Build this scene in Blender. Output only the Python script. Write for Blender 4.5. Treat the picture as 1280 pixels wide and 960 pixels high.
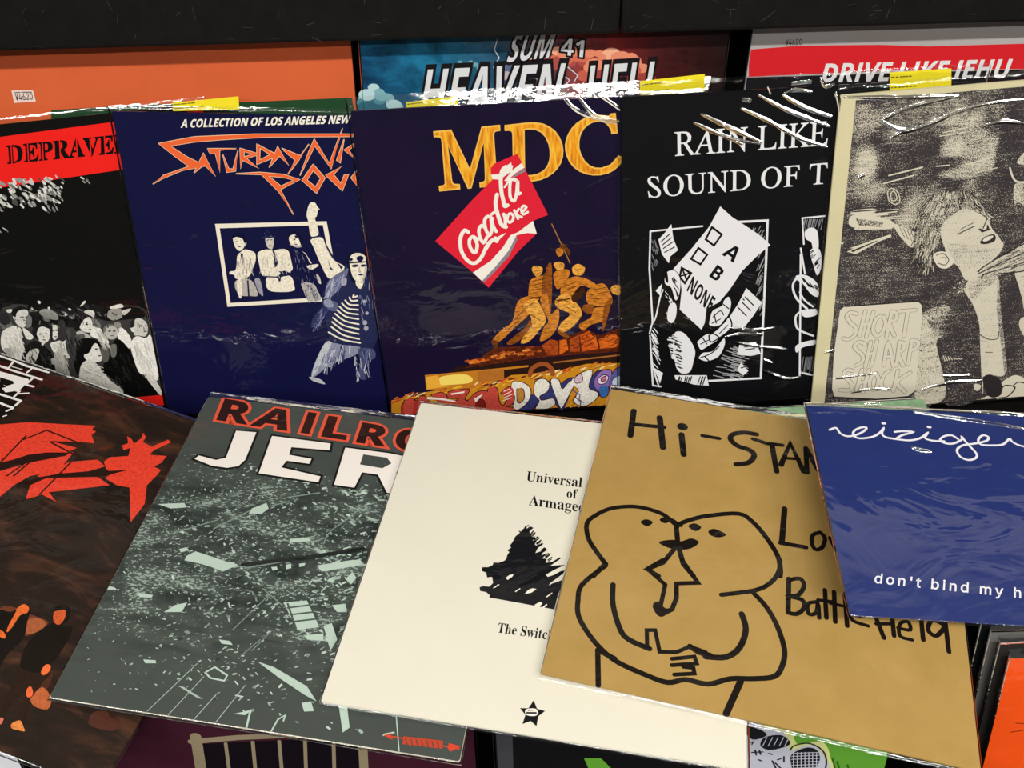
import bpy, math, random
from mathutils import Vector, Matrix, noise
from mathutils.geometry import tessellate_polygon

for o in list(bpy.data.objects):
    bpy.data.objects.remove(o)
SC = bpy.context.scene
COL = SC.collection
PI = math.pi

# ------------------------------------------------------------------ camera, world, lamps, exposure
cam_data = bpy.data.cameras.new('camera')
cam_data.sensor_width = 36.0
cam_data.lens = 1130.0 / 1280.0 * 36.0
cam_data.clip_start = 0.02
cam = bpy.data.objects.new('camera', cam_data)
COL.objects.link(cam)
pitch, roll = math.radians(40.0), math.radians(-1.65)
fwd = Vector((0, math.cos(pitch), -math.sin(pitch)))
down = Vector((0, -math.sin(pitch), -math.cos(pitch)))
right = Vector((1, 0, 0))
cam_right = right * math.cos(roll) - down * math.sin(roll)
cam_up = -(right * math.sin(roll) + down * math.cos(roll))
cam_rot = Matrix((cam_right, cam_up, -fwd)).transposed()
cam.matrix_world = Matrix.Translation((0, 0, 1.5)) @ cam_rot.to_4x4()
SC.camera = cam

world = bpy.data.worlds.new('shop_world')
SC.world = world
world.use_nodes = True
world.node_tree.nodes['Background'].inputs['Color'].default_value = (1.0, 0.97, 0.93, 1)
world.node_tree.nodes['Background'].inputs['Strength'].default_value = 0.05

LAMPS = [(-1.3, -0.85), (0.35, -0.85), (2.0, -0.85), (-1.3, -2.2), (0.35, -2.2), (2.0, -2.2)]
LAMP_Z = 2.72
LAMP_POWER = 38.5

SC.view_settings.view_transform = 'Standard'
SC.view_settings.look = 'None'
SC.view_settings.gamma = 1.0
SC.view_settings.use_curve_mapping = False
SC.view_settings.exposure = -0.18


# ------------------------------------------------------------------ helpers
def lin(h):
    out = []
    for i in (0, 2, 4):
        c = int(h[i:i + 2], 16) / 255.0
        out.append(c / 12.92 if c <= 0.04045 else ((c + 0.055) / 1.055) ** 2.4)
    return out


MATS = {}
INK_GAIN = 0.92


def wrinkle_normal(nt, strength):
    """The clear wrapping clings to the card: a shared bump, in world space, on the clear coat only."""
    geo = nt.nodes.new('ShaderNodeNewGeometry')
    mp = nt.nodes.new('ShaderNodeMapping')
    mp.inputs['Scale'].default_value = (1.0, 1.6, 1.6)
    mp.inputs['Rotation'].default_value = (0.3, 0.2, 0.7)
    n1 = nt.nodes.new('ShaderNodeTexNoise')
    n1.inputs['Scale'].default_value = 14.0
    n1.inputs['Detail'].default_value = 3.0
    n1.inputs['Roughness'].default_value = 0.45
    n1.inputs['Distortion'].default_value = 1.2
    b = nt.nodes.new('ShaderNodeBump')
    b.inputs['Strength'].default_value = strength
    b.inputs['Distance'].default_value = 0.006
    nt.links.new(geo.outputs['Position'], mp.inputs['Vector'])
    nt.links.new(mp.outputs['Vector'], n1.inputs['Vector'])
    nt.links.new(n1.outputs['Fac'], b.inputs['Height'])
    return b.outputs['Normal']


def base_material(name, coat=1.0, rough=0.55, wrinkle=0.35, ior=1.45):
    m = bpy.data.materials.new(name)
    m.use_nodes = True
    nt = m.node_tree
    p = nt.nodes['Principled BSDF']
    p.inputs['Roughness'].default_value = rough
    p.inputs['Specular IOR Level'].default_value = 0.05
    if coat:
        p.inputs['Coat Weight'].default_value = coat
        p.inputs['Coat Roughness'].default_value = 0.06
        p.inputs['Coat IOR'].default_value = ior
        nt.links.new(wrinkle_normal(nt, wrinkle), p.inputs['Coat Normal'])
    return m, nt, p


def rgba(h, g=None):
    g = INK_GAIN if g is None else g
    return [c * g for c in lin(h)] + [1.0]


def ink(h):
    """flat printed colour, or one of the named print grains"""
    if h in MATS:
        return MATS[h]
    if h.startswith('grain'):
        m = grain(h, int(h[5:]) / 100.0)
    elif ' ' in h:
        # a printed photograph: the tone is mottled (m) or streaked with folds (f)
        m, nt, p = base_material('photo_ink')
        style, tone = h.split(' ')
        vec = obj_coords(nt) if style == 'mottle' else obj_coords(nt, (1, 2.6, 1), 0.6)
        f = add_noise(nt, vec, 420.0 if style == 'mottle' else 190.0, 4.0, 0.65, 0.3)
        k = 0.30 if style == 'mottle' else 0.75
        a = rgba(tone)
        nt.links.new(ramp(nt, f, [(0.3, [c * (1 - k) for c in a[:3]] + [1]), (0.52, a), (0.72, [min(1, c * (1 + k * 0.6)) for c in a[:3]] + [1])]), p.inputs['Base Color'])
    else:
        m, nt, p = base_material('ink_' + h)
        p.inputs['Base Color'].default_value = rgba(h)
    MATS[h] = m
    return m


def obj_coords(nt, scale=(1, 1, 1), rot=0.0):
    tc = nt.nodes.new('ShaderNodeTexCoord')
    mp = nt.nodes.new('ShaderNodeMapping')
    mp.inputs['Scale'].default_value = scale
    mp.inputs['Rotation'].default_value = (0, 0, rot)
    nt.links.new(tc.outputs['Object'], mp.inputs['Vector'])
    return mp.outputs['Vector']


def add_noise(nt, vec, scale, detail=2.0, rough=0.5, dist=0.0):
    n = nt.nodes.new('ShaderNodeTexNoise')
    n.inputs['Scale'].default_value = scale
    n.inputs['Detail'].default_value = detail
    n.inputs['Roughness'].default_value = rough
    n.inputs['Distortion'].default_value = dist
    nt.links.new(vec, n.inputs['Vector'])
    return n.outputs['Fac']


def ramp(nt, fac, stops, interp='LINEAR'):
    r = nt.nodes.new('ShaderNodeValToRGB')
    r.color_ramp.interpolation = interp
    els = r.color_ramp.elements
    while len(els) < len(stops):
        els.new(0.5)
    for e, (pos, c) in zip(els, stops):
        e.position = pos
        e.color = c
    nt.links.new(fac, r.inputs['Fac'])
    return r.outputs['Color']


def math_node(nt, op, a, b):
    n = nt.nodes.new('ShaderNodeMath')
    n.operation = op
    for i, v in enumerate((a, b)):
        if isinstance(v, (int, float)):
            n.inputs[i].default_value = v
        else:
            nt.links.new(v, n.inputs[i])
    return n.outputs[0]


def mix_col(nt, fac, a, b):
    n = nt.nodes.new('ShaderNodeMix')
    n.data_type = 'RGBA'
    for s, v in ((0, fac), (6, a), (7, b)):
        if isinstance(v, (int, float, list, tuple)):
            n.inputs[s].default_value = v
        else:
            nt.links.new(v, n.inputs[s])
    return n.outputs[2]


def grain(name, dark):
    """a coarse photocopy grain: specks of dark ink over cream paper, `dark` of the area (None: read from the mesh)"""
    m, nt, p = base_material(name)
    fine = add_noise(nt, obj_coords(nt), 1250.0, 1.0, 0.6)
    broad = add_noise(nt, obj_coords(nt), 60.0, 3.0, 0.6)
    lines = add_noise(nt, obj_coords(nt, (0.3, 3.0, 1), 0.08), 110.0, 2.0, 0.6)
    s = math_node(nt, 'ADD', fine, math_node(nt, 'MULTIPLY', math_node(nt, 'SUBTRACT', broad, 0.5), 0.30))
    s = math_node(nt, 'ADD', s, math_node(nt, 'MULTIPLY', math_node(nt, 'SUBTRACT', lines, 0.5), 0.30))
    if dark is None:
        at = nt.nodes.new('ShaderNodeAttribute')
        at.attribute_name = 'ink_density'
        dark = at.outputs['Fac']
    t = math_node(nt, 'ADD', math_node(nt, 'MULTIPLY', math_node(nt, 'SUBTRACT', dark, 0.5), 0.42), 0.5)
    f = math_node(nt, 'ADD', math_node(nt, 'MULTIPLY', math_node(nt, 'SUBTRACT', s, t), 11.0), 0.5)
    col = ramp(nt, f, [(0.0, rgba('3b3639')), (1.0, rgba('d9d2bf'))])
    nt.links.new(col, p.inputs['Base Color'])
    return m


def grain_map():
    if 'grain_map' not in MATS:
        MATS['grain_map'] = grain('grain_map', None)
    return MATS['grain_map']


def plain_material(name, h, rough=0.5, noise_amt=0.12, noise_scale=40.0, coat=0.0, wrinkle=0.35, gain=None, ior=1.45):
    m, nt, p = base_material(name, coat, rough, wrinkle, ior)
    a = rgba(h, gain)
    f = add_noise(nt, obj_coords(nt), noise_scale, 4.0, 0.6)
    lo = [c * (1 - noise_amt) for c in a[:3]] + [1]
    hi = [min(1, c * (1 + noise_amt)) for c in a[:3]] + [1]
    nt.links.new(ramp(nt, f, [(0.3, lo), (0.7, hi)]), p.inputs['Base Color'])
    return m


def film_material(ior=1.6, name='clear_plastic_film'):
    m = bpy.data.materials.new(name)
    m.use_nodes = True
    nt = m.node_tree
    nt.nodes.remove(nt.nodes['Principled BSDF'])
    out = nt.nodes['Material Output']
    tr = nt.nodes.new('ShaderNodeBsdfTransparent')
    tr.inputs['Color'].default_value = (0.93, 0.94, 0.95, 1)
    gl = nt.nodes.new('ShaderNodeBsdfGlossy')
    gl.inputs['Roughness'].default_value = 0.07
    gl.inputs['Color'].default_value = (1, 1, 1, 1)
    fr = nt.nodes.new('ShaderNodeFresnel')
    fr.inputs['IOR'].default_value = ior
    n1 = add_noise(nt, obj_coords(nt, (1, 2.5, 1)), 60.0, 3.0, 0.5, 0.6)
    bp = nt.nodes.new('ShaderNodeBump')
    bp.inputs['Strength'].default_value = 0.10
    bp.inputs['Distance'].default_value = 0.003
    nt.links.new(n1, bp.inputs['Height'])
    nt.links.new(bp.outputs['Normal'], gl.inputs['Normal'])
    mx = nt.nodes.new('ShaderNodeMixShader')
    nt.links.new(fr.outputs[0], mx.inputs[0])
    nt.links.new(tr.outputs[0], mx.inputs[1])
    nt.links.new(gl.outputs[0], mx.inputs[2])
    nt.links.new(mx.outputs[0], out.inputs['Surface'])
    return m


FILM = film_material()
FOLD = film_material(2.3, 'creased_plastic_film')
FLAP = film_material(1.75, 'open_plastic_flap')


class Shape:
    """collects faces with several materials; build() links them as ONE mesh object"""
    def __init__(self):
        self.v, self.f, self.mi, self.mats = [], [], [], []

    def slot(self, m):
        if m not in self.mats:
            self.mats.append(m)
        return self.mats.index(m)

    def faces(self, verts, faces, mat):
        b, s = len(self.v), self.slot(mat)
        self.v += [tuple(x) for x in verts]
        for f in faces:
            self.f.append(tuple(b + i for i in f))
            self.mi.append(s)

    def box(self, x0, x1, y0, y1, z0, z1, mat):
        vs = [(x, y, z) for z in (z0, z1) for y in (y0, y1) for x in (x0, x1)]
        self.faces(vs, [(0, 2, 3, 1), (4, 5, 7, 6), (0, 1, 5, 4), (2, 6, 7, 3), (0, 4, 6, 2), (1, 3, 7, 5)], mat)

    def build(self, name, parent=None, smooth=False, bevel=0.0):
        me = bpy.data.meshes.new(name)
        me.from_pydata(self.v, [], self.f)
        for m in self.mats:
            me.materials.append(m)
        me.polygons.foreach_set('material_index', self.mi)
        if smooth:
            me.polygons.foreach_set('use_smooth', [True] * len(self.f))
        if getattr(self, 'attr', None):
            at = me.attributes.new('ink_density', 'FLOAT', 'POINT')
            vals = [0.5] * len(self.v)
            vals[self.attr[0]:self.attr[0] + len(self.attr[1])] = self.attr[1]
            at.data.foreach_set('value', vals)
        me.update()
        o = bpy.data.objects.new(name, me)
        COL.objects.link(o)
        if parent is not None:
            o.parent = parent
        if bevel:
            bv = o.modifiers.new('bevel', 'BEVEL')
            bv.width = bevel
            bv.segments = 2
        return o


def tag(o, label=None, cat=None, group=None, kind=None):
    for k, v in (('label', label), ('category', cat), ('group', group), ('kind', kind)):
        if v:
            o[k] = v
    return o


def smooth(pts, n, closed=True):
    """a rounded curve through every given point"""
    if not n or len(pts) < 3:
        return pts
    m = len(pts)
    out = []
    for i in range(m if closed else m - 1):
        if closed:
            p0, p1, p2, p3 = pts[i - 1], pts[i], pts[(i + 1) % m], pts[(i + 2) % m]
        else:
            p0, p1, p2, p3 = pts[max(0, i - 1)], pts[i], pts[i + 1], pts[min(m - 1, i + 2)]
        for k in range(n):
            t = k / n
            out.append(tuple(0.5 * (2 * b + (c - a) * t + (2 * a - 5 * b + 4 * c - d) * t * t + (3 * b - a - 3 * c + d) * t ** 3)
                             for a, b, c, d in zip(p0, p1, p2, p3)))
    if not closed:
        out.append(pts[-1])
    return out


LAYER = 0.00011


def fill(sh, loops, z, mat):
    polys = [[Vector((x, y, 0)) for x, y in l] for l in loops]
    tris = tessellate_polygon(polys)
    vs = [(x, y, z) for l in loops for x, y in l]
    fs = []
    for a, b, c in tris:
        (ax, ay, _), (bx, by, _), (cx, cy, _) = vs[a], vs[b], vs[c]
        if (bx - ax) * (cy - ay) - (by - ay) * (cx - ax) < 0:
            b, c = c, b
        fs.append((a, b, c))
    sh.faces(vs, fs, mat)


def stroke(sh, pts, w, z, mat):
    """a marker line: one mitred ribbon with round ends"""
    r = w / 2
    p = [pts[0]]
    for q in pts[1:]:
        if math.hypot(q[0] - p[-1][0], q[1] - p[-1][1]) > 1e-6:
            p.append(q)
    n = len(p)
    if n < 2:
        return
    dirs = []
    for (ax, ay), (bx, by) in zip(p, p[1:]):
        L = math.hypot(bx - ax, by - ay)
        dirs.append(((bx - ax) / L, (by - ay) / L))
    left, rght = [], []
    for i, (x, y) in enumerate(p):
        d0, d1 = dirs[max(0, i - 1)], dirs[min(n - 2, i)]
        mx, my = -(d0[1] + d1[1]), d0[0] + d1[0]
        L = math.hypot(mx, my)
        if L < 0.2:
            mx, my, L = -d0[1], d0[0], 1.0
        mx, my = mx / L, my / L
        s = r / max(0.55, mx * -d0[1] + my * d0[0])
        left.append((x + mx * s, y + my * s, z + i * 4e-7)); rght.append((x - mx * s, y - my * s, z + i * 4e-7))
    fs = [(n + i, n + i + 1, i + 1, i) for i in range(n - 1)]
    sh.faces(left + rght, fs, mat)
    if w > 0.0006:
        for (x, y), (dx, dy), sg in ((p[0], dirs[0], -1), (p[-1], dirs[-1], 1)):
            a0 = math.atan2(dy * sg, dx * sg)
            k = 6
            cap = [(x + r * math.cos(a0 - PI / 2 + PI * t / k), y + r * math.sin(a0 - PI / 2 + PI * t / k), z) for t in range(k + 1)]
            sh.faces(cap, [tuple(range(k + 1))], mat)


def embolden(loop, d):
    """move an outline outwards by d (its own units); holes run the other way round and so close up"""
    if not d:
        return loop
    n = len(loop)
    out = []
    for i in range(n):
        (px, py), (x, y), (qx, qy) = loop[i - 1], loop[i], loop[(i + 1) % n]
        e1 = Vector((x - px, y - py)); e2 = Vector((qx - x, qy - y))
        if e1.length < 1e-6 or e2.length < 1e-6:
            out.append((x, y)); continue
        e1.normalize(); e2.normalize()
        n1 = Vector((-e1.y, e1.x)); n2 = Vector((-e2.y, e2.x))
        m = n1 + n2
        if m.length < 1e-4:
            m = n1
        m.normalize()
        s = d / max(0.45, m.dot(n1))
        out.append((x + m.x * s, y + m.y * s))
    return out


def inside(p, loop):
    x, y = p
    hit = False
    for (ax, ay), (bx, by) in zip(loop, loop[1:] + loop[:1]):
        if (ay > y) != (by > y) and x < (bx - ax) * (y - ay) / (by - ay) + ax:
            hit = not hit
    return hit


def glyph_text(sh, font, s, bold, track, o, X, Y, z, mat):
    G = GLYPHS[font]
    pen = 0.0
    for ch in s:
        adv, data = G[ch]
        if data:
            loops = []
            for l in data.split('|'):
                v = [int(t) for t in l.split()]
                loops.append(list(zip(v[::2], v[1::2])))
            area = max((sum(a[0] * b[1] - b[0] * a[1] for a, b in zip(l, l[1:] + l[:1])) for l in loops), key=abs)
            sg = -1.0 if area > 0 else 1.0
            done = []
            for l in loops:
                l = embolden(l, bold * sg)
                done.append([((o[0] + (x + pen) / 1000 * X[0] + y / 1000 * Y[0]) / 1000,
                              (o[1] + (x + pen) / 1000 * X[1] + y / 1000 * Y[1]) / 1000) for x, y in l])
            # each outer outline is filled with the holes that lie inside it
            size = [sum(a[0] * b[1] - b[0] * a[1] for a, b in zip(l, l[1:] + l[:1])) for l in loops]
            outer = [i for i, s_ in enumerate(size) if s_ * area > 0]
            for i in outer:
                holes = [done[j] for j in range(len(done)) if j not in outer and inside(loops[j][0], loops[i])]
                fill(sh, [done[i]] + holes, z, mat)
        pen += adv + track


def nums(s, k=1e-4):
    v = [int(t) * k for t in s.split()]
    return list(zip(v[::2], v[1::2]))


def draw(sh, prim, dy, lift):
    z = (prim[1] + lift) * LAYER
    if prim[0] == 'F':
        return flecks(sh, dy, z)
    if prim[0] == 'D':
        return density_print(sh, prim, dy, z)
    if prim[0] == 'H':
        return hatch(sh, prim, dy, z)
    mat = ink(prim[2])
    if prim[0] == 'O':
        (x, y), = nums(prim[3])
        rx, ry = prim[4] / 1000, prim[5] / 1000
        return sh.faces([(x + rx * math.cos(a * PI / 7), y + dy + ry * math.sin(a * PI / 7), z) for a in range(14)], [tuple(range(14))], mat)
    if prim[0] == 'P':
        loops = [smooth(nums(l), prim[3] and 4) for l in prim[4].split('|')]
        fill(sh, [[(x, y + dy) for x, y in l] for l in loops], z, mat)
    elif prim[0] == 'L':
        pts = smooth(nums(prim[5]), prim[3] and 4, False)
        stroke(sh, [(x, y + dy) for x, y in pts], prim[4] * 1e-4, z, mat)
    else:
        _, _, _, font, s, bold, track, o, X, Y = prim
        glyph_text(sh, font, s, bold, track, (o[0], o[1] + dy * 1000), X, Y, z, mat)


def hatch(sh, prim, dy, z):
    """many short pen or brush strokes scattered over a four-cornered patch"""
    _, _, cols, w0, w1, n, seed, quad, (x0, x1, y0, y1) = prim
    rn = random.Random(seed)
    cols = [ink(c) for c in cols.split()]
    A, B, C, D = nums(quad)
    for k in range(n):
        u, v = rn.random(), rn.random()
        x = (A[0] * (1 - u) + B[0] * u) * (1 - v) + (D[0] * (1 - u) + C[0] * u) * v
        y = (A[1] * (1 - u) + B[1] * u) * (1 - v) + (D[1] * (1 - u) + C[1] * u) * v
        ex, ey = x + rn.uniform(x0, x1) / 1000, y + rn.uniform(min(y0, y1), max(y0, y1)) / 1000
        stroke(sh, [(x, y + dy), (ex, ey + dy)], rn.uniform(w0, w1) / 1000, z + k * 8e-8, rn.choice(cols))


def density_print(sh, prim, dy, z):
    """a photocopied picture: a fine grid whose ink density drives the speckle"""
    _, _, _, base, outline, blobs = prim
    pts = nums(outline)
    x0, x1 = min(p[0] for p in pts), max(p[0] for p in pts)
    y0, y1 = min(p[1] for p in pts), max(p[1] for p in pts)
    x1, x0 = min(x1, 0.150), max(x0, -0.1523)
    n = 150
    vs, fs, dens = [], [], []
    for j in range(n + 1):
        for i in range(n + 1):
            x, y = x0 + (x1 - x0) * i / n, y0 + (y1 - y0) * j / n
            v = base
            for bx, by, rx, ry, val, soft in blobs:
                wob = noise.noise((x * 45, y * 45, bx)) * 0.35
                d = math.hypot((x * 1000 - bx) / rx, (y * 1000 - by) / ry) + wob
                w = min(1.0, max(0.0, (1 - d) / soft + 0.0))
                w = w * w * (3 - 2 * w)
                v += (val - v) * w
            vs.append((x, y + dy, z)); dens.append(v)
    for j in range(n):
        for i in range(n):
            a = j * (n + 1) + i
            fs.append((a, a + 1, a + n + 2, a + n + 1))
    sh.attr = (len(sh.v), dens)
    sh.faces(vs, fs, grain_map())


def flecks(sh, dy, z):
    """scattered wreckage, small pale chips lying along the slope of the ground"""
    rn = random.Random(77)
    cols = [ink('b6cbbf'), ink('9fb3a8'), ink('7f928a'), ink('c3d4c9'), ink('2f3634')]
    k = 0
    while k < 2600:
        x, y = rn.uniform(-0.152, 0.150), rn.uniform(-0.150, 0.085)
        t = (y + 0.157) / 0.315
        d = 0.15 + 0.85 * min(1, max(0, (t - 0.05) / 0.25)) * (1 - 0.5 * max(0, (t - 0.6) / 0.2))
        d *= 0.35 + 1.1 * max(0, 0.5 + noise.noise((x * 26, y * 40, 3.0)) * 1.3)
        if x > 0.02 and y < -0.10:
            d *= 0.6
        if rn.random() > d * 0.8:
            continue
        a = rn.choice((-0.5, 0.75, 0.2)) + rn.uniform(-0.5, 0.5)
        L = rn.uniform(0.0004, 0.0016) * (1.9 if rn.random() < 0.10 else 1) * (0.7 + 0.8 * min(1, max(0, (x + 0.15) / 0.2)))
        w = L * rn.uniform(0.18, 0.55)
        ca, sa = math.cos(a), math.sin(a)
        q = [(x + ca * u * L - sa * v * w, y + sa * u * L + ca * v * w + dy, z + k * 2e-8)
             for u, v in ((-1, -.7), (.8, -1), (1, .6), (-.7, 1))]
        sh.faces(q, [(0, 1, 2, 3)], rn.choice(cols if rn.random() < 0.35 else cols[:3]))
        k += 1


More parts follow.
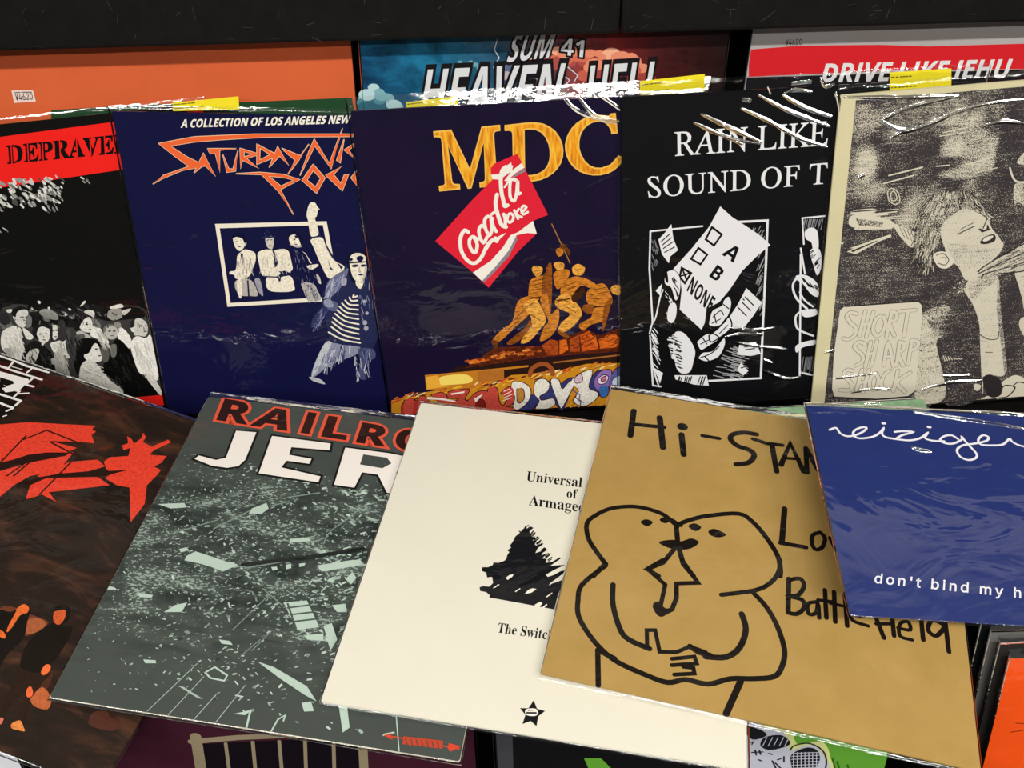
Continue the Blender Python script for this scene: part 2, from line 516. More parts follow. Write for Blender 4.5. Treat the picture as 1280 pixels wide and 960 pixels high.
RECORDS = {
 'depr': dict(size=311.3, loc=[-0.4224, 0.77791, 1.00533], axes=[[0.997547, 0.013361, 0.068711], [-0.069998, 0.190286, 0.97923], [9e-06, -0.981638, 0.190754]], parts=[
  ('red_band', [
   ('P',1,'f2231d',0,'-1549 1412 714 1477 1549 1503 1549 1088 636 1032 -1549 930'),
  ]),
  ('title_lettering', [
   ('T',2,'0b0b0b','serif_bold','DEPRAVED',12,0,[-41.96,119.48],[32.97,-0.1],[10.82,35.72]),
   ('L',3,'f2231d',0,10,'-317 1369 -374 1185'),
   ('L',3,'f2231d',0,10,'-158 1371 -213 1187'),
   ('L',3,'f2231d',0,10,'-16 1373 -69 1189'),
   ('L',3,'f2231d',0,10,'150 1376 98 1192'),
   ('L',3,'f2231d',0,10,'312 1378 262 1195'),
   ('L',3,'f2231d',0,10,'442 1380 394 1197'),
   ('L',3,'f2231d',0,10,'580 1382 533 1199'),
  ]),
  ('crowd_photograph', [
   ('P',1,'mottle 3a3a3a',1,'-1055 -302 -948 -238 -845 -219 -629 -271 -431 -336 -193 -286 -57 -374 91 -344 256 -346 407 -391 422 -527 319 -1415 -76 -1423 -599 -1076 -850 -891 -1228 -757'),
   ('P',1,'mottle 101010',1,'-712 -233 -331 -286 -157 -260 73 -357 291 -365 403 -406 404 -495 207 -505 14 -501 -138 -455 -361 -538 -486 -495 -655 -463 -779 -495 -759 -362'),
   ('P',2,'mottle e4e2da',1,'-1135 -550 -1086 -494 -986 -451 -913 -482 -907 -558 -946 -724 -1036 -856 -1108 -817 -1175 -732 -1177 -654'),
   ('P',2,'mottle d9d7d0',1,'-934 -404 -938 -359 -887 -289 -818 -278 -765 -304 -779 -360 -813 -416 -857 -480 -899 -480 -927 -442'),
   ('P',2,'mottle 151515',1,'-935 -314 -897 -266 -814 -249 -753 -288 -822 -288 -879 -312 -911 -361 -932 -344'),
   ('P',3,'mottle 2a2a2a',0,'-916 -527 -899 -536 -916 -680 -949 -731 -943 -647'),
   ('P',3,'mottle 444444',0,'-871 -365 -844 -361 -847 -369 -873 -373'),
   ('P',3,'mottle 555555',0,'-835 -399 -811 -410 -815 -418 -837 -409'),
   ('P',2,'mottle a9a8a2',1,'-1164 -702 -1071 -719 -1088 -803 -1151 -781'),
   ('P',2,'mottle 777777',1,'-792 -358 -750 -378 -782 -465 -826 -491 -841 -474'),
   ('P',2,'mottle e4e2da',1,'-880 -485 -810 -584 -840 -627 -889 -606'),
   ('P',2,'mottle 8a8984',1,'-649 -328 -585 -302 -511 -327 -477 -391 -492 -434 -570 -419 -630 -390'),
   ('P',2,'mottle 6a6a67',1,'-643 -389 -573 -426 -594 -446 -636 -427'),
   ('P',2,'mottle e4e2da',1,'-629 -212 -606 -207 -597 -227 -619 -242'),
   ('P',2,'mottle e4e2da',1,'-545 -287 -525 -289 -530 -311 -549 -309'),
   ('P',2,'mottle e4e2da',1,'-343 -322 -322 -321 -315 -340 -337 -345'),
   ('P',2,'mottle e4e2da',1,'-216 -313 -156 -257 -138 -265 -167 -291'),
   ('P',2,'mottle e4e2da',1,'-396 -376 -379 -378 -385 -397 -401 -395'),
   ('P',2,'mottle e4e2da',1,'-975 -273 -919 -271 -939 -306 -973 -303'),
   ('P',2,'mottle 6a6a67',1,'-1083 -374 -1013 -336 -981 -399 -989 -459 -1121 -476'),
   ('P',2,'mottle 2c2c2c',1,'-1044 -273 -1007 -284 -981 -324 -986 -414 -1051 -437 -1093 -403'),
   ('P',2,'mottle 161616',1,'-951 -739 -902 -682 -805 -646 -722 -731 -686 -829 -706 -969 -830 -956 -987 -876 -1019 -826'),
   ('P',2,'mottle e2e0d8',1,'-747 -544 -709 -495 -651 -490 -615 -527 -648 -631 -704 -679 -756 -666 -775 -602'),
   ('P',2,'mottle 181818',1,'-807 -553 -760 -482 -680 -453 -604 -475 -609 -528 -667 -495 -721 -509 -765 -573 -759 -635 -794 -616'),
   ('P',2,'mottle cfcdc5',1,'-983 -845 -928 -773 -867 -740 -810 -741 -815 -784 -891 -886 -943 -913'),
   ('P',2,'mottle dddbd3',1,'-742 -667 -711 -678 -758 -712'),
   ('P',3,'mottle 666666',0,'-738 -576 -705 -571 -708 -580 -738 -585'),
   ('P',3,'mottle 666666',0,'-674 -575 -651 -577 -654 -586 -678 -585'),
   ('P',3,'mottle 555555',0,'-725 -638 -691 -642 -697 -650 -724 -649'),
   ('P',2,'mottle dfddd5',1,'-590 -515 -560 -487 -522 -499 -526 -552 -558 -625 -605 -658 -614 -604'),
   ('P',2,'mottle e4e2da',1,'-659 -691 -590 -675 -490 -670 -509 -769 -542 -844 -584 -823 -653 -816 -666 -753'),
   ('P',2,'mottle a9a8a2',1,'-653 -816 -571 -825 -578 -1014 -596 -1108 -674 -1084 -710 -1000'),
   ('P',2,'mottle c6c4bc',1,'-541 -820 -500 -824 -511 -878 -552 -874'),
   ('P',2,'mottle 222222',1,'-598 -499 -564 -479 -623 -649 -639 -647'),
   ('P',2,'mottle aaa9a3',1,'-715 -873 -641 -865 -642 -928 -723 -935'),
   ('P',2,'mottle 4a4a4a',1,'-457 -574 -403 -579 -502 -832 -516 -768'),
   ('P',2,'mottle 333333',1,'-502 -463 -430 -455 -487 -663 -555 -656'),
   ('P',2,'mottle e6e4dc',1,'-288 -530 -224 -461 -160 -438 -148 -484 -165 -558 -202 -608 -267 -593 -291 -560'),
   ('P',2,'mottle 0c0c0c',1,'-361 -538 -321 -421 -240 -385 -156 -423 -224 -461 -300 -544 -294 -590 -335 -586'),
   ('P',2,'mottle bcbab2',1,'-353 -600 -292 -583 -228 -643 -215 -691 -319 -665'),
   ('P',2,'mottle 5a5a5a',1,'-389 -642 -277 -623 -302 -697 -413 -779'),
   ('P',2,'mottle ecebe4',1,'-169 -550 -91 -566 -74 -644 -48 -739 -103 -779 -147 -698 -214 -645'),
   ('P',2,'mottle d6d4cc',1,'-195 -375 -134 -358 -88 -385 -113 -443 -142 -425'),
   ('P',2,'mottle 777671',1,'-138 -455 -81 -491 -77 -567 -147 -545'),
   ('P',2,'mottle 0e0e0e',1,'-454 -900 -403 -749 -338 -678 -224 -674 -143 -729 -149 -790 -205 -746 -310 -852 -362 -878 -354 -942 -419 -967 -502 -1086 -492 -927'),
   ('P',2,'mottle e4e2da',1,'-356 -863 -292 -838 -212 -745 -173 -757 -173 -866 -191 -943 -258 -951 -342 -927'),
   ('P',2,'mottle dad8d0',1,'-454 -1027 -382 -939 -294 -932 -236 -1017 -175 -1184 -83 -1307 -68 -1375 -113 -1403 -327 -1298 -489 -1176'),
   ('P',3,'mottle 666666',0,'-215 -799 -189 -805 -193 -814 -217 -808'),
   ('P',3,'mottle 555555',0,'-208 -886 -178 -881 -182 -892 -208 -894'),
   ('P',3,'mottle b4b2aa',1,'-485 -1120 -380 -1195 -215 -1310 -113 -1403 -329 -1306 -492 -1184'),
   ('P',2,'mottle 9a9892',1,'32 -442 64 -386 138 -371 200 -392 175 -472 83 -500 36 -473'),
   ('P',2,'mottle e4e2da',1,'98 -345 207 -326 219 -365 96 -371'),
   ('P',2,'mottle d0cec6',1,'195 -407 298 -388 209 -453'),
   ('P',2,'mottle eeece5',1,'87 -576 159 -614 193 -732 147 -836 97 -769 61 -704'),
   ('P',2,'mottle 8d8b85',1,'74 -530 137 -528 125 -588 71 -582'),
   ('P',2,'mottle bfbdb6',1,'-64 -614 -16 -551 65 -559 82 -614 53 -687 2 -713 -47 -692'),
   ('P',2,'mottle 777570',1,'-50 -570 30 -536 98 -585 87 -645 74 -575 -7 -567 -56 -630'),
   ('P',2,'mottle 0a0a0a',1,'-232 -1049 -77 -876 -35 -786 59 -711 134 -835 160 -1026 188 -1173 300 -1331 298 -1412 -68 -1399 -65 -1293 -174 -1136'),
   ('P',2,'mottle 70706b',1,'-42 -786 18 -776 -20 -897 -78 -923'),
   ('P',2,'mottle 5c5b57',1,'-154 -805 -66 -752 -110 -935 -175 -960'),
   ('P',3,'mottle 444444',0,'-15 -612 14 -610 11 -619 -16 -621'),
   ('P',3,'mottle 444444',0,'37 -612 64 -615 61 -624 34 -623'),
   ('P',2,'mottle cfcdc6',1,'238 -676 290 -529 346 -502 402 -548 402 -631 354 -710 288 -696'),
   ('P',2,'mottle e5e3dc',1,'227 -598 257 -589 258 -647 227 -644'),
   ('P',2,'mottle f0eee8',1,'184 -762 259 -701 347 -733 410 -709 390 -971 334 -1237 248 -1163 160 -1122 156 -853'),
   ('P',2,'mottle 1c1c1c',1,'227 -598 256 -525 294 -514 268 -587'),
   ('P',2,'mottle d9d7d0',1,'216 -1176 290 -1167 333 -1367 298 -1412'),
   ('P',3,'mottle 555555',0,'321 -585 363 -585 360 -597 321 -597'),
   ('P',3,'mottle 555555',0,'382 -591 406 -589 403 -599 381 -600'),
   ('P',3,'mottle 555555',0,'351 -649 386 -648 379 -662 348 -664'),
   ('H',3,'b9b7b0 cfcdc5',0.44,1.22,34,51,'-1092 -509 -905 -498 -976 -768 -1129 -721',(-1.43,1.43,-4.3,-11.47)),
   ('H',3,'a9a79f bdbbb3 e4e2da',0.45,1.27,34,52,'-440 -1028 -276 -965 -144 -1268 -395 -1242',(1.49,8.92,-1.49,-7.43)),
   ('H',3,'c2c0b8 d4d2ca',0.44,1.24,34,53,'202 -749 356 -749 318 -1170 165 -1106',(-1.45,2.18,-5.8,-14.5)),
   ('H',3,'b4b2aa c9c7bf',0.44,1.22,34,54,'-150 -575 -87 -597 -75 -736 -153 -759',(0.72,3.58,-2.87,-8.6)),
   ('H',3,'a4a29a c4c2ba',0.44,1.24,34,55,'-638 -693 -497 -692 -538 -813 -661 -800',(-1.16,1.16,-2.18,-7.25)),
   ('H',3,'2e2e2e 3a3a3a 222222',0.44,1.24,34,56,'-894 -698 -709 -733 -723 -935 -960 -879',(-2.18,2.18,-2.91,-8.72)),
   ('H',3,'1a1a1a 232323',0.45,1.25,34,57,'-82 -891 97 -862 155 -1234 -130 -1319',(-1.47,2.94,-4.41,-11.75)),
   ('H',3,'4a4a48 2e2e2e 1a1a1a 6a6a66',0.43,1.21,34,58,'-1061 -316 394 -435 351 -580 -1110 -446',(-1.98,1.98,-1.13,-4.24)),
   ('H',3,'8a8882 c0beb6',0.45,1.25,34,59,'-644 -833 -548 -843 -585 -1077 -686 -1035',(-1.17,1.17,-2.93,-8.8)),
   ('H',3,'3a3a3a 1c1c1c',0.44,1.22,34,60,'-442 -530 -336 -632 -444 -869 -530 -829',(-1.43,1.43,-2.86,-8.59)),
   ('P',4,'mottle 222222',0,'-851 -367 -829 -358 -823 -367 -844 -374'),
   ('P',4,'mottle 3a3a3a',0,'-816 -368 -793 -366 -794 -376 -814 -377'),
   ('P',4,'mottle 4a4a48',0,'-844 -436 -814 -431 -821 -443 -844 -445'),
   ('P',4,'mottle 8a8882',0,'-839 -376 -830 -407 -848 -416'),
   ('P',4,'mottle 2c2c2b',1,'-736 -573 -717 -566 -705 -576 -723 -582'),
   ('P',4,'mottle 2c2c2b',1,'-679 -577 -660 -570 -648 -580 -665 -586'),
   ('P',4,'mottle 2c2c2b',1,'-601 -547 -582 -540 -570 -550 -588 -556'),
   ('P',4,'mottle 2c2c2b',1,'-560 -548 -541 -541 -529 -551 -546 -557'),
   ('P',4,'mottle 2c2c2b',1,'-16 -613 3 -606 15 -616 -3 -622'),
   ('P',4,'mottle 2c2c2b',1,'32 -618 51 -611 63 -621 46 -627'),
   ('P',4,'mottle 2c2c2b',1,'326 -587 345 -580 357 -590 340 -596'),
   ('P',4,'mottle 2c2c2b',1,'375 -592 394 -585 406 -595 389 -601'),
   ('P',4,'mottle 2c2c2b',1,'-219 -802 -200 -794 -188 -805 -205 -811'),
   ('P',4,'mottle 2c2c2b',1,'-225 -516 -206 -508 -194 -519 -211 -525'),
   ('P',4,'mottle 4a4846',1,'-726 -641 -706 -637 -692 -645 -710 -649'),
   ('P',4,'mottle 4a4846',1,'-595 -618 -576 -614 -561 -621 -580 -626'),
   ('P',4,'mottle 4a4846',1,'-8 -666 12 -662 26 -669 8 -673'),
   ('P',4,'mottle 4a4846',1,'347 -653 366 -649 381 -657 363 -661'),
   ('P',4,'mottle 4a4846',1,'-208 -881 -188 -877 -174 -884 -192 -889'),
   ('P',4,'mottle 4a4846',1,'-211 -572 -192 -567 -178 -575 -196 -579'),
   ('P',4,'mottle 8a8882',0,'-698 -583 -697 -611 -712 -621'),
   ('P',4,'mottle 8a8882',0,'365 -597 373 -628 351 -635'),
  ]),
  ('tree_foliage', [
   ('H',2,'c9c9c4 9b9b97 e1e1dc 777774 50504e',1.08,3.23,110,4,'-623 1048 15 1039 -148 795 -729 773',(0.0,3.08,-0.77,-3.85)),
   ('H',2,'c9c9c4 9b9b97 e1e1dc 777774 50504e',0.92,2.61,34,5,'-118 1037 58 1027 -57 738 -284 680',(0.0,3.07,-0.77,-3.84)),
   ('H',2,'c9c9c4 9b9b97 e1e1dc 777774 50504e',1.08,2.77,6,6,'189 999 318 1009 300 956 184 937',(0.0,2.31,-0.77,-3.84)),
   ('H',2,'c9c9c4 9b9b97 e1e1dc 777774 50504e',0.8,1.6,5,8,'-730 602 -640 585 -658 537 -751 546',(0.0,2.4,0.0,-2.4)),
  ]),
  ('red_strip', [
   ('P',2,'f2231d',0,'-70 -1419 328 -1420 310 -1549 -153 -1549'),
  ]),
 ]),
 'sat': dict(size=323.9, loc=[-0.20602, 0.77083, 1.00039], axes=[[0.998933, -0.008705, -0.045348], [0.046176, 0.190808, 0.980541], [0.000117, -0.981589, 0.191007]], parts=[
  ('heading_lettering', [
   ('T',1,'f2ede0','sans_bold','A COLLECTION OF LOS ANGELES NEW',10,0,[-100.85,148.2],[12.59,0.55],[5.42,15.29]),
  ]),
  ('title_lettering', [
   ('P',2,'ee6836',0,'-1236 1331 -898 1399 -347 1434 577 1450 576 1429 -193 1412 -635 1379 -905 1352 -1130 1311 -996 1212 -827 1127 -1056 1082 -1260 998 -1357 944 -1239 1031 -987 1119 -1099 1210'),
   ('L',1,'f0c8a4',0,11,'-1236 1331 -898 1399 -347 1434 577 1450 576 1429 -193 1412 -635 1379 -905 1352 -1130 1311 -996 1212 -827 1127 -1056 1082 -1260 998 -1357 944 -1239 1031 -987 1119 -1099 1210 -1236 1331'),
   ('P',2,'ee6836',0,'-948 1060 -834 1246 -753 1031 -841 1142'),
   ('L',1,'f0c8a4',0,11,'-948 1060 -834 1246 -753 1031 -841 1142 -948 1060'),
   ('P',2,'ee6836',0,'-788 1291 -520 1296 -680 1278 -704 1072 -722 1248 -771 1247'),
   ('L',1,'f0c8a4',0,11,'-788 1291 -520 1296 -680 1278 -704 1072 -722 1248 -771 1247 -788 1291'),
   ('P',2,'ee6836',0,'-654 1237 -616 1106 -577 1099 -506 1284 -555 1083 -636 1070'),
   ('L',1,'f0c8a4',0,10,'-654 1237 -616 1106 -577 1099 -506 1284 -555 1083 -636 1070 -654 1237'),
   ('P',2,'ee6836',0,'-485 1300 -306 1248 -437 1205 -337 1114 -478 1189 -504 1108|-452 1272 -369 1246 -459 1218'),
   ('L',1,'f0c8a4',0,11,'-485 1300 -306 1248 -437 1205 -337 1114 -478 1189 -504 1108 -485 1300'),
   ('L',1,'f0c8a4',0,11,'-452 1272 -369 1246 -459 1218 -452 1272'),
   ('P',2,'ee6836',0,'-323 1342 -148 1245 -182 1218 -345 1151|-299 1306 -211 1244 -315 1192'),
   ('L',1,'f0c8a4',0,11,'-323 1342 -148 1245 -182 1218 -345 1151 -323 1342'),
   ('L',1,'f0c8a4',0,11,'-299 1306 -211 1244 -315 1192 -299 1306'),
   ('P',2,'ee6836',0,'-232 1125 -132 1322 -47 1148 -125 1235'),
   ('L',1,'f0c8a4',0,11,'-232 1125 -132 1322 -47 1148 -125 1235 -232 1125'),
   ('P',2,'ee6836',0,'-94 1307 73 1238 162 1351 53 1198 -64 1059 21 1197 -52 1260'),
   ('L',1,'f0c8a4',0,11,'-94 1307 73 1238 162 1351 53 1198 -64 1059 21 1197 -52 1260 -94 1307'),
   ('P',2,'ee6836',0,'52 1052 155 1279 216 1399 337 1171 487 1505 352 1122 215 1336'),
   ('L',1,'f0c8a4',0,10,'52 1052 155 1279 216 1399 337 1171 487 1505 352 1122 215 1336 52 1052'),
   ('P',2,'ee6836',0,'492 1399 441 1180 411 1204'),
   ('L',1,'f0c8a4',0,11,'492 1399 441 1180 411 1204 492 1399'),
   ('P',2,'ee6836',0,'579 1358 489 1301 579 1223 528 1302 578 1337'),
   ('L',1,'f0c8a4',0,11,'579 1358 489 1301 579 1223 528 1302 578 1337 579 1358'),
   ('P',2,'ee6836',0,'-550 1058 -325 1075 -104 1058 44 1011 -151 910 -46 660 -169 893 -312 1054|-249 1039 -122 1033 -13 1006 -139 943'),
   ('L',1,'f0c8a4',0,11,'-550 1058 -325 1075 -104 1058 44 1011 -151 910 -46 660 -169 893 -312 1054 -550 1058'),
   ('L',1,'f0c8a4',0,11,'-249 1039 -122 1033 -13 1006 -139 943 -249 1039'),
   ('P',2,'ee6836',0,'185 1160 286 1032 193 882 67 1004|180 1103 246 1026 190 940 112 1008'),
   ('L',1,'f0c8a4',0,11,'185 1160 286 1032 193 882 67 1004 185 1160'),
   ('L',1,'f0c8a4',0,11,'180 1103 246 1026 190 940 112 1008 180 1103'),
   ('P',2,'ee6836',0,'296 1057 446 1140 369 1066 434 977 472 1060 513 1068 443 911'),
   ('L',1,'f0c8a4',0,11,'296 1057 446 1140 369 1066 434 977 472 1060 513 1068 443 911 296 1057'),
   ('P',2,'ee6836',0,'587 1102 535 1036 601 939 575 1029'),
   ('L',1,'f0c8a4',0,11,'587 1102 535 1036 601 939 575 1029 587 1102'),
  ]),
  ('framed_photograph', [
   ('P',1,'efe7d4',0,'-820 556 268 601 351 -238 -815 -327|-781 512 228 562 310 -196 -778 -284'),
   ('P',2,'mottle efe7d4',1,'-664 420 -626 431 -584 427 -563 382 -565 326 -595 291 -623 282 -651 313 -662 358'),
   ('P',2,'mottle d8cfc0',1,'-564 376 -538 371 -547 337 -563 337'),
   ('P',3,'mottle 171a45',0,'-643 381 -621 383 -622 374 -643 372'),
   ('P',3,'mottle 171a45',0,'-628 327 -596 331 -600 322 -626 319'),
   ('P',2,'mottle efe7d4',1,'-647 222 -609 268 -563 297 -511 287 -466 259 -470 179 -513 86 -541 27 -612 -20 -687 -16 -704 25 -746 36 -737 62 -687 72 -664 130'),
   ('P',3,'mottle 171a45',0,'-610 257 -584 252 -597 189 -611 211'),
   ('P',2,'mottle b9b3ac',1,'-684 -33 -537 -31 -490 -190 -569 -203 -678 -199 -695 -163 -710 -104'),
   ('P',3,'mottle 171a45',0,'-579 -32 -565 -31 -574 -203 -591 -204'),
   ('P',2,'mottle efe7d4',1,'-686 -45 -635 -33 -657 -211 -685 -211'),
   ('P',2,'mottle 9a99a5',1,'-504 -25 -449 -18 -436 -195 -476 -160'),
   ('P',2,'mottle cfc7bb',1,'-346 425 -312 442 -271 432 -274 353 -295 302 -331 318 -347 363'),
   ('P',3,'mottle 171a45',0,'-357 419 -344 486 -321 503 -292 481 -269 448 -313 436'),
   ('P',2,'mottle 8e8fa0',1,'-352 464 -327 497 -307 492 -320 464'),
   ('P',2,'mottle efe7d4',1,'-439 260 -349 301 -286 290 -188 309 -132 281 -112 150 -113 92 -159 57 -200 79 -271 20 -360 7 -422 29 -437 134'),
   ('P',3,'mottle 171a45',0,'-291 290 -273 291 -247 148 -250 125 -289 113 -281 216'),
   ('P',2,'mottle efe7d4',1,'-383 -5 -294 8 -141 22 -109 -95 -124 -137 -224 -154 -375 -135'),
   ('P',3,'mottle 171a45',0,'-271 20 -227 32 -245 -38 -261 -39'),
   ('P',3,'mottle 171a45',0,'-423 23 -272 14 -139 45 -151 28 -273 2 -403 6'),
   ('P',3,'mottle 171a45',0,'-255 73 -158 68 -139 39 -216 32'),
   ('P',2,'mottle efe7d4',1,'-112 434 -71 468 -26 441 -1 368 -14 346 -68 339 -107 367'),
   ('P',3,'mottle 171a45',0,'-57 452 -25 447 -33 424 -54 429'),
   ('P',2,'mottle b0abb0',1,'-119 361 -25 340 7 335 -48 325'),
   ('P',2,'mottle efe7d4',0,'3 289 33 267 88 159 67 164 41 244'),
   ('P',2,'mottle efe7d4',1,'43 135 141 154 145 131 82 95 45 106'),
   ('P',2,'mottle b7b2b0',1,'-33 -47 80 -57 118 -127 142 -235 20 -243 -24 -130'),
   ('P',2,'mottle c9c3bd',1,'122 49 152 15 162 -56 136 -44'),
   ('P',4,'mottle 0c0f30',1,'-679 403 -659 442 -611 465 -556 444 -540 382 -554 365 -572 410 -626 428 -660 414'),
   ('P',4,'mottle 0c0f30',1,'-121 428 -97 473 -53 491 -4 453 11 380 -4 357 -22 424 -56 463 -94 451'),
   ('P',4,'mottle 2a2d55',1,'-383 424 -355 436 -259 441 -255 430 -357 417'),
   ('H',5,'b0aaa6 8d8b98 d8cfc0',0.33,0.73,40,41,'-632 257 -482 259 -533 4 -685 2',(-2.21,1.66,-2.76,-7.73)),
   ('H',5,'b9b3ac c9c1b4',0.33,0.73,40,42,'-423 260 -127 276 -127 57 -422 29',(-2.76,2.76,-1.1,-5.52)),
   ('H',5,'2a2d55 8d8b98',0.34,0.67,30,43,'-18 -58 113 -56 132 -223 10 -237',(-1.14,2.27,-2.27,-5.68)),
   ('H',5,'6a6c8c',0.33,0.65,26,44,'-101 322 63 245 115 -33 -38 -35',(-1.65,2.75,-1.65,-5.5)),
   ('P',5,'mottle 2a2d55',0,'-332 403 -314 408 -315 399 -332 395'),
   ('P',5,'mottle 2a2d55',0,'-297 406 -278 409 -280 400 -297 398'),
   ('P',5,'mottle 2a2d55',0,'-325 341 -291 346 -294 338 -324 334'),
   ('P',5,'mottle 2a2d55',0,'-72 407 -54 424 -50 413 -66 399'),
   ('P',5,'mottle 2a2d55',0,'-65 367 -33 361 -36 354 -64 358'),
  ]),
  ('figure_photograph', [
   ('P',3,'mottle 23284f',1,'96 443 192 466 282 291 377 135 464 182 553 250 667 207 698 -207 727 -494 671 -741 601 -791 250 -722 193 -599 158 -215 239 -4 151 222'),
   ('P',4,'mottle efe7d4',1,'80 659 102 745 132 788 173 784 192 725 176 650 159 629 182 477 127 443 98 465 89 606'),
   ('P',4,'mottle efe7d4',0,'171 772 212 721 191 717 163 746'),
   ('P',4,'mottle efe7d4',1,'99 410 210 434 244 335 307 202 408 135 372 66 293 8 230 18 168 177 118 333'),
   ('P',5,'mottle 2a2d55',0,'246 223 270 133 299 88 268 99'),
   ('P',5,'mottle 2a2d55',0,'337 180 397 124 374 101'),
   ('P',4,'mottle 10132f',1,'441 204 471 276 567 307 649 270 663 139 636 25 601 -22 577 -69 472 -24 446 68'),
   ('P',4,'mottle efe7d4',1,'465 193 495 263 568 278 625 243 629 166 632 105 612 29 579 -27 540 -41 492 13 471 91'),
   ('P',5,'mottle 15183f',1,'535 228 575 251 607 233 592 197 554 192'),
   ('P',5,'mottle 15183f',1,'468 209 489 227 500 209 478 191'),
   ('P',5,'mottle 15183f',0,'461 186 630 195 634 180 463 166'),
   ('P',5,'mottle 2a2d50',1,'483 146 522 158 547 151 538 133 495 128'),
   ('P',5,'mottle 2a2d50',1,'575 152 607 161 626 152 614 136 580 133'),
   ('P',5,'mottle b8b0a6',0,'559 138 571 88 581 74 551 69 546 92'),
   ('P',5,'mottle 2a2d50',1,'537 51 572 60 601 54 570 37'),
   ('P',5,'mottle c9c1b4',1,'614 139 632 105 612 24 579 -27 557 -37 596 47'),
   ('P',4,'mottle efe7d4',1,'515 -23 589 -13 581 -69 557 -106 522 -81'),
   ('H',5,'8d92ac b4b8c8 5a608a',0.42,1.0,46,31,'259 -16 427 102 350 -95 212 -214',(-6.67,-1.78,-3.33,-10.0)),
   ('H',5,'6a7098 8d92ac',0.42,0.84,20,32,'543 -92 666 185 700 -184 535 -594',(-1.34,2.24,-3.36,-10.07)),
   ('H',5,'5a608a 7c82a4',0.43,0.86,20,33,'161 -310 211 -357 89 -527 21 -553',(-4.55,-1.36,-3.41,-7.96)),
   ('H',6,'c9ccd6 4a5078 aab0c2',0.44,0.89,50,34,'159 -748 426 -744 256 -948 -4 -1105',(-5.17,-0.94,-4.7,-11.76)),
   ('H',6,'7c82a4 c9ccd6 1a1d45',0.44,0.89,36,35,'425 -756 646 -791 583 -1123 471 -1098',(-2.36,2.36,-4.71,-11.78)),
   ('P',4,'mottle 6c7090',1,'248 -16 395 90 449 102 373 -72 267 -190 201 -215 196 -144'),
   ('P',5,'mottle 9fa2b4',1,'366 -14 421 10 416 -60 373 -72'),
   ('L',5,'efe7d4',1,18,'197 -599 333 -681 516 -718'),
   ('L',5,'efe7d4',1,18,'231 -538 345 -628 508 -673'),
   ('L',5,'efe7d4',1,17,'241 -481 350 -570 507 -614'),
   ('L',5,'efe7d4',1,17,'254 -433 358 -517 511 -558'),
   ('L',5,'efe7d4',1,17,'279 -387 373 -466 514 -502'),
   ('L',5,'efe7d4',1,17,'304 -346 386 -417 515 -444'),
   ('L',5,'efe7d4',1,17,'330 -307 399 -371 514 -391'),
   ('L',5,'efe7d4',1,17,'359 -269 415 -325 517 -338'),
   ('L',5,'efe7d4',1,17,'394 -235 434 -282 521 -286'),
   ('L',5,'efe7d4',1,17,'439 -202 456 -239 519 -234'),
   ('L',5,'efe7d4',1,17,'484 -173 478 -201 518 -186'),
   ('P',5,'mottle a9abbb',1,'605 -244 600 -256 589 -263 578 -261 570 -252 573 -237 580 -228 591 -225 602 -232'),
   ('P',5,'mottle a9abbb',1,'624 -375 619 -387 608 -394 597 -392 589 -382 592 -368 599 -358 610 -356 620 -363'),
   ('P',5,'mottle a9abbb',1,'603 -484 595 -501 582 -511 564 -506 556 -494 557 -475 569 -460 585 -457 599 -467'),
   ('P',5,'mottle a9abbb',1,'612 -549 605 -566 591 -576 574 -572 565 -560 567 -540 578 -525 594 -523 609 -532'),
   ('P',4,'mottle 8b8fa8',1,'150 -723 239 -722 337 -745 513 -768 486 -843 325 -921 186 -974 41 -1104 -29 -1131 18 -976'),
   ('P',5,'mottle 3a3f68',0,'303 -758 337 -745 334 -946 302 -922'),
   ('P',5,'mottle c2c4cc',1,'150 -723 216 -735 99 -950 -18 -1131 31 -951'),
   ('P',4,'mottle 474c72',1,'490 -793 646 -791 663 -891 546 -969 559 -1149 469 -1124 503 -944'),
   ('P',4,'mottle b9bbc6',1,'-52 -1131 59 -1155 111 -1220 -11 -1182'),
   ('P',4,'mottle 5a5e82',1,'173 -239 306 -260 299 -356 192 -333'),
   ('P',5,'mottle 9296ae',1,'177 -239 243 -226 269 -308 193 -309'),
   ('P',4,'mottle 30345e',1,'161 -310 211 -357 115 -478 21 -553 53 -431'),
  ]),
 ]),
 'mdc': dict(size=326.5, loc=[0.02663, 0.76603, 1.00712], axes=[[0.999653, 0.005103, 0.025828], [-0.026328, 0.19085, 0.981266], [7.8e-05, -0.981606, 0.190919]], parts=[
  ('title_lettering', [
   ('T',1,'f0bb52','serif_roman','M',18,0,[-82.77,85.99],[108.47,4.51],[-0.4,114.09]),
   ('T',2,'e6981f','serif_roman','M',4,0,[-82.77,85.99],[108.47,4.51],[-0.4,114.09]),
   ('T',1,'f0bb52','serif_roman','D',18,0,[-17.97,89.38],[111.33,6.01],[3.32,111.56]),
   ('T',2,'e6981f','serif_roman','D',4,0,[-17.97,89.38],[111.33,6.01],[3.32,111.56]),
   ('T',1,'f0bb52','serif_roman','C',18,0,[39.22,92.0],[119.23,8.88],[-4.29,109.01]),
   ('T',2,'e6981f','serif_roman','C',4,0,[39.22,92.0],[119.23,8.88],[-4.29,109.01]),
  ]),
  ('flag_emblem', [
   ('P',3,'dc2338',0,'-382 1034 -348 1075 -124 1157 -67 1030 145 548 -3 496 28 364 -164 188 -478 -179 -541 -110 -625 -8 -971 343 -570 745 -371 925 -383 969'),
   ('P',4,'c9182c',0,'-383 969 -371 925 -300 928 -311 972'),
   ('P',4,'f0ebe2',0,'-383 972 -311 976 -267 1006 -236 1047 -185 1080 -182 1001 -241 961 -300 921 -371 929'),
   ('P',4,'f0ebe2',0,'-86 1070 -64 1023 -155 971 -244 896 -258 911 -182 1001'),
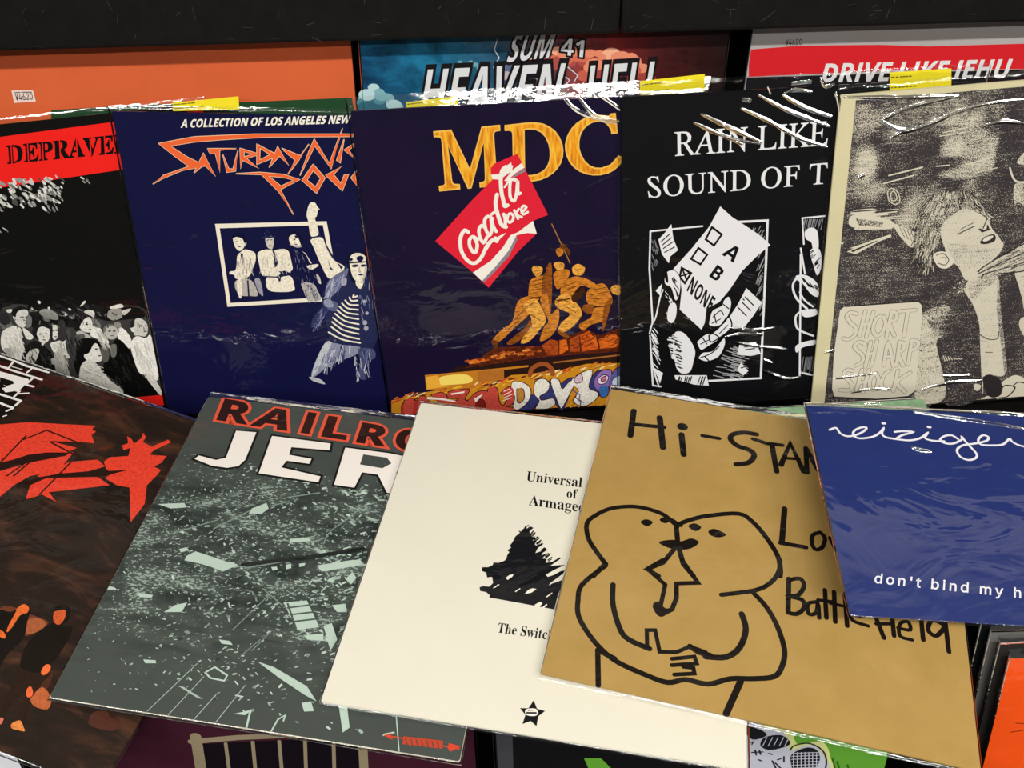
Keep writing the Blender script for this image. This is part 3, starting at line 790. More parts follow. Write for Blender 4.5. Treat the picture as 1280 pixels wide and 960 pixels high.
   ('P',4,'8a8590',0,'-67 1016 -55 987 -156 942 -247 845 -253 867 -163 957'),
   ('P',4,'f0ebe2',0,'-625 -8 -437 109 -310 244 -229 363 -154 390 -3 496 28 364 -67 377 -171 360 -252 209 -396 43 -541 -102'),
   ('P',4,'8a8590',0,'-541 -102 -396 43 -252 209 -171 360 -166 313 -256 146 -415 -20 -519 -115'),
   ('L',5,'f0ebe2',1,37,'-641 417 -673 438 -711 390 -727 314 -720 220 -681 139 -632 96 -579 101 -523 161 -456 283 -378 341'),
   ('P',5,'f0ebe2',1,'-539 139 -457 267 -378 341 -272 389 -334 331 -366 290 -410 299 -491 191'),
   ('L',5,'f0ebe2',1,34,'-556 335 -597 369 -632 340 -637 278 -609 213 -579 212 -562 289 -584 352'),
   ('L',5,'f0ebe2',1,33,'-474 454 -502 478 -533 442 -531 365 -499 301 -458 361'),
   ('L',5,'f0ebe2',1,33,'-395 541 -437 566 -472 530 -468 438 -435 375 -409 435 -409 557 -393 465 -367 410'),
   ('L',5,'f0ebe2',1,28,'-400 586 -369 607'),
   ('L',5,'f0ebe2',1,38,'-337 777 -357 689 -342 583 -311 475 -269 450'),
   ('L',5,'f0ebe2',1,37,'-237 1040 -274 1006 -293 920 -293 804 -282 729 -272 662 -242 667'),
   ('L',5,'f0ebe2',1,18,'-261 846 -215 916 -180 1044'),
   ('L',5,'f0ebe2',1,30,'-144 905 -193 915 -211 843 -210 740 -175 708 -150 781 -132 904 -136 780 -114 779'),
   ('L',5,'f0ebe2',1,32,'-284 580 -272 534 -276 458'),
   ('L',5,'f0ebe2',1,27,'-248 563 -221 584 -193 560 -200 515 -230 494 -253 518 -245 560'),
   ('L',5,'f0ebe2',1,25,'-180 612 -148 527'),
   ('L',5,'f0ebe2',1,23,'-136 624 -163 573 -111 540'),
   ('L',5,'f0ebe2',1,24,'-109 585 -63 635 -91 652 -112 615 -95 569 -50 589'),
  ]),
  ('bronze_figures_picture', [
   ('L',3,'9a6a3a',0,11,'178 453 277 215 348 38'),
   ('P',3,'folds c87a26',1,'210 188 247 202 284 176 275 129 230 116'),
   ('P',3,'folds 6d3a14',1,'247 202 285 246 350 164 334 118 306 175'),
   ('P',3,'folds c87a26',1,'-48 -117 74 -75 127 -62 116 -175 51 -303 -71 -312 -76 -229'),
   ('P',3,'folds e3a040',1,'-36 -4 3 29 70 6 60 -58 6 -87'),
   ('P',3,'folds 8f4d17',1,'74 -83 127 -62 100 -207 51 -303'),
   ('P',3,'folds c87a26',1,'-196 -355 -86 -295 36 -302 -46 -430 -95 -512 -241 -640 -356 -754 -437 -802 -474 -765 -365 -650 -260 -570'),
   ('P',3,'folds e3a040',1,'-136 -392 -11 -332 88 -556 22 -672 -92 -804 -187 -816 -85 -632 -65 -531'),
   ('P',3,'folds 8f4d17',1,'-327 -808 -132 -646 -82 -564 -62 -633 -169 -765 -266 -829'),
   ('P',3,'folds 70390f',1,'-490 -772 -428 -785 -424 -855 -463 -853'),
   ('P',3,'folds 8f4d17',1,'106 -12 161 48 161 -210 136 -508 89 -523 33 -368 100 -207'),
   ('P',3,'folds e3a040',1,'183 31 229 60 288 33 279 -22 233 -44'),
   ('P',3,'folds c87a26',1,'180 -65 286 -23 346 -58 283 -184 206 -229'),
   ('P',3,'folds c87a26',1,'35 -335 112 -290 136 -508 215 -446 219 -598 144 -749 17 -811 70 -641 111 -575'),
   ('P',3,'folds e3a040',1,'369 -11 422 25 482 -2 496 -35 465 -97 383 -85'),
   ('P',3,'folds c87a26',1,'267 -184 375 -108 495 -132 600 -203 570 -250 464 -211 402 -257 340 -336 249 -298'),
   ('P',3,'folds e3a040',1,'187 -360 280 -283 355 -337 460 -510 365 -658 270 -721 208 -718 241 -617 336 -520 215 -446'),
   ('P',3,'folds 8f4d17',1,'208 -700 316 -759 299 -792 223 -744'),
   ('P',3,'folds c87a26',1,'508 -296 585 -218 691 -208 767 -361 752 -443 629 -444 522 -413'),
   ('P',3,'folds e3a040',1,'752 -261 797 -222 851 -242 851 -332 782 -320'),
   ('P',3,'folds c87a26',1,'427 -644 552 -566 583 -467 721 -475 690 -608 551 -652 472 -716'),
   ('P',3,'folds 8f4d17',1,'691 -440 767 -377 721 -576 682 -728 667 -693'),
   ('P',3,'folds 8f4d17',1,'476 -427 584 -433 552 -532 475 -494'),
   ('P',4,'folds 3b1b0a',1,'356 -320 464 -228 493 -279 431 -358 377 -388'),
   ('P',4,'folds 4a2410',0,'-71 -312 51 -303 43 -319 -64 -329'),
   ('P',4,'folds 4a2410',0,'187 -352 279 -349 340 -336 340 -353 217 -370'),
   ('L',4,'5c2f10',0,7,'-34 -134 103 -109'),
   ('L',4,'5c2f10',0,7,'-43 -182 87 -157'),
   ('L',4,'5c2f10',0,7,'-53 -231 69 -221'),
   ('L',4,'5c2f10',0,7,'-122 -426 -28 -365'),
   ('L',4,'5c2f10',0,7,'-79 -496 26 -570'),
   ('L',4,'5c2f10',0,7,'282 -217 404 -159'),
   ('L',4,'5c2f10',0,7,'296 -251 418 -209'),
   ('L',4,'5c2f10',0,7,'248 -347 339 -386'),
   ('L',4,'5c2f10',0,7,'277 -416 398 -507'),
   ('L',4,'5c2f10',0,7,'554 -266 706 -242'),
   ('L',4,'5c2f10',0,7,'554 -315 737 -293'),
   ('L',4,'5c2f10',0,7,'553 -365 737 -359'),
   ('L',4,'5c2f10',0,7,'-236 -555 -122 -426'),
   ('L',4,'5c2f10',0,7,'-303 -653 -206 -573'),
  ]),
  ('rock_picture', [
   ('P',4,'folds a8481a',0,'31 -864 127 -791 205 -822 208 -980 90 -982'),
   ('P',4,'folds d4641f',0,'221 -814 291 -801 312 -933 216 -981'),
   ('P',4,'folds a8481a',0,'323 -811 425 -756 430 -958 327 -952'),
   ('P',4,'folds c8561c',0,'433 -765 535 -719 627 -934 453 -959'),
   ('P',4,'folds d4641f',0,'534 -789 597 -775 627 -934'),
   ('P',4,'folds d4641f',0,'627 -829 721 -782 799 -769 847 -824 831 -929 643 -935'),
   ('P',3,'folds 5a2410',0,'-788 -1083 -456 -853 47 -865 268 -791 488 -700 643 -778 846 -703 847 -982 10 -1004 -467 -1048'),
   ('P',4,'folds b4521a',0,'-131 -938 -61 -928 -53 -969 -126 -975'),
   ('P',4,'folds 8a3a14',0,'-767 -1002 -727 -990 -719 -1012 -762 -1020'),
   ('P',4,'folds d96c22',0,'-749 -994 -656 -985 -649 -1020 -745 -1025'),
   ('P',4,'folds b4521a',0,'-328 -939 -234 -930 -226 -951 -322 -956'),
   ('P',4,'folds b4521a',0,'-562 -986 -520 -975 -512 -1002 -557 -1010'),
   ('P',4,'folds d96c22',0,'-713 -988 -666 -977 -658 -999 -708 -1007'),
   ('P',4,'folds e08534',0,'-337 -924 -272 -914 -264 -946 -332 -953'),
   ('P',4,'folds b4521a',0,'-416 -917 -359 -906 -351 -932 -411 -939'),
   ('P',4,'folds e08534',0,'-229 -937 -160 -927 -152 -959 -225 -966'),
   ('P',4,'folds 8a3a14',0,'-205 -930 -111 -922 -102 -944 -199 -949'),
   ('P',4,'folds d96c22',0,'-663 -990 -572 -981 -564 -1011 -659 -1016'),
   ('P',4,'folds e08534',0,'-175 -901 -88 -892 -79 -919 -170 -925'),
   ('P',4,'folds e08534',0,'-313 -923 -250 -913 -243 -952 -308 -959'),
   ('P',4,'folds 8a3a14',0,'-410 -933 -371 -921 -364 -957 -406 -966'),
   ('P',4,'folds 8a3a14',0,'-565 -974 -490 -964 -482 -985 -560 -991'),
   ('P',4,'folds e08534',0,'-507 -953 -442 -942 -434 -967 -502 -974'),
   ('P',4,'folds d96c22',0,'-692 -998 -633 -987 -627 -1028 -689 -1035'),
   ('P',4,'folds 8a3a14',0,'-662 -987 -609 -976 -602 -999 -657 -1007'),
   ('P',4,'folds 8a3a14',0,'-96 -916 -36 -906 -28 -934 -91 -941'),
   ('P',4,'folds b4521a',0,'-21 -919 25 -908 33 -933 -15 -941'),
   ('P',4,'folds b4521a',0,'-787 -992 -740 -980 -732 -1007 -782 -1014'),
   ('P',4,'folds d96c22',0,'-456 -959 -387 -949 -380 -991 -452 -998'),
   ('P',4,'folds 8a3a14',0,'-424 -922 -331 -913 -324 -949 -419 -954'),
   ('P',4,'folds b4521a',0,'-473 -960 -409 -950 -401 -979 -468 -986'),
   ('P',4,'folds d96c22',0,'-743 -1006 -698 -995 -690 -1023 -739 -1030'),
   ('P',4,'folds d96c22',0,'-714 -988 -646 -978 -639 -1020 -710 -1027'),
   ('P',4,'folds e08534',0,'-741 -1006 -682 -995 -675 -1030 -737 -1037'),
   ('P',4,'folds 8a3a14',0,'-307 -930 -265 -918 -257 -950 -302 -958'),
   ('P',4,'folds e08534',0,'-406 -956 -362 -944 -355 -982 -402 -990'),
   ('P',4,'folds e08534',0,'-406 -931 -340 -920 -332 -945 -401 -952'),
   ('P',4,'folds d96c22',0,'-677 -984 -640 -972 -633 -1004 -673 -1012'),
   ('P',4,'folds b4521a',0,'-232 -936 -174 -925 -166 -949 -226 -956'),
   ('P',4,'folds b4521a',0,'-362 -917 -307 -906 -299 -931 -357 -938'),
   ('P',4,'folds 8a3a14',0,'-140 -874 -61 -864 -53 -889 -135 -895'),
   ('L',5,'5a2410',0,8,'498 -782 523 -749'),
   ('L',5,'5a2410',0,8,'461 -814 518 -783'),
   ('L',5,'5a2410',0,8,'779 -861 847 -830'),
   ('L',5,'5a2410',0,8,'794 -937 835 -904'),
   ('L',5,'5a2410',0,8,'434 -808 467 -775'),
   ('L',5,'5a2410',0,8,'425 -866 492 -835'),
   ('L',5,'5a2410',0,8,'725 -862 779 -830'),
   ('L',5,'5a2410',0,8,'706 -803 760 -771'),
   ('L',5,'5a2410',0,8,'757 -909 816 -878'),
   ('L',5,'5a2410',0,8,'555 -808 615 -776'),
   ('L',5,'5a2410',0,8,'485 -896 555 -865'),
   ('L',5,'5a2410',0,8,'516 -838 584 -807'),
   ('L',5,'5a2410',0,8,'670 -813 700 -780'),
   ('L',5,'5a2410',0,8,'400 -907 462 -875'),
   ('L',5,'5a2410',0,8,'398 -895 468 -864'),
   ('L',5,'5a2410',0,8,'639 -838 688 -806'),
  ]),
  ('plinth_picture', [
   ('P',2,'2a1712',0,'-869 -1055 851 -987 860 -1184 -262 -1231 -663 -1230 -1236 -1311'),
   ('P',3,'c27a22',0,'-1219 -1141 -655 -1117 -116 -1086 -117 -1109 -417 -1131 -466 -1288 -871 -1333 -1223 -1323'),
   ('P',4,'f4d768',1,'-1058 -1173 -817 -1153 -721 -1204 -745 -1260 -907 -1273 -1067 -1264'),
   ('P',4,'e8a93a',0,'-1208 -1164 -1076 -1149 -1067 -1264 -969 -1292 -1212 -1313'),
   ('P',4,'b06a25',0,'-656 -1129 -376 -1116 -383 -1247 -664 -1253'),
   ('L',4,'a4622c',0,18,'152 -1071 851 -1022'),
   ('L',4,'9a4f26',1,50,'-105 -1206 -78 -1129 3 -1084 82 -1093 130 -1152 138 -1210'),
   ('L',4,'b87038',0,14,'-61 -1193 100 -1173'),
  ]),
  ('graffiti_lettering', [
   ('P',3,'c8881f',0,'-1277 -1355 -727 -1284 -465 -1276 -301 -1195 139 -1187 499 -1107 860 -1117 863 -1506 759 -1625 -528 -1625 -886 -1518 -1403 -1625 -1625 -1625 -1625 -1568 -1608 -1428'),
   ('H',4,'c5432a e8b030 d06a2a a86a1c e9d8a0 6a2a1c',0.74,2.03,100,11,'-1604 -1394 816 -1092 816 -1155 -1613 -1470',(3.25,9.74,4.76,0.87)),
   ('H',4,'e0a030 a8641c d88a2a',0.75,1.87,60,12,'-281 -1614 696 -1613 696 -1625 -288 -1625',(2.2,7.68,3.95,0.88)),
   ('L',5,'3a1512',1,20,'-1516 -1599 -1493 -1482 -1407 -1440 -1309 -1470 -1308 -1564 -1407 -1625 -1516 -1599'),
   ('P',6,'mottle b8322c',1,'-1516 -1599 -1493 -1482 -1407 -1440 -1309 -1470 -1308 -1564 -1400 -1625 -1423 -1625'),
   ('L',5,'3a1512',1,21,'-1467 -1437 -1365 -1431 -1404 -1606 -1487 -1613 -1467 -1437'),
   ('P',6,'mottle c2483c',1,'-1467 -1437 -1365 -1431 -1404 -1606 -1487 -1613'),
   ('L',5,'3a1512',1,21,'-1326 -1445 -1260 -1391 -1208 -1476 -1237 -1568 -1317 -1552 -1326 -1445'),
   ('P',6,'mottle c2483c',1,'-1326 -1445 -1260 -1391 -1208 -1476 -1237 -1568 -1317 -1552'),
   ('L',5,'3a1512',1,21,'-1169 -1385 -1076 -1362 -1018 -1394 -983 -1466 -802 -1476 -808 -1558 -949 -1538 -1030 -1533 -1086 -1483 -1169 -1385'),
   ('P',6,'mottle c2483c',1,'-1169 -1385 -1076 -1362 -1018 -1394 -983 -1466 -802 -1476 -808 -1558 -949 -1538 -1030 -1533 -1086 -1483'),
   ('L',5,'3a1512',1,21,'-985 -1361 -771 -1339 -820 -1452 -808 -1558 -888 -1542 -891 -1448 -980 -1431 -985 -1361'),
   ('P',6,'mottle c2483c',1,'-985 -1361 -771 -1339 -820 -1452 -808 -1558 -888 -1542 -891 -1448 -980 -1431'),
   ('L',5,'3a1512',1,21,'-782 -1478 -673 -1379 -553 -1398 -546 -1610 -748 -1574 -782 -1478'),
   ('P',6,'mottle c2483c',1,'-782 -1478 -673 -1379 -553 -1398 -546 -1610 -748 -1574'),
   ('L',6,'3a1512',1,20,'-706 -1553 -680 -1484 -620 -1487 -616 -1582 -706 -1553'),
   ('P',7,'mottle 7c2018',1,'-706 -1553 -680 -1484 -620 -1487 -616 -1582'),
   ('L',5,'3a1512',1,21,'-560 -1351 -469 -1345 -441 -1545 -301 -1601 -325 -1625 -528 -1625 -560 -1351'),
   ('P',6,'mottle c2483c',1,'-560 -1351 -469 -1345 -441 -1545 -301 -1601 -311 -1625 -529 -1625'),
   ('P',8,'f4e8e4',0,'-1221 -1405 -1081 -1425 -923 -1469 -914 -1489 -1083 -1450 -1224 -1433'),
   ('P',8,'f4e8e4',0,'-966 -1378 -813 -1359 -818 -1378 -957 -1397'),
   ('P',8,'f4e8e4',0,'-719 -1458 -614 -1399 -636 -1428 -702 -1506'),
   ('L',4,'3a1512',1,20,'-302 -1624 -237 -1534 -71 -1450 -13 -1524 -98 -1625 -243 -1625 -302 -1624'),
   ('P',5,'mottle 353a72',1,'-302 -1624 -237 -1534 -71 -1450 -13 -1524 -98 -1625 -99 -1625 -302 -1625'),
   ('L',4,'3a1512',1,20,'-13 -1524 96 -1298 176 -1280 132 -1416 169 -1534 25 -1596 -13 -1524'),
   ('P',5,'mottle 353a72',1,'-13 -1524 96 -1298 176 -1280 132 -1416 169 -1534 25 -1596'),
   ('L',4,'3a1512',1,21,'132 -1439 256 -1308 356 -1291 248 -1625 187 -1625 132 -1439'),
   ('P',5,'mottle 353a72',1,'132 -1439 256 -1308 356 -1291 257 -1625 186 -1625'),
   ('L',4,'3a1512',1,20,'495 -1414 597 -1214 697 -1220 656 -1470 534 -1533 495 -1414'),
   ('P',5,'mottle 353a72',1,'495 -1414 597 -1214 697 -1220 656 -1470 534 -1533'),
   ('L',5,'3a1512',1,21,'-285 -1276 -185 -1293 -108 -1378 -134 -1516 -241 -1616 -301 -1589 -274 -1461 -309 -1366 -285 -1276'),
   ('P',6,'mottle e6e2d8',1,'-285 -1276 -185 -1293 -108 -1378 -134 -1516 -241 -1616 -301 -1589 -274 -1461 -309 -1366'),
   ('L',6,'3a1512',1,20,'-249 -1370 -189 -1373 -184 -1490 -247 -1533 -249 -1370'),
   ('P',7,'mottle b8803a',1,'-249 -1370 -189 -1373 -184 -1490 -247 -1533'),
   ('L',5,'3a1512',1,20,'-70 -1427 -45 -1290 37 -1260 95 -1321 72 -1412 -11 -1465 7 -1525 129 -1509 148 -1580 44 -1625 -57 -1615 -13 -1524 -70 -1427'),
   ('P',6,'mottle e6e2d8',1,'-70 -1427 -45 -1290 37 -1260 95 -1321 72 -1412 -11 -1465 7 -1525 129 -1509 148 -1580 76 -1625 -25 -1625 -57 -1615 -13 -1524'),
   ('L',5,'3a1512',1,20,'116 -1288 196 -1281 233 -1399 316 -1311 376 -1315 292 -1495 217 -1625 179 -1535 116 -1288'),
   ('P',6,'mottle e6e2d8',1,'116 -1288 196 -1281 233 -1399 316 -1311 376 -1315 292 -1495 227 -1625 211 -1625 179 -1535'),
   ('L',5,'3a1512',1,20,'336 -1312 418 -1226 558 -1189 516 -1392 616 -1468 575 -1559 452 -1622 352 -1545 414 -1432 336 -1312'),
   ('P',6,'mottle e6e2d8',1,'336 -1312 418 -1226 558 -1189 516 -1392 616 -1468 575 -1559 452 -1622 352 -1545 414 -1432'),
   ('L',6,'3a1512',1,20,'377 -1269 437 -1227 446 -1308 386 -1327 377 -1269'),
   ('P',7,'mottle d8b8c8',1,'377 -1269 437 -1227 446 -1308 386 -1327'),
   ('L',7,'7a2830',0,11,'334 -1405 394 -1454 373 -1511 433 -1550 422 -1620'),
   ('L',7,'4a5aa0',0,11,'364 -1429 424 -1479 412 -1549 463 -1575'),
   ('L',5,'3a1512',1,20,'576 -1350 637 -1216 757 -1201 737 -1382 636 -1446 576 -1350'),
   ('P',6,'mottle 8a6ab0',1,'576 -1350 637 -1216 757 -1201 737 -1382 636 -1446'),
   ('L',6,'3a1512',1,20,'617 -1306 677 -1253 727 -1278 697 -1345 637 -1353 617 -1306'),
   ('P',7,'mottle e6d8e8',1,'617 -1306 677 -1253 727 -1278 697 -1345 637 -1353'),
   ('L',7,'3a1512',1,20,'657 -1286 697 -1270 697 -1311 661 -1320 657 -1286'),
   ('P',8,'mottle c06a98',1,'657 -1286 697 -1270 697 -1311 661 -1320'),
   ('L',5,'3a1512',1,20,'737 -1336 797 -1203 860 -1184 862 -1459 757 -1430 737 -1336'),
   ('P',6,'mottle 5a5a9a',1,'737 -1336 797 -1203 860 -1184 862 -1459 757 -1430'),
   ('L',6,'3a1512',1,20,'777 -1316 861 -1275 862 -1413 787 -1420 777 -1316'),
   ('P',7,'mottle c8d4e8',1,'777 -1316 861 -1275 862 -1413 787 -1420'),
   ('L',5,'3a1512',1,20,'636 -1399 717 -1381 727 -1486 656 -1517 636 -1399'),
   ('P',6,'mottle 3a6ab0',1,'636 -1399 717 -1381 727 -1486 656 -1517'),
   ('L',5,'3a1512',1,20,'-423 -1406 -348 -1341 -289 -1367 -298 -1530 -401 -1571 -356 -1480 -423 -1406'),
   ('P',6,'mottle c2483c',1,'-423 -1406 -348 -1341 -289 -1367 -298 -1530 -401 -1571 -356 -1480'),
   ('L',7,'f0dcd6',0,9,'-394 -1431 -311 -1389'),
   ('L',7,'f0dcd6',0,9,'-396 -1466 -302 -1425'),
   ('L',7,'f0dcd6',0,9,'-408 -1500 -315 -1470'),
   ('L',7,'f0dcd6',0,9,'-391 -1385 -329 -1360'),
  ]),
 ]),
 'rain': dict(size=327.6, loc=[0.27504, 0.76129, 1.01418], axes=[[0.999657, 0.004701, 0.025748], [-0.026172, 0.190807, 0.981279], [-0.000299, -0.981616, 0.190864]], parts=[
  ('title_lettering', [
   ('T',1,'e6e6ea','serif_roman','RAIN LIKE',3,0,[-112.18,107.57],[41.78,0.71],[-2.54,47.34]),
   ('T',1,'e6e6ea','serif_roman','SOUND OF T',3,0,[-137.48,68.88],[42.23,1.1],[-2.56,42.74]),
  ]),
  ('ballot_picture', [
   ('L',2,'e6e6ea',0,17,'-1352 351 -847 375'),
   ('L',2,'e6e6ea',0,23,'-515 399 -218 397 -196 -39 -170 -726 -140 -1352 -693 -1352'),
   ('L',2,'e6e6ea',0,18,'-1352 351 -1353 -39 -1308 -613 -1323 -899 -1286 -1373 -1201 -1391'),
   ('H',2,'9a9a9e',0.64,0.64,30,5,'-443 374 -240 363 -224 181 -308 207',(-3.31,-2.07,-4.14,-10.34)),
   ('H',2,'9a9a9e',0.65,0.65,26,6,'-286 184 -220 180 -173 -631 -217 -536',(-3.36,-2.1,-4.2,-10.5)),
   ('H',2,'a8a8ac',0.7,0.79,55,7,'-523 -897 -346 -956 -385 -1325 -684 -1307',(5.72,13.74,-1.83,-5.04)),
   ('H',2,'808086',0.56,0.64,22,8,'-1347 329 -1270 325 -1282 23 -1339 -40',(1.25,2.08,-3.74,-5.82)),
   ('P',3,'e6e6ea',0,'-686 565 -569 455 -292 259 -170 145 -294 33 -428 -114 -539 -310 -636 -442 -760 -504 -772 -667 -801 -742 -1035 -500 -1023 -283 -1049 -146 -1115 -53 -938 156 -785 361'),
   ('L',4,'121214',0,21,'-755 360 -655 280 -724 170 -809 239 -755 360 -655 280'),
   ('L',4,'121214',0,21,'-876 153 -786 78 -847 -20 -943 43 -876 153 -786 78'),
   ('L',4,'121214',0,22,'-1032 -47 -936 -108 -994 -212 -1049 -146 -1032 -47 -936 -108'),
   ('L',4,'121214',0,17,'-1021 -69 -975 -184'),
   ('L',4,'121214',0,17,'-947 -107 -1039 -135'),
   ('T',4,'121214','sans_bold','A',5,0,[-64.24,7.41],[26.15,-20.38],[18.1,23.81]),
   ('T',4,'121214','sans_bold','B',5,0,[-76.86,-13.94],[22.7,-18.66],[15.89,24.52]),
   ('T',4,'121214','sans_bold','NONE',4,0,[-98.07,-28.5],[12.76,-13.37],[11.69,31.24]),
   ('P',3,'e6e6ea',0,'-1151 414 -1126 264 -1076 142 -1150 81 -1162 9 -1233 108 -1272 261 -1209 332'),
   ('P',3,'e6e6ea',0,'-372 -302 -201 -472 -284 -625 -361 -739 -489 -755 -520 -611 -444 -476'),
   ('P',3,'e6e6ea',0,'-395 -929 -230 -914 -164 -1059 -271 -1077 -415 -1054'),
   ('P',3,'e6e6ea',0,'-364 -1151 -280 -1256 -331 -1308 -402 -1236'),
   ('P',3,'e6e6ea',0,'-1285 -279 -1194 -171 -1212 -272 -1241 -334'),
   ('L',4,'121214',0,11,'-1247 238 -1168 309'),
   ('L',4,'121214',0,11,'-1230 205 -1147 275'),
   ('L',4,'121214',0,11,'-1221 168 -1129 232'),
   ('L',4,'121214',0,11,'-1207 128 -1112 177'),
   ('L',4,'121214',0,12,'-376 -399 -284 -497'),
   ('L',4,'121214',0,12,'-403 -455 -311 -553'),
   ('L',4,'121214',0,12,'-441 -511 -349 -610'),
   ('L',4,'121214',0,12,'-395 -421 -384 -433'),
   ('L',4,'121214',0,12,'-345 -968 -248 -961'),
   ('L',4,'121214',0,12,'-331 -1000 -234 -991'),
   ('L',4,'121214',0,13,'-360 -1213 -316 -1203'),
   ('P',4,'0e0e10',1,'-1201 -81 -1104 -65 -1038 -169 -1051 -372 -1034 -535 -874 -780 -715 -934 -547 -847 -537 -945 -720 -1255 -690 -1408 -1050 -1260 -1211 -1052 -1335 -874 -1326 -754 -1269 -475 -1232 -293'),
   ('P',5,'e6e6ea',1,'-1186 -93 -1104 -71 -1044 -168 -1046 -327 -1082 -393 -1129 -254 -1193 -205'),
   ('P',6,'0e0e10',1,'-1200 -93 -1176 -83 -1162 -195 -1190 -171'),
   ('P',5,'e6e6ea',1,'-1143 -447 -1091 -420 -1066 -487 -1078 -603 -1119 -647 -1160 -586'),
   ('P',5,'e6e6ea',1,'-1079 -769 -1004 -754 -925 -837 -856 -980 -868 -1109 -897 -1224 -974 -1245 -1035 -1191 -1065 -1085 -1087 -961'),
   ('H',5,'e6e6ea',0.78,1.39,36,9,'-1176 -763 -1057 -770 -1021 -1162 -1101 -1058',(4.54,10.21,-1.36,-4.08)),
   ('H',6,'0e0e10',0.7,1.14,22,10,'-1099 -791 -1046 -794 -1010 -1163 -1054 -1160',(3.18,7.28,-1.36,-3.18)),
   ('H',5,'e6e6ea',0.69,1.04,20,11,'-1324 -683 -1294 -685 -1252 -1149 -1291 -1146',(4.06,5.87,-6.32,-9.02)),
   ('H',5,'e6e6ea',0.59,0.84,14,12,'-1191 -273 -1125 -368 -1089 -485 -1171 -574',(0.87,3.06,-2.18,-5.24)),
   ('H',6,'0e0e10',0.66,0.99,12,13,'-1144 -118 -1101 -143 -1064 -303 -1106 -301',(1.29,3.02,-3.02,-6.47)),
   ('L',5,'e6e6ea',1,15,'-1337 -754 -1318 -660 -1277 -568 -1241 -361 -1212 -272'),
   ('L',5,'e6e6ea',1,16,'-1332 -778 -1296 -1121 -1223 -1389'),
   ('P',5,'e6e6ea',0,'-1296 -1146 -1183 -1227 -1213 -1352 -1237 -1275'),
   ('P',5,'e6e6ea',0,'-1061 -1260 -719 -1280 -690 -1408 -846 -1386 -1048 -1311'),
   ('H',6,'0e0e10',0.82,1.27,14,14,'-1028 -1274 -718 -1293 -717 -1305 -1038 -1286',(-2.36,-1.42,-8.49,-9.91)),
   ('P',5,'e6e6ea',1,'-731 -646 -705 -531 -613 -478 -595 -421 -545 -378 -509 -449 -523 -565 -579 -679 -663 -716 -728 -694'),
   ('L',6,'0e0e10',1,14,'-731 -646 -705 -531 -613 -478 -595 -421 -545 -378 -509 -449 -523 -565 -579 -679 -663 -716 -728 -694 -731 -646'),
   ('P',5,'e6e6ea',1,'-722 -813 -619 -724 -541 -610 -494 -684 -510 -754 -612 -844 -696 -887'),
   ('L',6,'0e0e10',1,14,'-722 -813 -619 -724 -541 -610 -494 -684 -510 -754 -612 -844 -696 -887 -722 -813'),
   ('P',5,'e6e6ea',1,'-848 -878 -766 -799 -680 -792 -612 -856 -715 -934 -800 -978'),
   ('L',6,'0e0e10',1,14,'-848 -878 -766 -799 -680 -792 -612 -856 -715 -934 -800 -978 -848 -878'),
   ('P',5,'e6e6ea',1,'-828 -1074 -777 -1004 -669 -986 -569 -846 -543 -920 -599 -1063 -727 -1117'),
   ('L',6,'0e0e10',1,14,'-828 -1074 -777 -1004 -669 -986 -569 -846 -543 -920 -599 -1063 -727 -1117 -828 -1074'),
   ('L',7,'0e0e10',1,11,'-691 -602 -620 -536 -585 -584'),
   ('L',7,'0e0e10',1,11,'-697 -672 -614 -629'),
   ('L',7,'0e0e10',1,11,'-615 -795 -535 -705'),
   ('L',7,'0e0e10',1,11,'-803 -905 -719 -861'),
   ('L',7,'0e0e10',1,12,'-795 -1064 -689 -1021 -607 -941'),
   ('L',7,'0e0e10',1,11,'-592 -468 -536 -517'),
   ('L',7,'0e0e10',1,11,'-682 -567 -654 -674'),
   ('L',7,'0e0e10',1,11,'-785 -834 -738 -909'),
   ('L',7,'0e0e10',1,12,'-752 -1054 -706 -1106'),
  ]),
  ('second_panel_picture', [
   ('L',2,'e6e6ea',0,16,'160 134 118 402 332 411'),
   ('L',2,'e6e6ea',0,19,'271 -1343 193 -517 141 26'),
   ('L',2,'e6e6ea',0,22,'267 -1305 426 -1352'),
   ('H',2,'8a8a90',0.63,0.71,18,15,'133 395 325 384 326 376 134 387',(-1.24,-0.62,-6.19,-12.37)),
   ('P',3,'e6e6ea',1,'157 263 214 302 279 256 309 82 259 74 230 151 175 187'),
   ('P',3,'e6e6ea',1,'229 65 321 70 360 -96 331 -206 277 -92'),
   ('P',3,'e6e6ea',1,'122 -194 226 -200 341 -296 367 -435 291 -407 194 -288 126 -239'),
   ('L',2,'e6e6ea',1,22,'128 -217 95 -305 147 -445 266 -567'),
   ('L',2,'e6e6ea',1,17,'134 92 203 -176'),
   ('L',2,'e6e6ea',1,17,'172 -378 234 -473 327 -548'),
   ('L',2,'e6e6ea',1,21,'352 -584 225 -588 166 -632 162 -702 204 -799 364 -880'),
   ('P',3,'e6e6ea',1,'210 -1066 192 -991 263 -947 391 -930 396 -979 269 -1008'),
   ('P',3,'e6e6ea',1,'216 -599 351 -577 369 -643 254 -660'),
   ('H',2,'77777c',0.71,0.89,14,16,'285 -1119 412 -1127 414 -1139 286 -1132',(-0.7,0.0,-13.96,-19.77)),
   ('H',5,'0e0e10',0.65,0.9,16,17,'189 56 301 61 337 -162 259 -113',(1.7,3.39,4.24,2.12)),
   ('H',5,'0e0e10',0.66,0.91,16,18,'153 -196 320 -295 354 -411 213 -267',(3.03,5.19,-3.46,-6.06)),
  ]),
 ]),
 'sss': dict(size=333.6, loc=[0.47839, 0.75526, 1.01463], axes=[[0.998619, 0.009214, 0.051717], [-0.052525, 0.190976, 0.980188], [-0.000845, -0.981551, 0.191197]], parts=[
  ('crowd_photograph', [
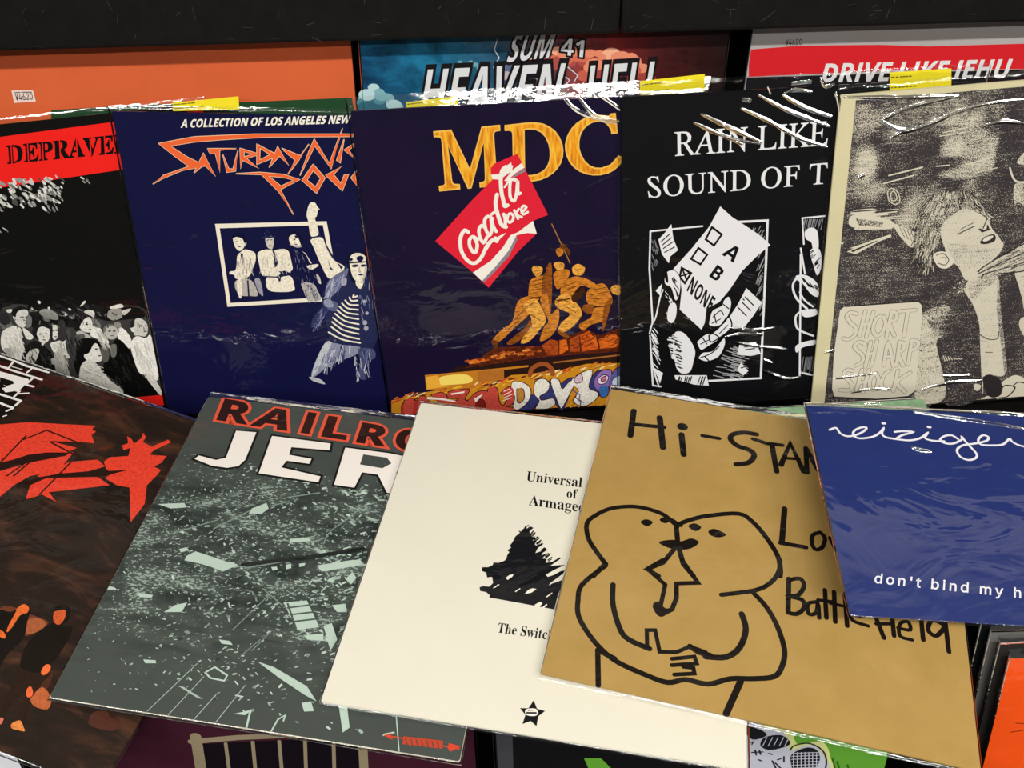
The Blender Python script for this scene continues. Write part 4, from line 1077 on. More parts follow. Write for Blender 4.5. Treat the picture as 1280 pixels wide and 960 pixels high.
   ('D',1,'',0.86,'-1660 1609 138 1527 1004 1478 1551 -1660 -1484 -1472 -1524 -950 -1605 687',[(-84.1,142.3,98.3,30.1,0.62,0.8),(-147.1,139.5,27.1,20.7,0.55,0.7),(-138.2,101.6,18.1,31.3,0.3,0.8),(-135.2,74.5,27.0,15.2,0.5,0.9),(-36.5,103.1,36.0,44.2,0.45,0.5),(-59.0,113.1,14.6,21.1,0.25,0.7),(-21.7,102.0,11.5,32.7,0.38,0.8),(-57.7,135.4,23.9,6.4,0.4,0.8),(-86.4,113.7,19.5,19.5,0.93,0.5),(-83.8,95.5,39.6,11.6,0.92,0.5),(-102.8,78.6,15.1,8.4,0.9,0.6),(-59.6,75.1,18.5,10.1,0.9,0.6),(-0.1,106.7,17.9,47.2,0.95,0.25),(-78.8,59.5,32.3,22.1,0.52,0.6),(-89.8,43.0,19.0,15.5,0.45,0.7),(-156.5,89.7,15.0,43.3,0.6,0.8),(-154.8,55.4,13.7,15.4,0.88,0.6),(-113.6,-12.1,50.6,28.9,0.8,0.8),(-59.8,-25.9,29.2,36.5,0.92,0.6),(-45.0,-104.0,17.4,50.4,0.28,0.75),(-47.6,-61.7,16.9,11.3,0.5,0.8),(-17.5,-106.4,23.3,44.6,0.93,0.4),(30.9,-66.3,15.0,61.9,0.95,0.3),(-41.9,-150.5,22.1,16.1,0.3,0.8),(-153.5,-66.6,9.5,75.6,0.85,0.5)]),
   ('L',5,'d9d2be',0,15,'-1139 888 -836 941'),
   ('L',5,'d9d2be',0,14,'-1179 815 -908 869'),
   ('L',5,'d9d2be',0,12,'-706 941 -585 941'),
   ('L',5,'d9d2be',0,11,'-689 1252 -470 1282'),
   ('L',5,'d9d2be',0,9,'-716 1222 -495 1236'),
   ('L',5,'d9d2be',0,11,'-414 937 -195 985'),
   ('L',5,'d9d2be',0,9,'-334 847 -128 880'),
   ('L',5,'d9d2be',1,9,'-1108 639 -1132 727 -1099 761 -1036 719 -1005 630 -1045 599 -1108 639'),
   ('L',5,'d9d2be',1,9,'-1083 637 -1100 707 -1070 730 -1035 650 -1083 637'),
   ('H',4,'d9d2be grain50 d9d2be 3b3639',0.62,2.34,30,20,'-1485 592 -1351 581 -1312 376 -1464 389',(15.37,37.56,2.39,-2.73)),
   ('P',4,'d9d2be',1,'-1460 512 -1345 528 -1068 444 -1057 355 -1363 389 -1460 424'),
   ('P',5,'grain55',0,'-1408 490 -1133 432 -1144 380 -1366 416'),
   ('P',4,'d9d2be',0,'-1436 189 -1050 301 -1038 273 -1340 172'),
   ('P',4,'d9d2be',0,'-1586 247 -1502 258 -1500 239 -1585 234'),
   ('P',4,'d9d2be',0,'-1458 155 -1230 254 -1128 246 -1369 121'),
   ('P',5,'2f2a2d',0,'-1424 158 -1179 246 -1162 245 -1397 145'),
   ('P',4,'d9d2be',0,'-1065 426 -976 384 -686 235 -654 124 -844 149 -962 276'),
   ('L',5,'grain75',0,6,'-975 375 -909 254'),
   ('L',5,'grain75',0,6,'-936 356 -872 234'),
   ('L',5,'grain75',0,6,'-896 336 -836 215'),
   ('L',5,'grain75',0,6,'-856 317 -799 196'),
   ('L',5,'grain75',0,6,'-817 298 -763 177'),
   ('L',5,'grain75',0,6,'-777 278 -726 157'),
   ('L',5,'grain75',0,6,'-737 259 -690 138'),
  ]),
  ('face_picture', [
   ('P',5,'grain50',1,'-773 490 -690 605 -536 678 -349 645 -171 475 -119 366 -520 364 -585 118 -791 135'),
   ('H',6,'d9d2be 2f2a2d 2f2a2d 8d8678',0.39,0.78,38,1,'-790 613 -669 689 -638 479 -763 419',(-6.8,-1.7,-3.4,-10.19)),
   ('H',6,'d9d2be 2f2a2d 2f2a2d 8d8678',0.39,0.77,38,2,'-702 691 -509 718 -514 538 -677 517',(-4.22,0.84,-4.22,-10.12)),
   ('H',6,'d9d2be 2f2a2d 2f2a2d 8d8678',0.38,0.77,38,3,'-508 710 -335 661 -346 525 -514 538',(-0.84,4.21,-3.37,-9.26)),
   ('H',6,'d9d2be 2f2a2d 2f2a2d 8d8678',0.39,0.77,38,4,'-369 664 -155 474 -136 368 -309 504',(1.69,7.6,-2.53,-8.44)),
   ('H',6,'d9d2be 2f2a2d 2f2a2d 8d8678',0.39,0.78,38,5,'-840 496 -638 479 -553 134 -828 157',(-4.29,0.86,-5.15,-12.01)),
   ('H',6,'d9d2be 2f2a2d a09885',0.39,0.71,130,6,'-835 452 -564 430 -585 -110 -765 -58',(-3.44,1.72,-4.31,-10.33)),
   ('P',7,'grain6',1,'-572 315 -498 432 -375 501 -233 446 -127 367 -69 273 16 177 61 65 -52 -17 -358 -29 -499 111'),
   ('P',7,'grain6',1,'-500 122 -394 203 20 151 58 39 -40 -81 -146 -166 -235 -252 -327 -113 -428 -12'),
   ('P',8,'grain25',1,'-454 154 -139 92 40 40 -107 -94 -309 -115 -414 5'),
   ('L',9,'3a3437',1,11,'-393 247 -339 278 -253 315'),
   ('L',9,'5a5355',1,8,'-376 299 -267 352'),
   ('P',9,'3a3437',0,'-205 285 -120 322 -93 267 -165 246'),
   ('P',9,'e0d9c6',0,'-190 292 -127 314 -129 278 -161 272'),
   ('P',9,'3a3437',1,'-164 138 -132 198 -42 218 -22 153 -93 123'),
   ('P',9,'e6e0d0',1,'-143 163 -115 197 -48 204 -68 170 -115 152'),
   ('L',9,'3a3437',1,10,'-139 385 -163 281'),
   ('P',9,'e0d9c6',1,'-607 39 -562 81 -475 65 -391 -34 -449 -103 -539 -77'),
   ('L',9,'6a6260',1,10,'-574 46 -508 58 -446 -11 -472 -64 -544 -40'),
   ('L',9,'6a6260',1,8,'-535 15 -483 11 -468 -37'),
   ('H',9,'d9d2be 6a6260',0.67,1.0,34,7,'-346 -262 -237 -242 -217 -367 -369 -393',(-2.19,2.19,1.46,-1.46)),
   ('P',7,'grain8',1,'-229 -290 -146 -166 70 -221 165 -651 276 -1061 352 -1379 148 -1361 161 -1598 31 -999 -20 -754 -120 -529 -234 -366'),
   ('P',8,'grain30',1,'-215 -272 -87 -208 77 -259 -58 -381 -130 -471'),
   ('P',8,'grain55',0,'70 -221 176 -613 368 -1317 352 -1379 250 -1018 131 -609'),
   ('L',9,'6a6260',1,11,'10 -876 109 -935 198 -932 193 -851'),
   ('L',9,'6a6260',1,9,'100 -1087 173 -1093'),
   ('P',9,'grain25',1,'-125 -186 -58 -80 147 13 295 128 520 181 586 -133 353 -170 186 -193 -26 -260 -91 -236'),
   ('L',10,'3a3437',1,13,'-125 -186 -94 -170 144 -60 317 18'),
   ('L',10,'3a3437',1,13,'-91 -236 -56 -192 175 -136 339 -94'),
   ('L',10,'3a3437',1,13,'-129 -167 -86 -115 144 32 299 110'),
   ('L',10,'3a3437',1,13,'84 -203 256 -199 357 -189'),
   ('H',10,'5a5355',0.58,0.82,34,8,'-51 -118 285 93 332 -149 -30 -241',(3.6,8.99,3.6,0.9)),
   ('P',5,'grain40',1,'61 697 182 704 419 668 530 135 265 281 170 342 109 487'),
   ('P',6,'grain75',1,'100 488 153 518 241 407 265 281 170 342'),
   ('L',6,'d9d2be',1,17,'-13 871 40 766 97 724 196 720'),
   ('P',4,'grain35',1,'44 916 120 1025 146 891'),
   ('P',5,'grain12',1,'238 -198 336 -168 614 -266 703 -696 452 -675 364 -493 303 -354'),
   ('P',5,'d4ccb8',1,'387 -748 442 -713 556 -842 508 -958 415 -850'),
   ('P',6,'d9d2be',1,'320 -1504 364 -1443 464 -1388 602 -1442 868 -1486 904 -1660 360 -1660 347 -1657'),
   ('L',7,'3a3437',1,15,'347 -1657 438 -1643 492 -1540 376 -1508 350 -1571'),
   ('L',7,'3a3437',1,13,'469 -1516 517 -1478 615 -1507'),
   ('L',7,'3a3437',1,13,'289 -1660 279 -1586 328 -1547'),
   ('P',5,'d9d2be',0,'146 -1660 212 -1623 636 -1617 645 -1660'),
   ('P',3,'grain92',1,'-425 -961 -328 -888 -24 -995 131 -1638 -287 -1646'),
   ('P',3,'grain25',1,'-643 -622 -533 -710 -395 -1045 -237 -1607 -557 -1580'),
   ('P',3,'grain50',1,'-622 -585 -422 -504 -342 -569 -503 -673'),
   ('L',4,'d9d2be',0,8,'-333 -1091 -305 -1156'),
   ('L',4,'d9d2be',0,8,'-307 -1100 -280 -1154'),
   ('L',4,'d9d2be',0,8,'-280 -1108 -255 -1152'),
   ('L',4,'d9d2be',0,8,'-253 -1117 -230 -1150'),
   ('L',4,'d9d2be',0,8,'-227 -1125 -205 -1148'),
   ('L',4,'d9d2be',0,8,'-200 -1134 -180 -1146'),
   ('L',4,'d9d2be',0,8,'-173 -1142 -155 -1144'),
   ('L',4,'d9d2be',0,8,'-147 -1150 -130 -1142'),
   ('P',4,'d9d2be',0,'-558 -1569 -237 -1607 -327 -1625 -535 -1599'),
   ('P',6,'d9d2be',1,'54 -1460 123 -1487 106 -1550 56 -1524'),
   ('P',8,'2f2a2d',1,'123 -1381 304 -1417 358 -1614 230 -1625'),
  ]),
  ('title_panel', [
   ('P',7,'dcd5c2',0,'-1465 -475 -1416 -430 -696 -433 -645 -485 -619 -605 -598 -946 -568 -1492 -635 -1551 -969 -1555 -1421 -1495 -1459 -1395 -1480 -974'),
   ('L',8,'2f2a2d',0,14,'-1416 -436 -695 -439'),
   ('L',8,'2f2a2d',0,15,'-1440 -1493 -968 -1562 -634 -1556 -568 -1497'),
  ]),
  ('title_lettering', [
   ('L',8,'6a6462',1,45,'-1292 -529 -1356 -508 -1390 -550 -1344 -623 -1284 -687 -1284 -767 -1342 -812 -1398 -798'),
   ('L',9,'dcd5c2',1,36,'-1292 -529 -1356 -508 -1390 -550 -1344 -623 -1284 -687 -1284 -767 -1342 -812 -1398 -798'),
   ('L',8,'6a6462',1,45,'-1206 -506 -1238 -781'),
   ('L',9,'dcd5c2',1,37,'-1206 -506 -1238 -781'),
   ('L',8,'6a6462',1,45,'-1124 -523 -1165 -797'),
   ('L',9,'dcd5c2',1,37,'-1124 -523 -1165 -797'),
   ('L',8,'6a6462',1,44,'-1216 -653 -1145 -649'),
   ('L',9,'dcd5c2',1,36,'-1216 -653 -1145 -649'),
   ('L',8,'6a6462',1,45,'-1030 -570 -1088 -605 -1105 -722 -1057 -796 -1000 -751 -985 -653 -1021 -575'),
   ('L',9,'dcd5c2',1,37,'-1030 -570 -1088 -605 -1105 -722 -1057 -796 -1000 -751 -985 -653 -1021 -575'),
   ('L',8,'6a6462',1,45,'-938 -529 -956 -815'),
   ('L',9,'dcd5c2',1,37,'-938 -529 -956 -815'),
   ('L',8,'6a6462',1,44,'-938 -529 -881 -563 -890 -631 -946 -656 -876 -811'),
   ('L',9,'dcd5c2',1,36,'-938 -529 -881 -563 -890 -631 -946 -656 -876 -811'),
   ('L',8,'6a6462',1,44,'-858 -536 -699 -535'),
   ('L',9,'dcd5c2',1,36,'-858 -536 -699 -535'),
   ('L',8,'6a6462',1,45,'-773 -537 -777 -820'),
   ('L',9,'dcd5c2',1,37,'-773 -537 -777 -820'),
   ('L',8,'6a6462',1,46,'-1163 -888 -1230 -852 -1276 -899 -1227 -964 -1176 -1020 -1177 -1092 -1237 -1129'),
   ('L',9,'dcd5c2',1,37,'-1163 -888 -1230 -852 -1276 -899 -1227 -964 -1176 -1020 -1177 -1092 -1237 -1129'),
   ('L',8,'6a6462',1,46,'-1112 -862 -1135 -1148'),
   ('L',9,'dcd5c2',1,38,'-1112 -862 -1135 -1148'),
   ('L',8,'6a6462',1,46,'-1050 -857 -1071 -1143'),
   ('L',9,'dcd5c2',1,38,'-1050 -857 -1071 -1143'),
   ('L',8,'6a6462',1,46,'-1123 -1004 -1061 -999'),
   ('L',9,'dcd5c2',1,37,'-1123 -1004 -1061 -999'),
   ('L',8,'6a6462',1,45,'-943 -1154 -930 -888 -840 -1173'),
   ('L',9,'dcd5c2',1,37,'-943 -1154 -930 -888 -840 -1173'),
   ('L',8,'6a6462',1,46,'-937 -1050 -873 -1056'),
   ('L',9,'dcd5c2',1,37,'-937 -1050 -873 -1056'),
   ('L',8,'6a6462',1,46,'-813 -887 -810 -1165'),
   ('L',9,'dcd5c2',1,38,'-813 -887 -810 -1165'),
   ('L',8,'6a6462',1,45,'-813 -887 -765 -912 -764 -983 -810 -1020 -740 -1171'),
   ('L',9,'dcd5c2',1,37,'-813 -887 -765 -912 -764 -983 -810 -1020 -740 -1171'),
   ('L',8,'6a6462',1,46,'-688 -878 -691 -1154'),
   ('L',9,'dcd5c2',1,38,'-688 -878 -691 -1154'),
   ('L',8,'6a6462',1,45,'-688 -878 -622 -903 -623 -964 -686 -1000'),
   ('L',9,'dcd5c2',1,37,'-688 -878 -622 -903 -623 -964 -686 -1000'),
   ('L',8,'6a6462',1,47,'-1267 -1189 -1324 -1173 -1352 -1223 -1303 -1291 -1253 -1359 -1271 -1421 -1374 -1413'),
   ('L',9,'dcd5c2',1,38,'-1267 -1189 -1324 -1173 -1352 -1223 -1303 -1291 -1253 -1359 -1271 -1421 -1374 -1413'),
   ('L',8,'6a6462',1,47,'-1167 -1187 -1202 -1460'),
   ('L',9,'dcd5c2',1,39,'-1167 -1187 -1202 -1460'),
   ('L',8,'6a6462',1,47,'-1093 -1193 -1127 -1466'),
   ('L',9,'dcd5c2',1,39,'-1093 -1193 -1127 -1466'),
   ('L',8,'6a6462',1,47,'-1187 -1343 -1105 -1329'),
   ('L',9,'dcd5c2',1,38,'-1187 -1343 -1105 -1329'),
   ('L',8,'6a6462',1,47,'-1014 -1242 -1064 -1290 -1060 -1407 -1001 -1434 -977 -1329 -1010 -1246'),
   ('L',9,'dcd5c2',1,38,'-1014 -1242 -1064 -1290 -1060 -1407 -1001 -1434 -977 -1329 -1010 -1246'),
   ('L',8,'6a6462',1,47,'-870 -1222 -921 -1260 -944 -1375 -899 -1443 -833 -1448'),
   ('L',9,'dcd5c2',1,38,'-870 -1222 -921 -1260 -944 -1375 -899 -1443 -833 -1448'),
   ('L',8,'6a6462',1,47,'-787 -1229 -802 -1472'),
   ('L',9,'dcd5c2',1,39,'-787 -1229 -802 -1472'),
   ('L',8,'6a6462',1,47,'-655 -1262 -779 -1367 -679 -1493'),
   ('L',9,'dcd5c2',1,38,'-655 -1262 -779 -1367 -679 -1493'),
  ]),
 ]),
 'orange': dict(size=337.9, loc=[-0.30974, 0.80776, 1.0777], axes=[[0.999803, -0.003806, -0.019501], [0.019869, 0.190786, 0.981431], [-1.5e-05, -0.981624, 0.190824]], parts=[
  ('green_strip', [
   ('P',1,'24492d',0,'-1173 820 1657 914 1676 707 -1223 619'),
   ('P',1,'24492d',0,'-1172 823 -69 873 1205 888 1349 828 1449 327 -1244 352'),
  ]),
  ('price_sticker', [
   ('P',2,'f0d9d2',0,'-1494 1003 -1294 1006 -1294 902 -1498 891'),
   ('T',3,'3a3436','sans','¥4620',8,0,[-147.62,91.16],[7.57,0.53],[0.95,11.26]),
   ('L',3,'6a6466',0,9,'-1467 984 -1419 987'),
   ('L',3,'6a6466',0,9,'-1403 987 -1312 988'),
  ]),
 ]),
 'sum': dict(size=335.5, loc=[0.03444, 0.80494, 1.08412], axes=[[0.999497, -0.006013, -0.031135], [0.031711, 0.190731, 0.98113], [3.9e-05, -0.981624, 0.190826]], parts=[
  ('cloud_picture', [
   ('O',1,'7fb3bd','-1658 760',6.7,4.5),
   ('O',2,'2a6a80','-1557 729',7.6,5.0),
   ('O',3,'7fb3bd','-1448 749',6.1,4.0),
   ('O',1,'2a6a80','-1640 688',5.4,3.6),
   ('O',2,'2a6a80','-1524 701',7.6,5.1),
   ('O',3,'2a6a80','-1639 719',3.7,2.5),
   ('O',1,'7fb3bd','-1389 690',8.0,5.4),
   ('O',2,'2a6a80','-1514 694',5.2,3.5),
   ('O',3,'2a6a80','-1552 710',8.4,5.6),
   ('O',1,'2a6a80','-1594 715',7.7,5.1),
   ('O',2,'b9dbe0','-1669 764',5.8,3.9),
   ('O',3,'4d8fa0','-1531 752',6.0,4.0),
   ('O',1,'2a6a80','-1656 692',8.0,5.3),
   ('O',2,'b9dbe0','-1633 794',4.5,3.0),
   ('O',3,'b9dbe0','-1397 709',7.4,4.9),
   ('O',1,'7fb3bd','-1461 768',7.2,4.8),
   ('O',2,'4d8fa0','-1669 726',7.7,5.2),
   ('O',3,'b9dbe0','-1643 800',8.0,5.3),
   ('O',1,'4d8fa0','-1578 755',5.8,3.9),
   ('O',2,'b9dbe0','-1578 866',5.4,3.6),
   ('O',3,'2a6a80','-1669 689',7.2,4.8),
   ('O',1,'4d8fa0','-1390 691',6.0,4.0),
   ('O',2,'7fb3bd','-1527 828',4.6,3.0),
   ('O',3,'7fb3bd','-1511 788',6.7,4.4),
   ('O',1,'2a6a80','-1657 707',5.3,3.5),
   ('O',2,'4d8fa0','-1411 706',6.6,4.4),
  ]),
  ('cloud_picture', [
   ('O',1,'2a5f78','-759 1050',1.4,0.9),
   ('O',2,'6fa8b4','-639 1077',2.0,1.3),
   ('O',3,'6fa8b4','-670 1085',3.0,2.0),
   ('O',1,'3f7f94','-606 1049',3.2,2.1),
   ('O',2,'3f7f94','-605 1050',3.0,2.0),
   ('O',3,'3f7f94','-715 1070',1.8,1.2),
   ('O',1,'2a5f78','-625 1049',1.4,1.0),
   ('O',2,'6fa8b4','-641 1078',2.2,1.5),
   ('O',3,'2a5f78','-634 1046',1.8,1.2),
   ('O',1,'3f7f94','-763 1068',1.6,1.1),
   ('O',2,'3f7f94','-815 1049',3.0,2.0),
   ('O',3,'6fa8b4','-600 1047',2.2,1.5),
   ('O',1,'6fa8b4','-771 1094',2.3,1.5),
   ('O',2,'2a5f78','-660 1045',1.7,1.1),
   ('O',3,'6fa8b4','-634 1074',3.0,2.0),
   ('O',1,'3f7f94','-689 1072',2.4,1.6),
   ('O',2,'2a5f78','-631 1055',2.3,1.6),
   ('O',3,'6fa8b4','-766 1087',1.3,0.9),
   ('O',1,'6fa8b4','-669 1102',1.3,0.9),
   ('O',2,'3f7f94','-691 1087',2.9,2.0),
   ('O',3,'2a5f78','-694 1061',2.1,1.4),
   ('O',1,'6fa8b4','-606 1054',1.6,1.0),
   ('O',2,'2a5f78','-809 1045',1.3,0.9),
   ('O',3,'2a5f78','-726 1053',3.0,2.0),
   ('O',1,'2a5f78','-677 1052',2.3,1.6),
   ('O',2,'3f7f94','-755 1074',1.7,1.1),
  ]),
  ('cloud_picture', [
   ('O',1,'2f5a70','-683 1259',1.8,1.2),
   ('O',2,'3a6a80','-525 1281',1.2,0.8),
   ('O',3,'3a6a80','-525 1298',2.5,1.6),
   ('O',1,'2f5a70','-502 1254',1.9,1.3),
   ('O',2,'3a6a80','-713 1264',1.4,1.0),
   ('O',3,'2f5a70','-525 1266',2.3,1.6),
   ('O',1,'2f5a70','-641 1255',1.8,1.2),
   ('O',2,'3a6a80','-641 1300',1.6,1.1),
   ('O',3,'3a6a80','-585 1287',2.8,1.8),
   ('O',1,'3a6a80','-703 1266',2.0,1.3),
   ('O',2,'3a6a80','-518 1300',1.7,1.1),
   ('O',3,'3a6a80','-528 1281',2.1,1.4),
   ('O',1,'3a6a80','-713 1265',2.8,1.9),
   ('O',2,'2f5a70','-628 1271',2.9,1.9),
   ('O',3,'2f5a70','-700 1254',1.3,0.8),
   ('O',1,'3a6a80','-495 1282',1.9,1.3),
   ('O',2,'2f5a70','-551 1254',2.3,1.5),
   ('O',3,'3a6a80','-603 1285',1.8,1.2),
   ('O',1,'2f5a70','-615 1266',1.2,0.8),
   ('O',2,'2f5a70','-605 1268',2.4,1.6),
   ('O',3,'3a6a80','-494 1280',1.9,1.3),
   ('O',1,'2f5a70','-663 1270',2.0,1.3),
   ('O',2,'3a6a80','-548 1309',1.3,0.9),
   ('O',3,'2f5a70','-592 1283',2.4,1.6),
   ('O',1,'3a6a80','-473 1272',2.2,1.5),
   ('O',2,'3a6a80','-511 1284',2.6,1.7),
  ]),
  ('cloud_picture', [
   ('O',1,'e88a6a','503 1174',4.6,3.1),
   ('O',2,'d8705a','700 1092',6.5,4.3),
   ('O',3,'f3b090','614 1172',8.3,5.5),
   ('O',1,'d8705a','-104 1069',4.9,3.3),
   ('O',2,'b0504a','235 1094',6.2,4.1),
   ('O',3,'d8705a','-40 1084',8.1,5.4),
   ('O',1,'d8705a','543 1134',3.9,2.6),
   ('O',2,'e88a6a','735 1092',4.4,2.9),
   ('O',3,'e88a6a','183 1173',6.8,4.5),
   ('O',1,'f3b090','117 1201',4.9,3.3),
   ('O',2,'f3b090','111 1185',4.1,2.7),
   ('O',3,'b0504a','491 1101',6.4,4.3),
   ('O',1,'d8705a','134 1124',8.1,5.4),
   ('O',2,'d8705a','300 1148',6.5,4.3),
   ('O',3,'b0504a','137 1094',5.3,3.5),
   ('O',1,'b0504a','130 1095',8.2,5.5),
   ('O',2,'f3b090','-80 1087',8.1,5.4),
   ('O',3,'b0504a','513 1073',5.9,3.9),
   ('O',1,'e88a6a','-76 1084',6.9,4.6),
   ('O',2,'b0504a','102 1069',6.1,4.1),
   ('O',3,'d8705a','-27 1087',5.7,3.8),
   ('O',1,'d8705a','680 1096',4.1,2.7),
   ('O',2,'f3b090','585 1169',6.0,4.0),
   ('O',3,'b0504a','-67 1074',5.4,3.6),
   ('O',1,'b0504a','376 1110',7.4,4.9),
   ('O',2,'f3b090','631 1159',7.8,5.2),
   ('O',3,'e88a6a','-94 1075',3.8,2.5),
   ('O',1,'e88a6a','683 1120',7.2,4.8),
   ('O',2,'b0504a','56 1075',7.5,5.0),
   ('O',3,'e88a6a','421 1177',5.7,3.8),
   ('O',1,'d8705a','596 1110',4.7,3.2),
   ('O',2,'d8705a','201 1118',6.5,4.3),
   ('O',3,'b0504a','678 1076',3.7,2.5),
   ('O',1,'e88a6a','337 1192',4.3,2.9),
   ('O',2,'b0504a','128 1077',3.6,2.4),
   ('O',3,'e88a6a','323 1193',6.6,4.4),
   ('O',1,'b0504a','30 1078',8.1,5.4),
   ('O',2,'d8705a','363 1143',6.8,4.6),
   ('O',3,'e88a6a','530 1146',3.7,2.5),
   ('O',1,'b0504a','621 1093',3.6,2.4),
   ('O',1,'c86050','577 1081',7.6,5.0),
   ('O',2,'e89070','472 1064',6.8,4.5),
   ('O',3,'e89070','465 1076',8.6,5.7),
   ('O',1,'e89070','908 1028',5.2,3.5),
   ('O',2,'e89070','826 1111',7.0,4.7),
   ('O',3,'e89070','908 1048',6.2,4.1),
   ('O',1,'e89070','929 1023',8.6,5.7),
   ('O',2,'c86050','380 980',7.5,5.0),
   ('O',3,'e89070','724 1131',7.6,5.1),
   ('O',1,'e89070','464 1085',7.0,4.7),
   ('O',2,'a84440','896 998',9.8,6.5),
   ('O',3,'e89070','692 1141',8.2,5.4),
   ('O',1,'c86050','895 1011',4.4,2.9),
   ('O',2,'a84440','612 1015',7.1,4.7),
   ('O',3,'c86050','854 1026',4.7,3.1),
   ('O',1,'c86050','389 987',7.3,4.9),
   ('O',2,'c86050','388 992',5.2,3.4),
   ('O',3,'e89070','433 1053',7.0,4.6),
   ('O',1,'c86050','902 1020',4.6,3.1),
   ('O',2,'c86050','512 1044',7.7,5.1),
   ('O',3,'e89070','823 1092',7.7,5.1),
   ('O',1,'c86050','520 1047',6.1,4.1),
   ('O',2,'a84440','661 1035',7.1,4.7),
   ('O',3,'a84440','645 986',8.8,5.8),
   ('O',1,'e89070','711 1143',8.2,5.4),
   ('O',2,'e89070','796 1144',6.1,4.0),
   ('O',3,'a84440','607 979',7.8,5.2),
   ('O',1,'c86050','711 1098',9.7,6.5),
   ('O',2,'a84440','489 1008',8.2,5.5),
   ('O',3,'c86050','851 1042',4.2,2.8),
   ('O',1,'a04038','845 974',3.7,2.4),
   ('O',2,'803030','882 930',4.1,2.7),
   ('O',3,'a04038','931 963',4.8,3.2),
   ('O',1,'803030','991 919',2.9,1.9),
   ('O',2,'a04038','1000 949',5.0,3.4),
   ('O',3,'a04038','783 948',4.9,3.3),
   ('O',1,'803030','742 895',4.1,2.7),
   ('O',2,'a04038','765 933',2.9,2.0),
   ('O',3,'803030','966 916',2.8,1.9),
   ('O',1,'803030','788 923',4.4,2.9),
   ('O',2,'a04038','791 939',3.2,2.1),
   ('O',3,'803030','953 925',2.7,1.8),
   ('O',1,'803030','766 889',4.3,2.9),
   ('O',2,'803030','867 900',4.9,3.3),
   ('O',3,'803030','958 888',4.4,2.9),
   ('O',1,'803030','932 935',3.7,2.5),
  ]),
  ('cloud_picture', [
   ('O',1,'5a6a8a','9 978',6.1,4.1),
   ('O',2,'5a6a8a','-127 1026',4.7,3.2),
   ('O',3,'5a6a8a','-78 1048',5.3,3.5),
   ('O',1,'c0b0b8','-177 1006',6.8,4.6),
   ('O',2,'5a6a8a','-381 975',5.3,3.5),
   ('O',3,'5a6a8a','-298 1036',5.8,3.9),
   ('O',1,'5a6a8a','-354 994',3.9,2.6),
   ('O',2,'c0b0b8','-59 1004',4.7,3.1),
   ('O',3,'c0b0b8','-300 973',4.0,2.7),
   ('O',1,'5a6a8a','-327 1022',7.1,4.7),
   ('O',2,'c0b0b8','-298 980',5.6,3.8),
   ('O',3,'5a6a8a','-342 995',6.7,4.5),
   ('O',1,'8a90a8','-306 1044',5.6,3.8),
   ('O',2,'c0b0b8','-354 980',6.0,4.0),
   ('O',3,'c0b0b8','-350 979',5.8,3.9),
   ('O',1,'5a6a8a','-51 1021',6.2,4.2),
   ('O',2,'c0b0b8','-386 969',4.6,3.1),
   ('O',3,'5a6a8a','-11 988',6.8,4.6),
   ('O',1,'5a6a8a','-375 978',7.3,4.9),
   ('O',2,'5a6a8a','-71 1038',4.0,2.6),
   ('O',3,'c0b0b8','-6 972',7.7,5.1),
   ('O',1,'8a90a8','-69 1053',5.6,3.7),
  ]),
  ('lightning_picture', [
   ('L',4,'d6dcec',0,8,'-426 1302 -456 1205 -412 1136 -463 1052 -419 967'),
  ]),
  ('lightning_picture', [
   ('L',4,'d6dcec',0,8,'190 1139 222 1054 165 998 241 941 184 869'),
   ('L',4,'d6dcec',0,8,'222 1054 314 984 286 927'),
  ]),
  ('band_lettering', [
   ('T',5,'181418','sans_bold','SUM',55,0,[-35.3,109.43],[27.15,3.13],[14.95,49.1]),
   ('T',5,'181418','sans_bold','41',55,0,[14.48,116.63],[31.68,-3.5],[2.05,30.23]),
   ('T',6,'d9dbe0','sans_bold','SUM',0,0,[-35.3,109.43],[27.15,3.13],[14.95,49.1]),
   ('T',6,'d9dbe0','sans_bold','41',0,0,[14.48,116.63],[31.68,-3.5],[2.05,30.23]),
  ]),
  ('title_lettering', [
   ('T',5,'181418','sans_bold','HEAVEN',50,0,[-119.01,58.57],[48.98,2.35],[19.42,92.11]),
   ('T',5,'181418','sans_bold','HELL',50,0,[37.27,65.78],[42.86,2.83],[6.96,85.74]),
   ('T',6,'dde0e4','sans_bold','HEAVEN',0,0,[-119.01,58.57],[48.98,2.35],[19.42,92.11]),
   ('T',6,'dde0e4','sans_bold','HELL',0,0,[37.27,65.78],[42.86,2.83],[6.96,85.74]),
  ]),
 ]),
 'dlj': dict(size=339.5, loc=[0.38916, 0.79865, 1.05181], axes=[[0.998666, -0.009849, -0.050693], [0.051641, 0.190586, 0.980311], [6e-06, -0.981621, 0.190841]], parts=[
  ('red_band', [
   ('P',1,'d6222b',0,'-1690 1400 -1246 1444 -512 1469 -66 1466 960 1519 1030 1296 -312 1249 -1673 1159 -1690 1265'),
   ('P',1,'17161a',0,'-1690 1153 1030 1296 1551 -364 -1690 -434'),
  ]),
  ('title_lettering', [
   ('T',2,'e8e6e8','sans_bold','DRIVE LIKE JEHU',8,0,[-100.69,112.51],[32.31,1.56],[2.72,34.24]),
  ]),
  ('price_sticker', [
   ('P',1,'b3acac',0,'-1403 1499 -1234 1511 -1216 1442 -1384 1432'),
   ('T',2,'4a4244','sans','¥4620',10,0,[-138.02,144.25],[6.92,0.51],[-1.18,9.73]),
  ]),
 ]),
 'brown': dict(size=329.7, loc=[-0.41435, 0.52023, 0.90961], axes=[[0.939162, -0.260854, -0.22345], [0.282562, 0.956629, 0.070847], [0.195278, -0.129675, 0.972137]], parts=[
  ('brick_wall_emblem', [
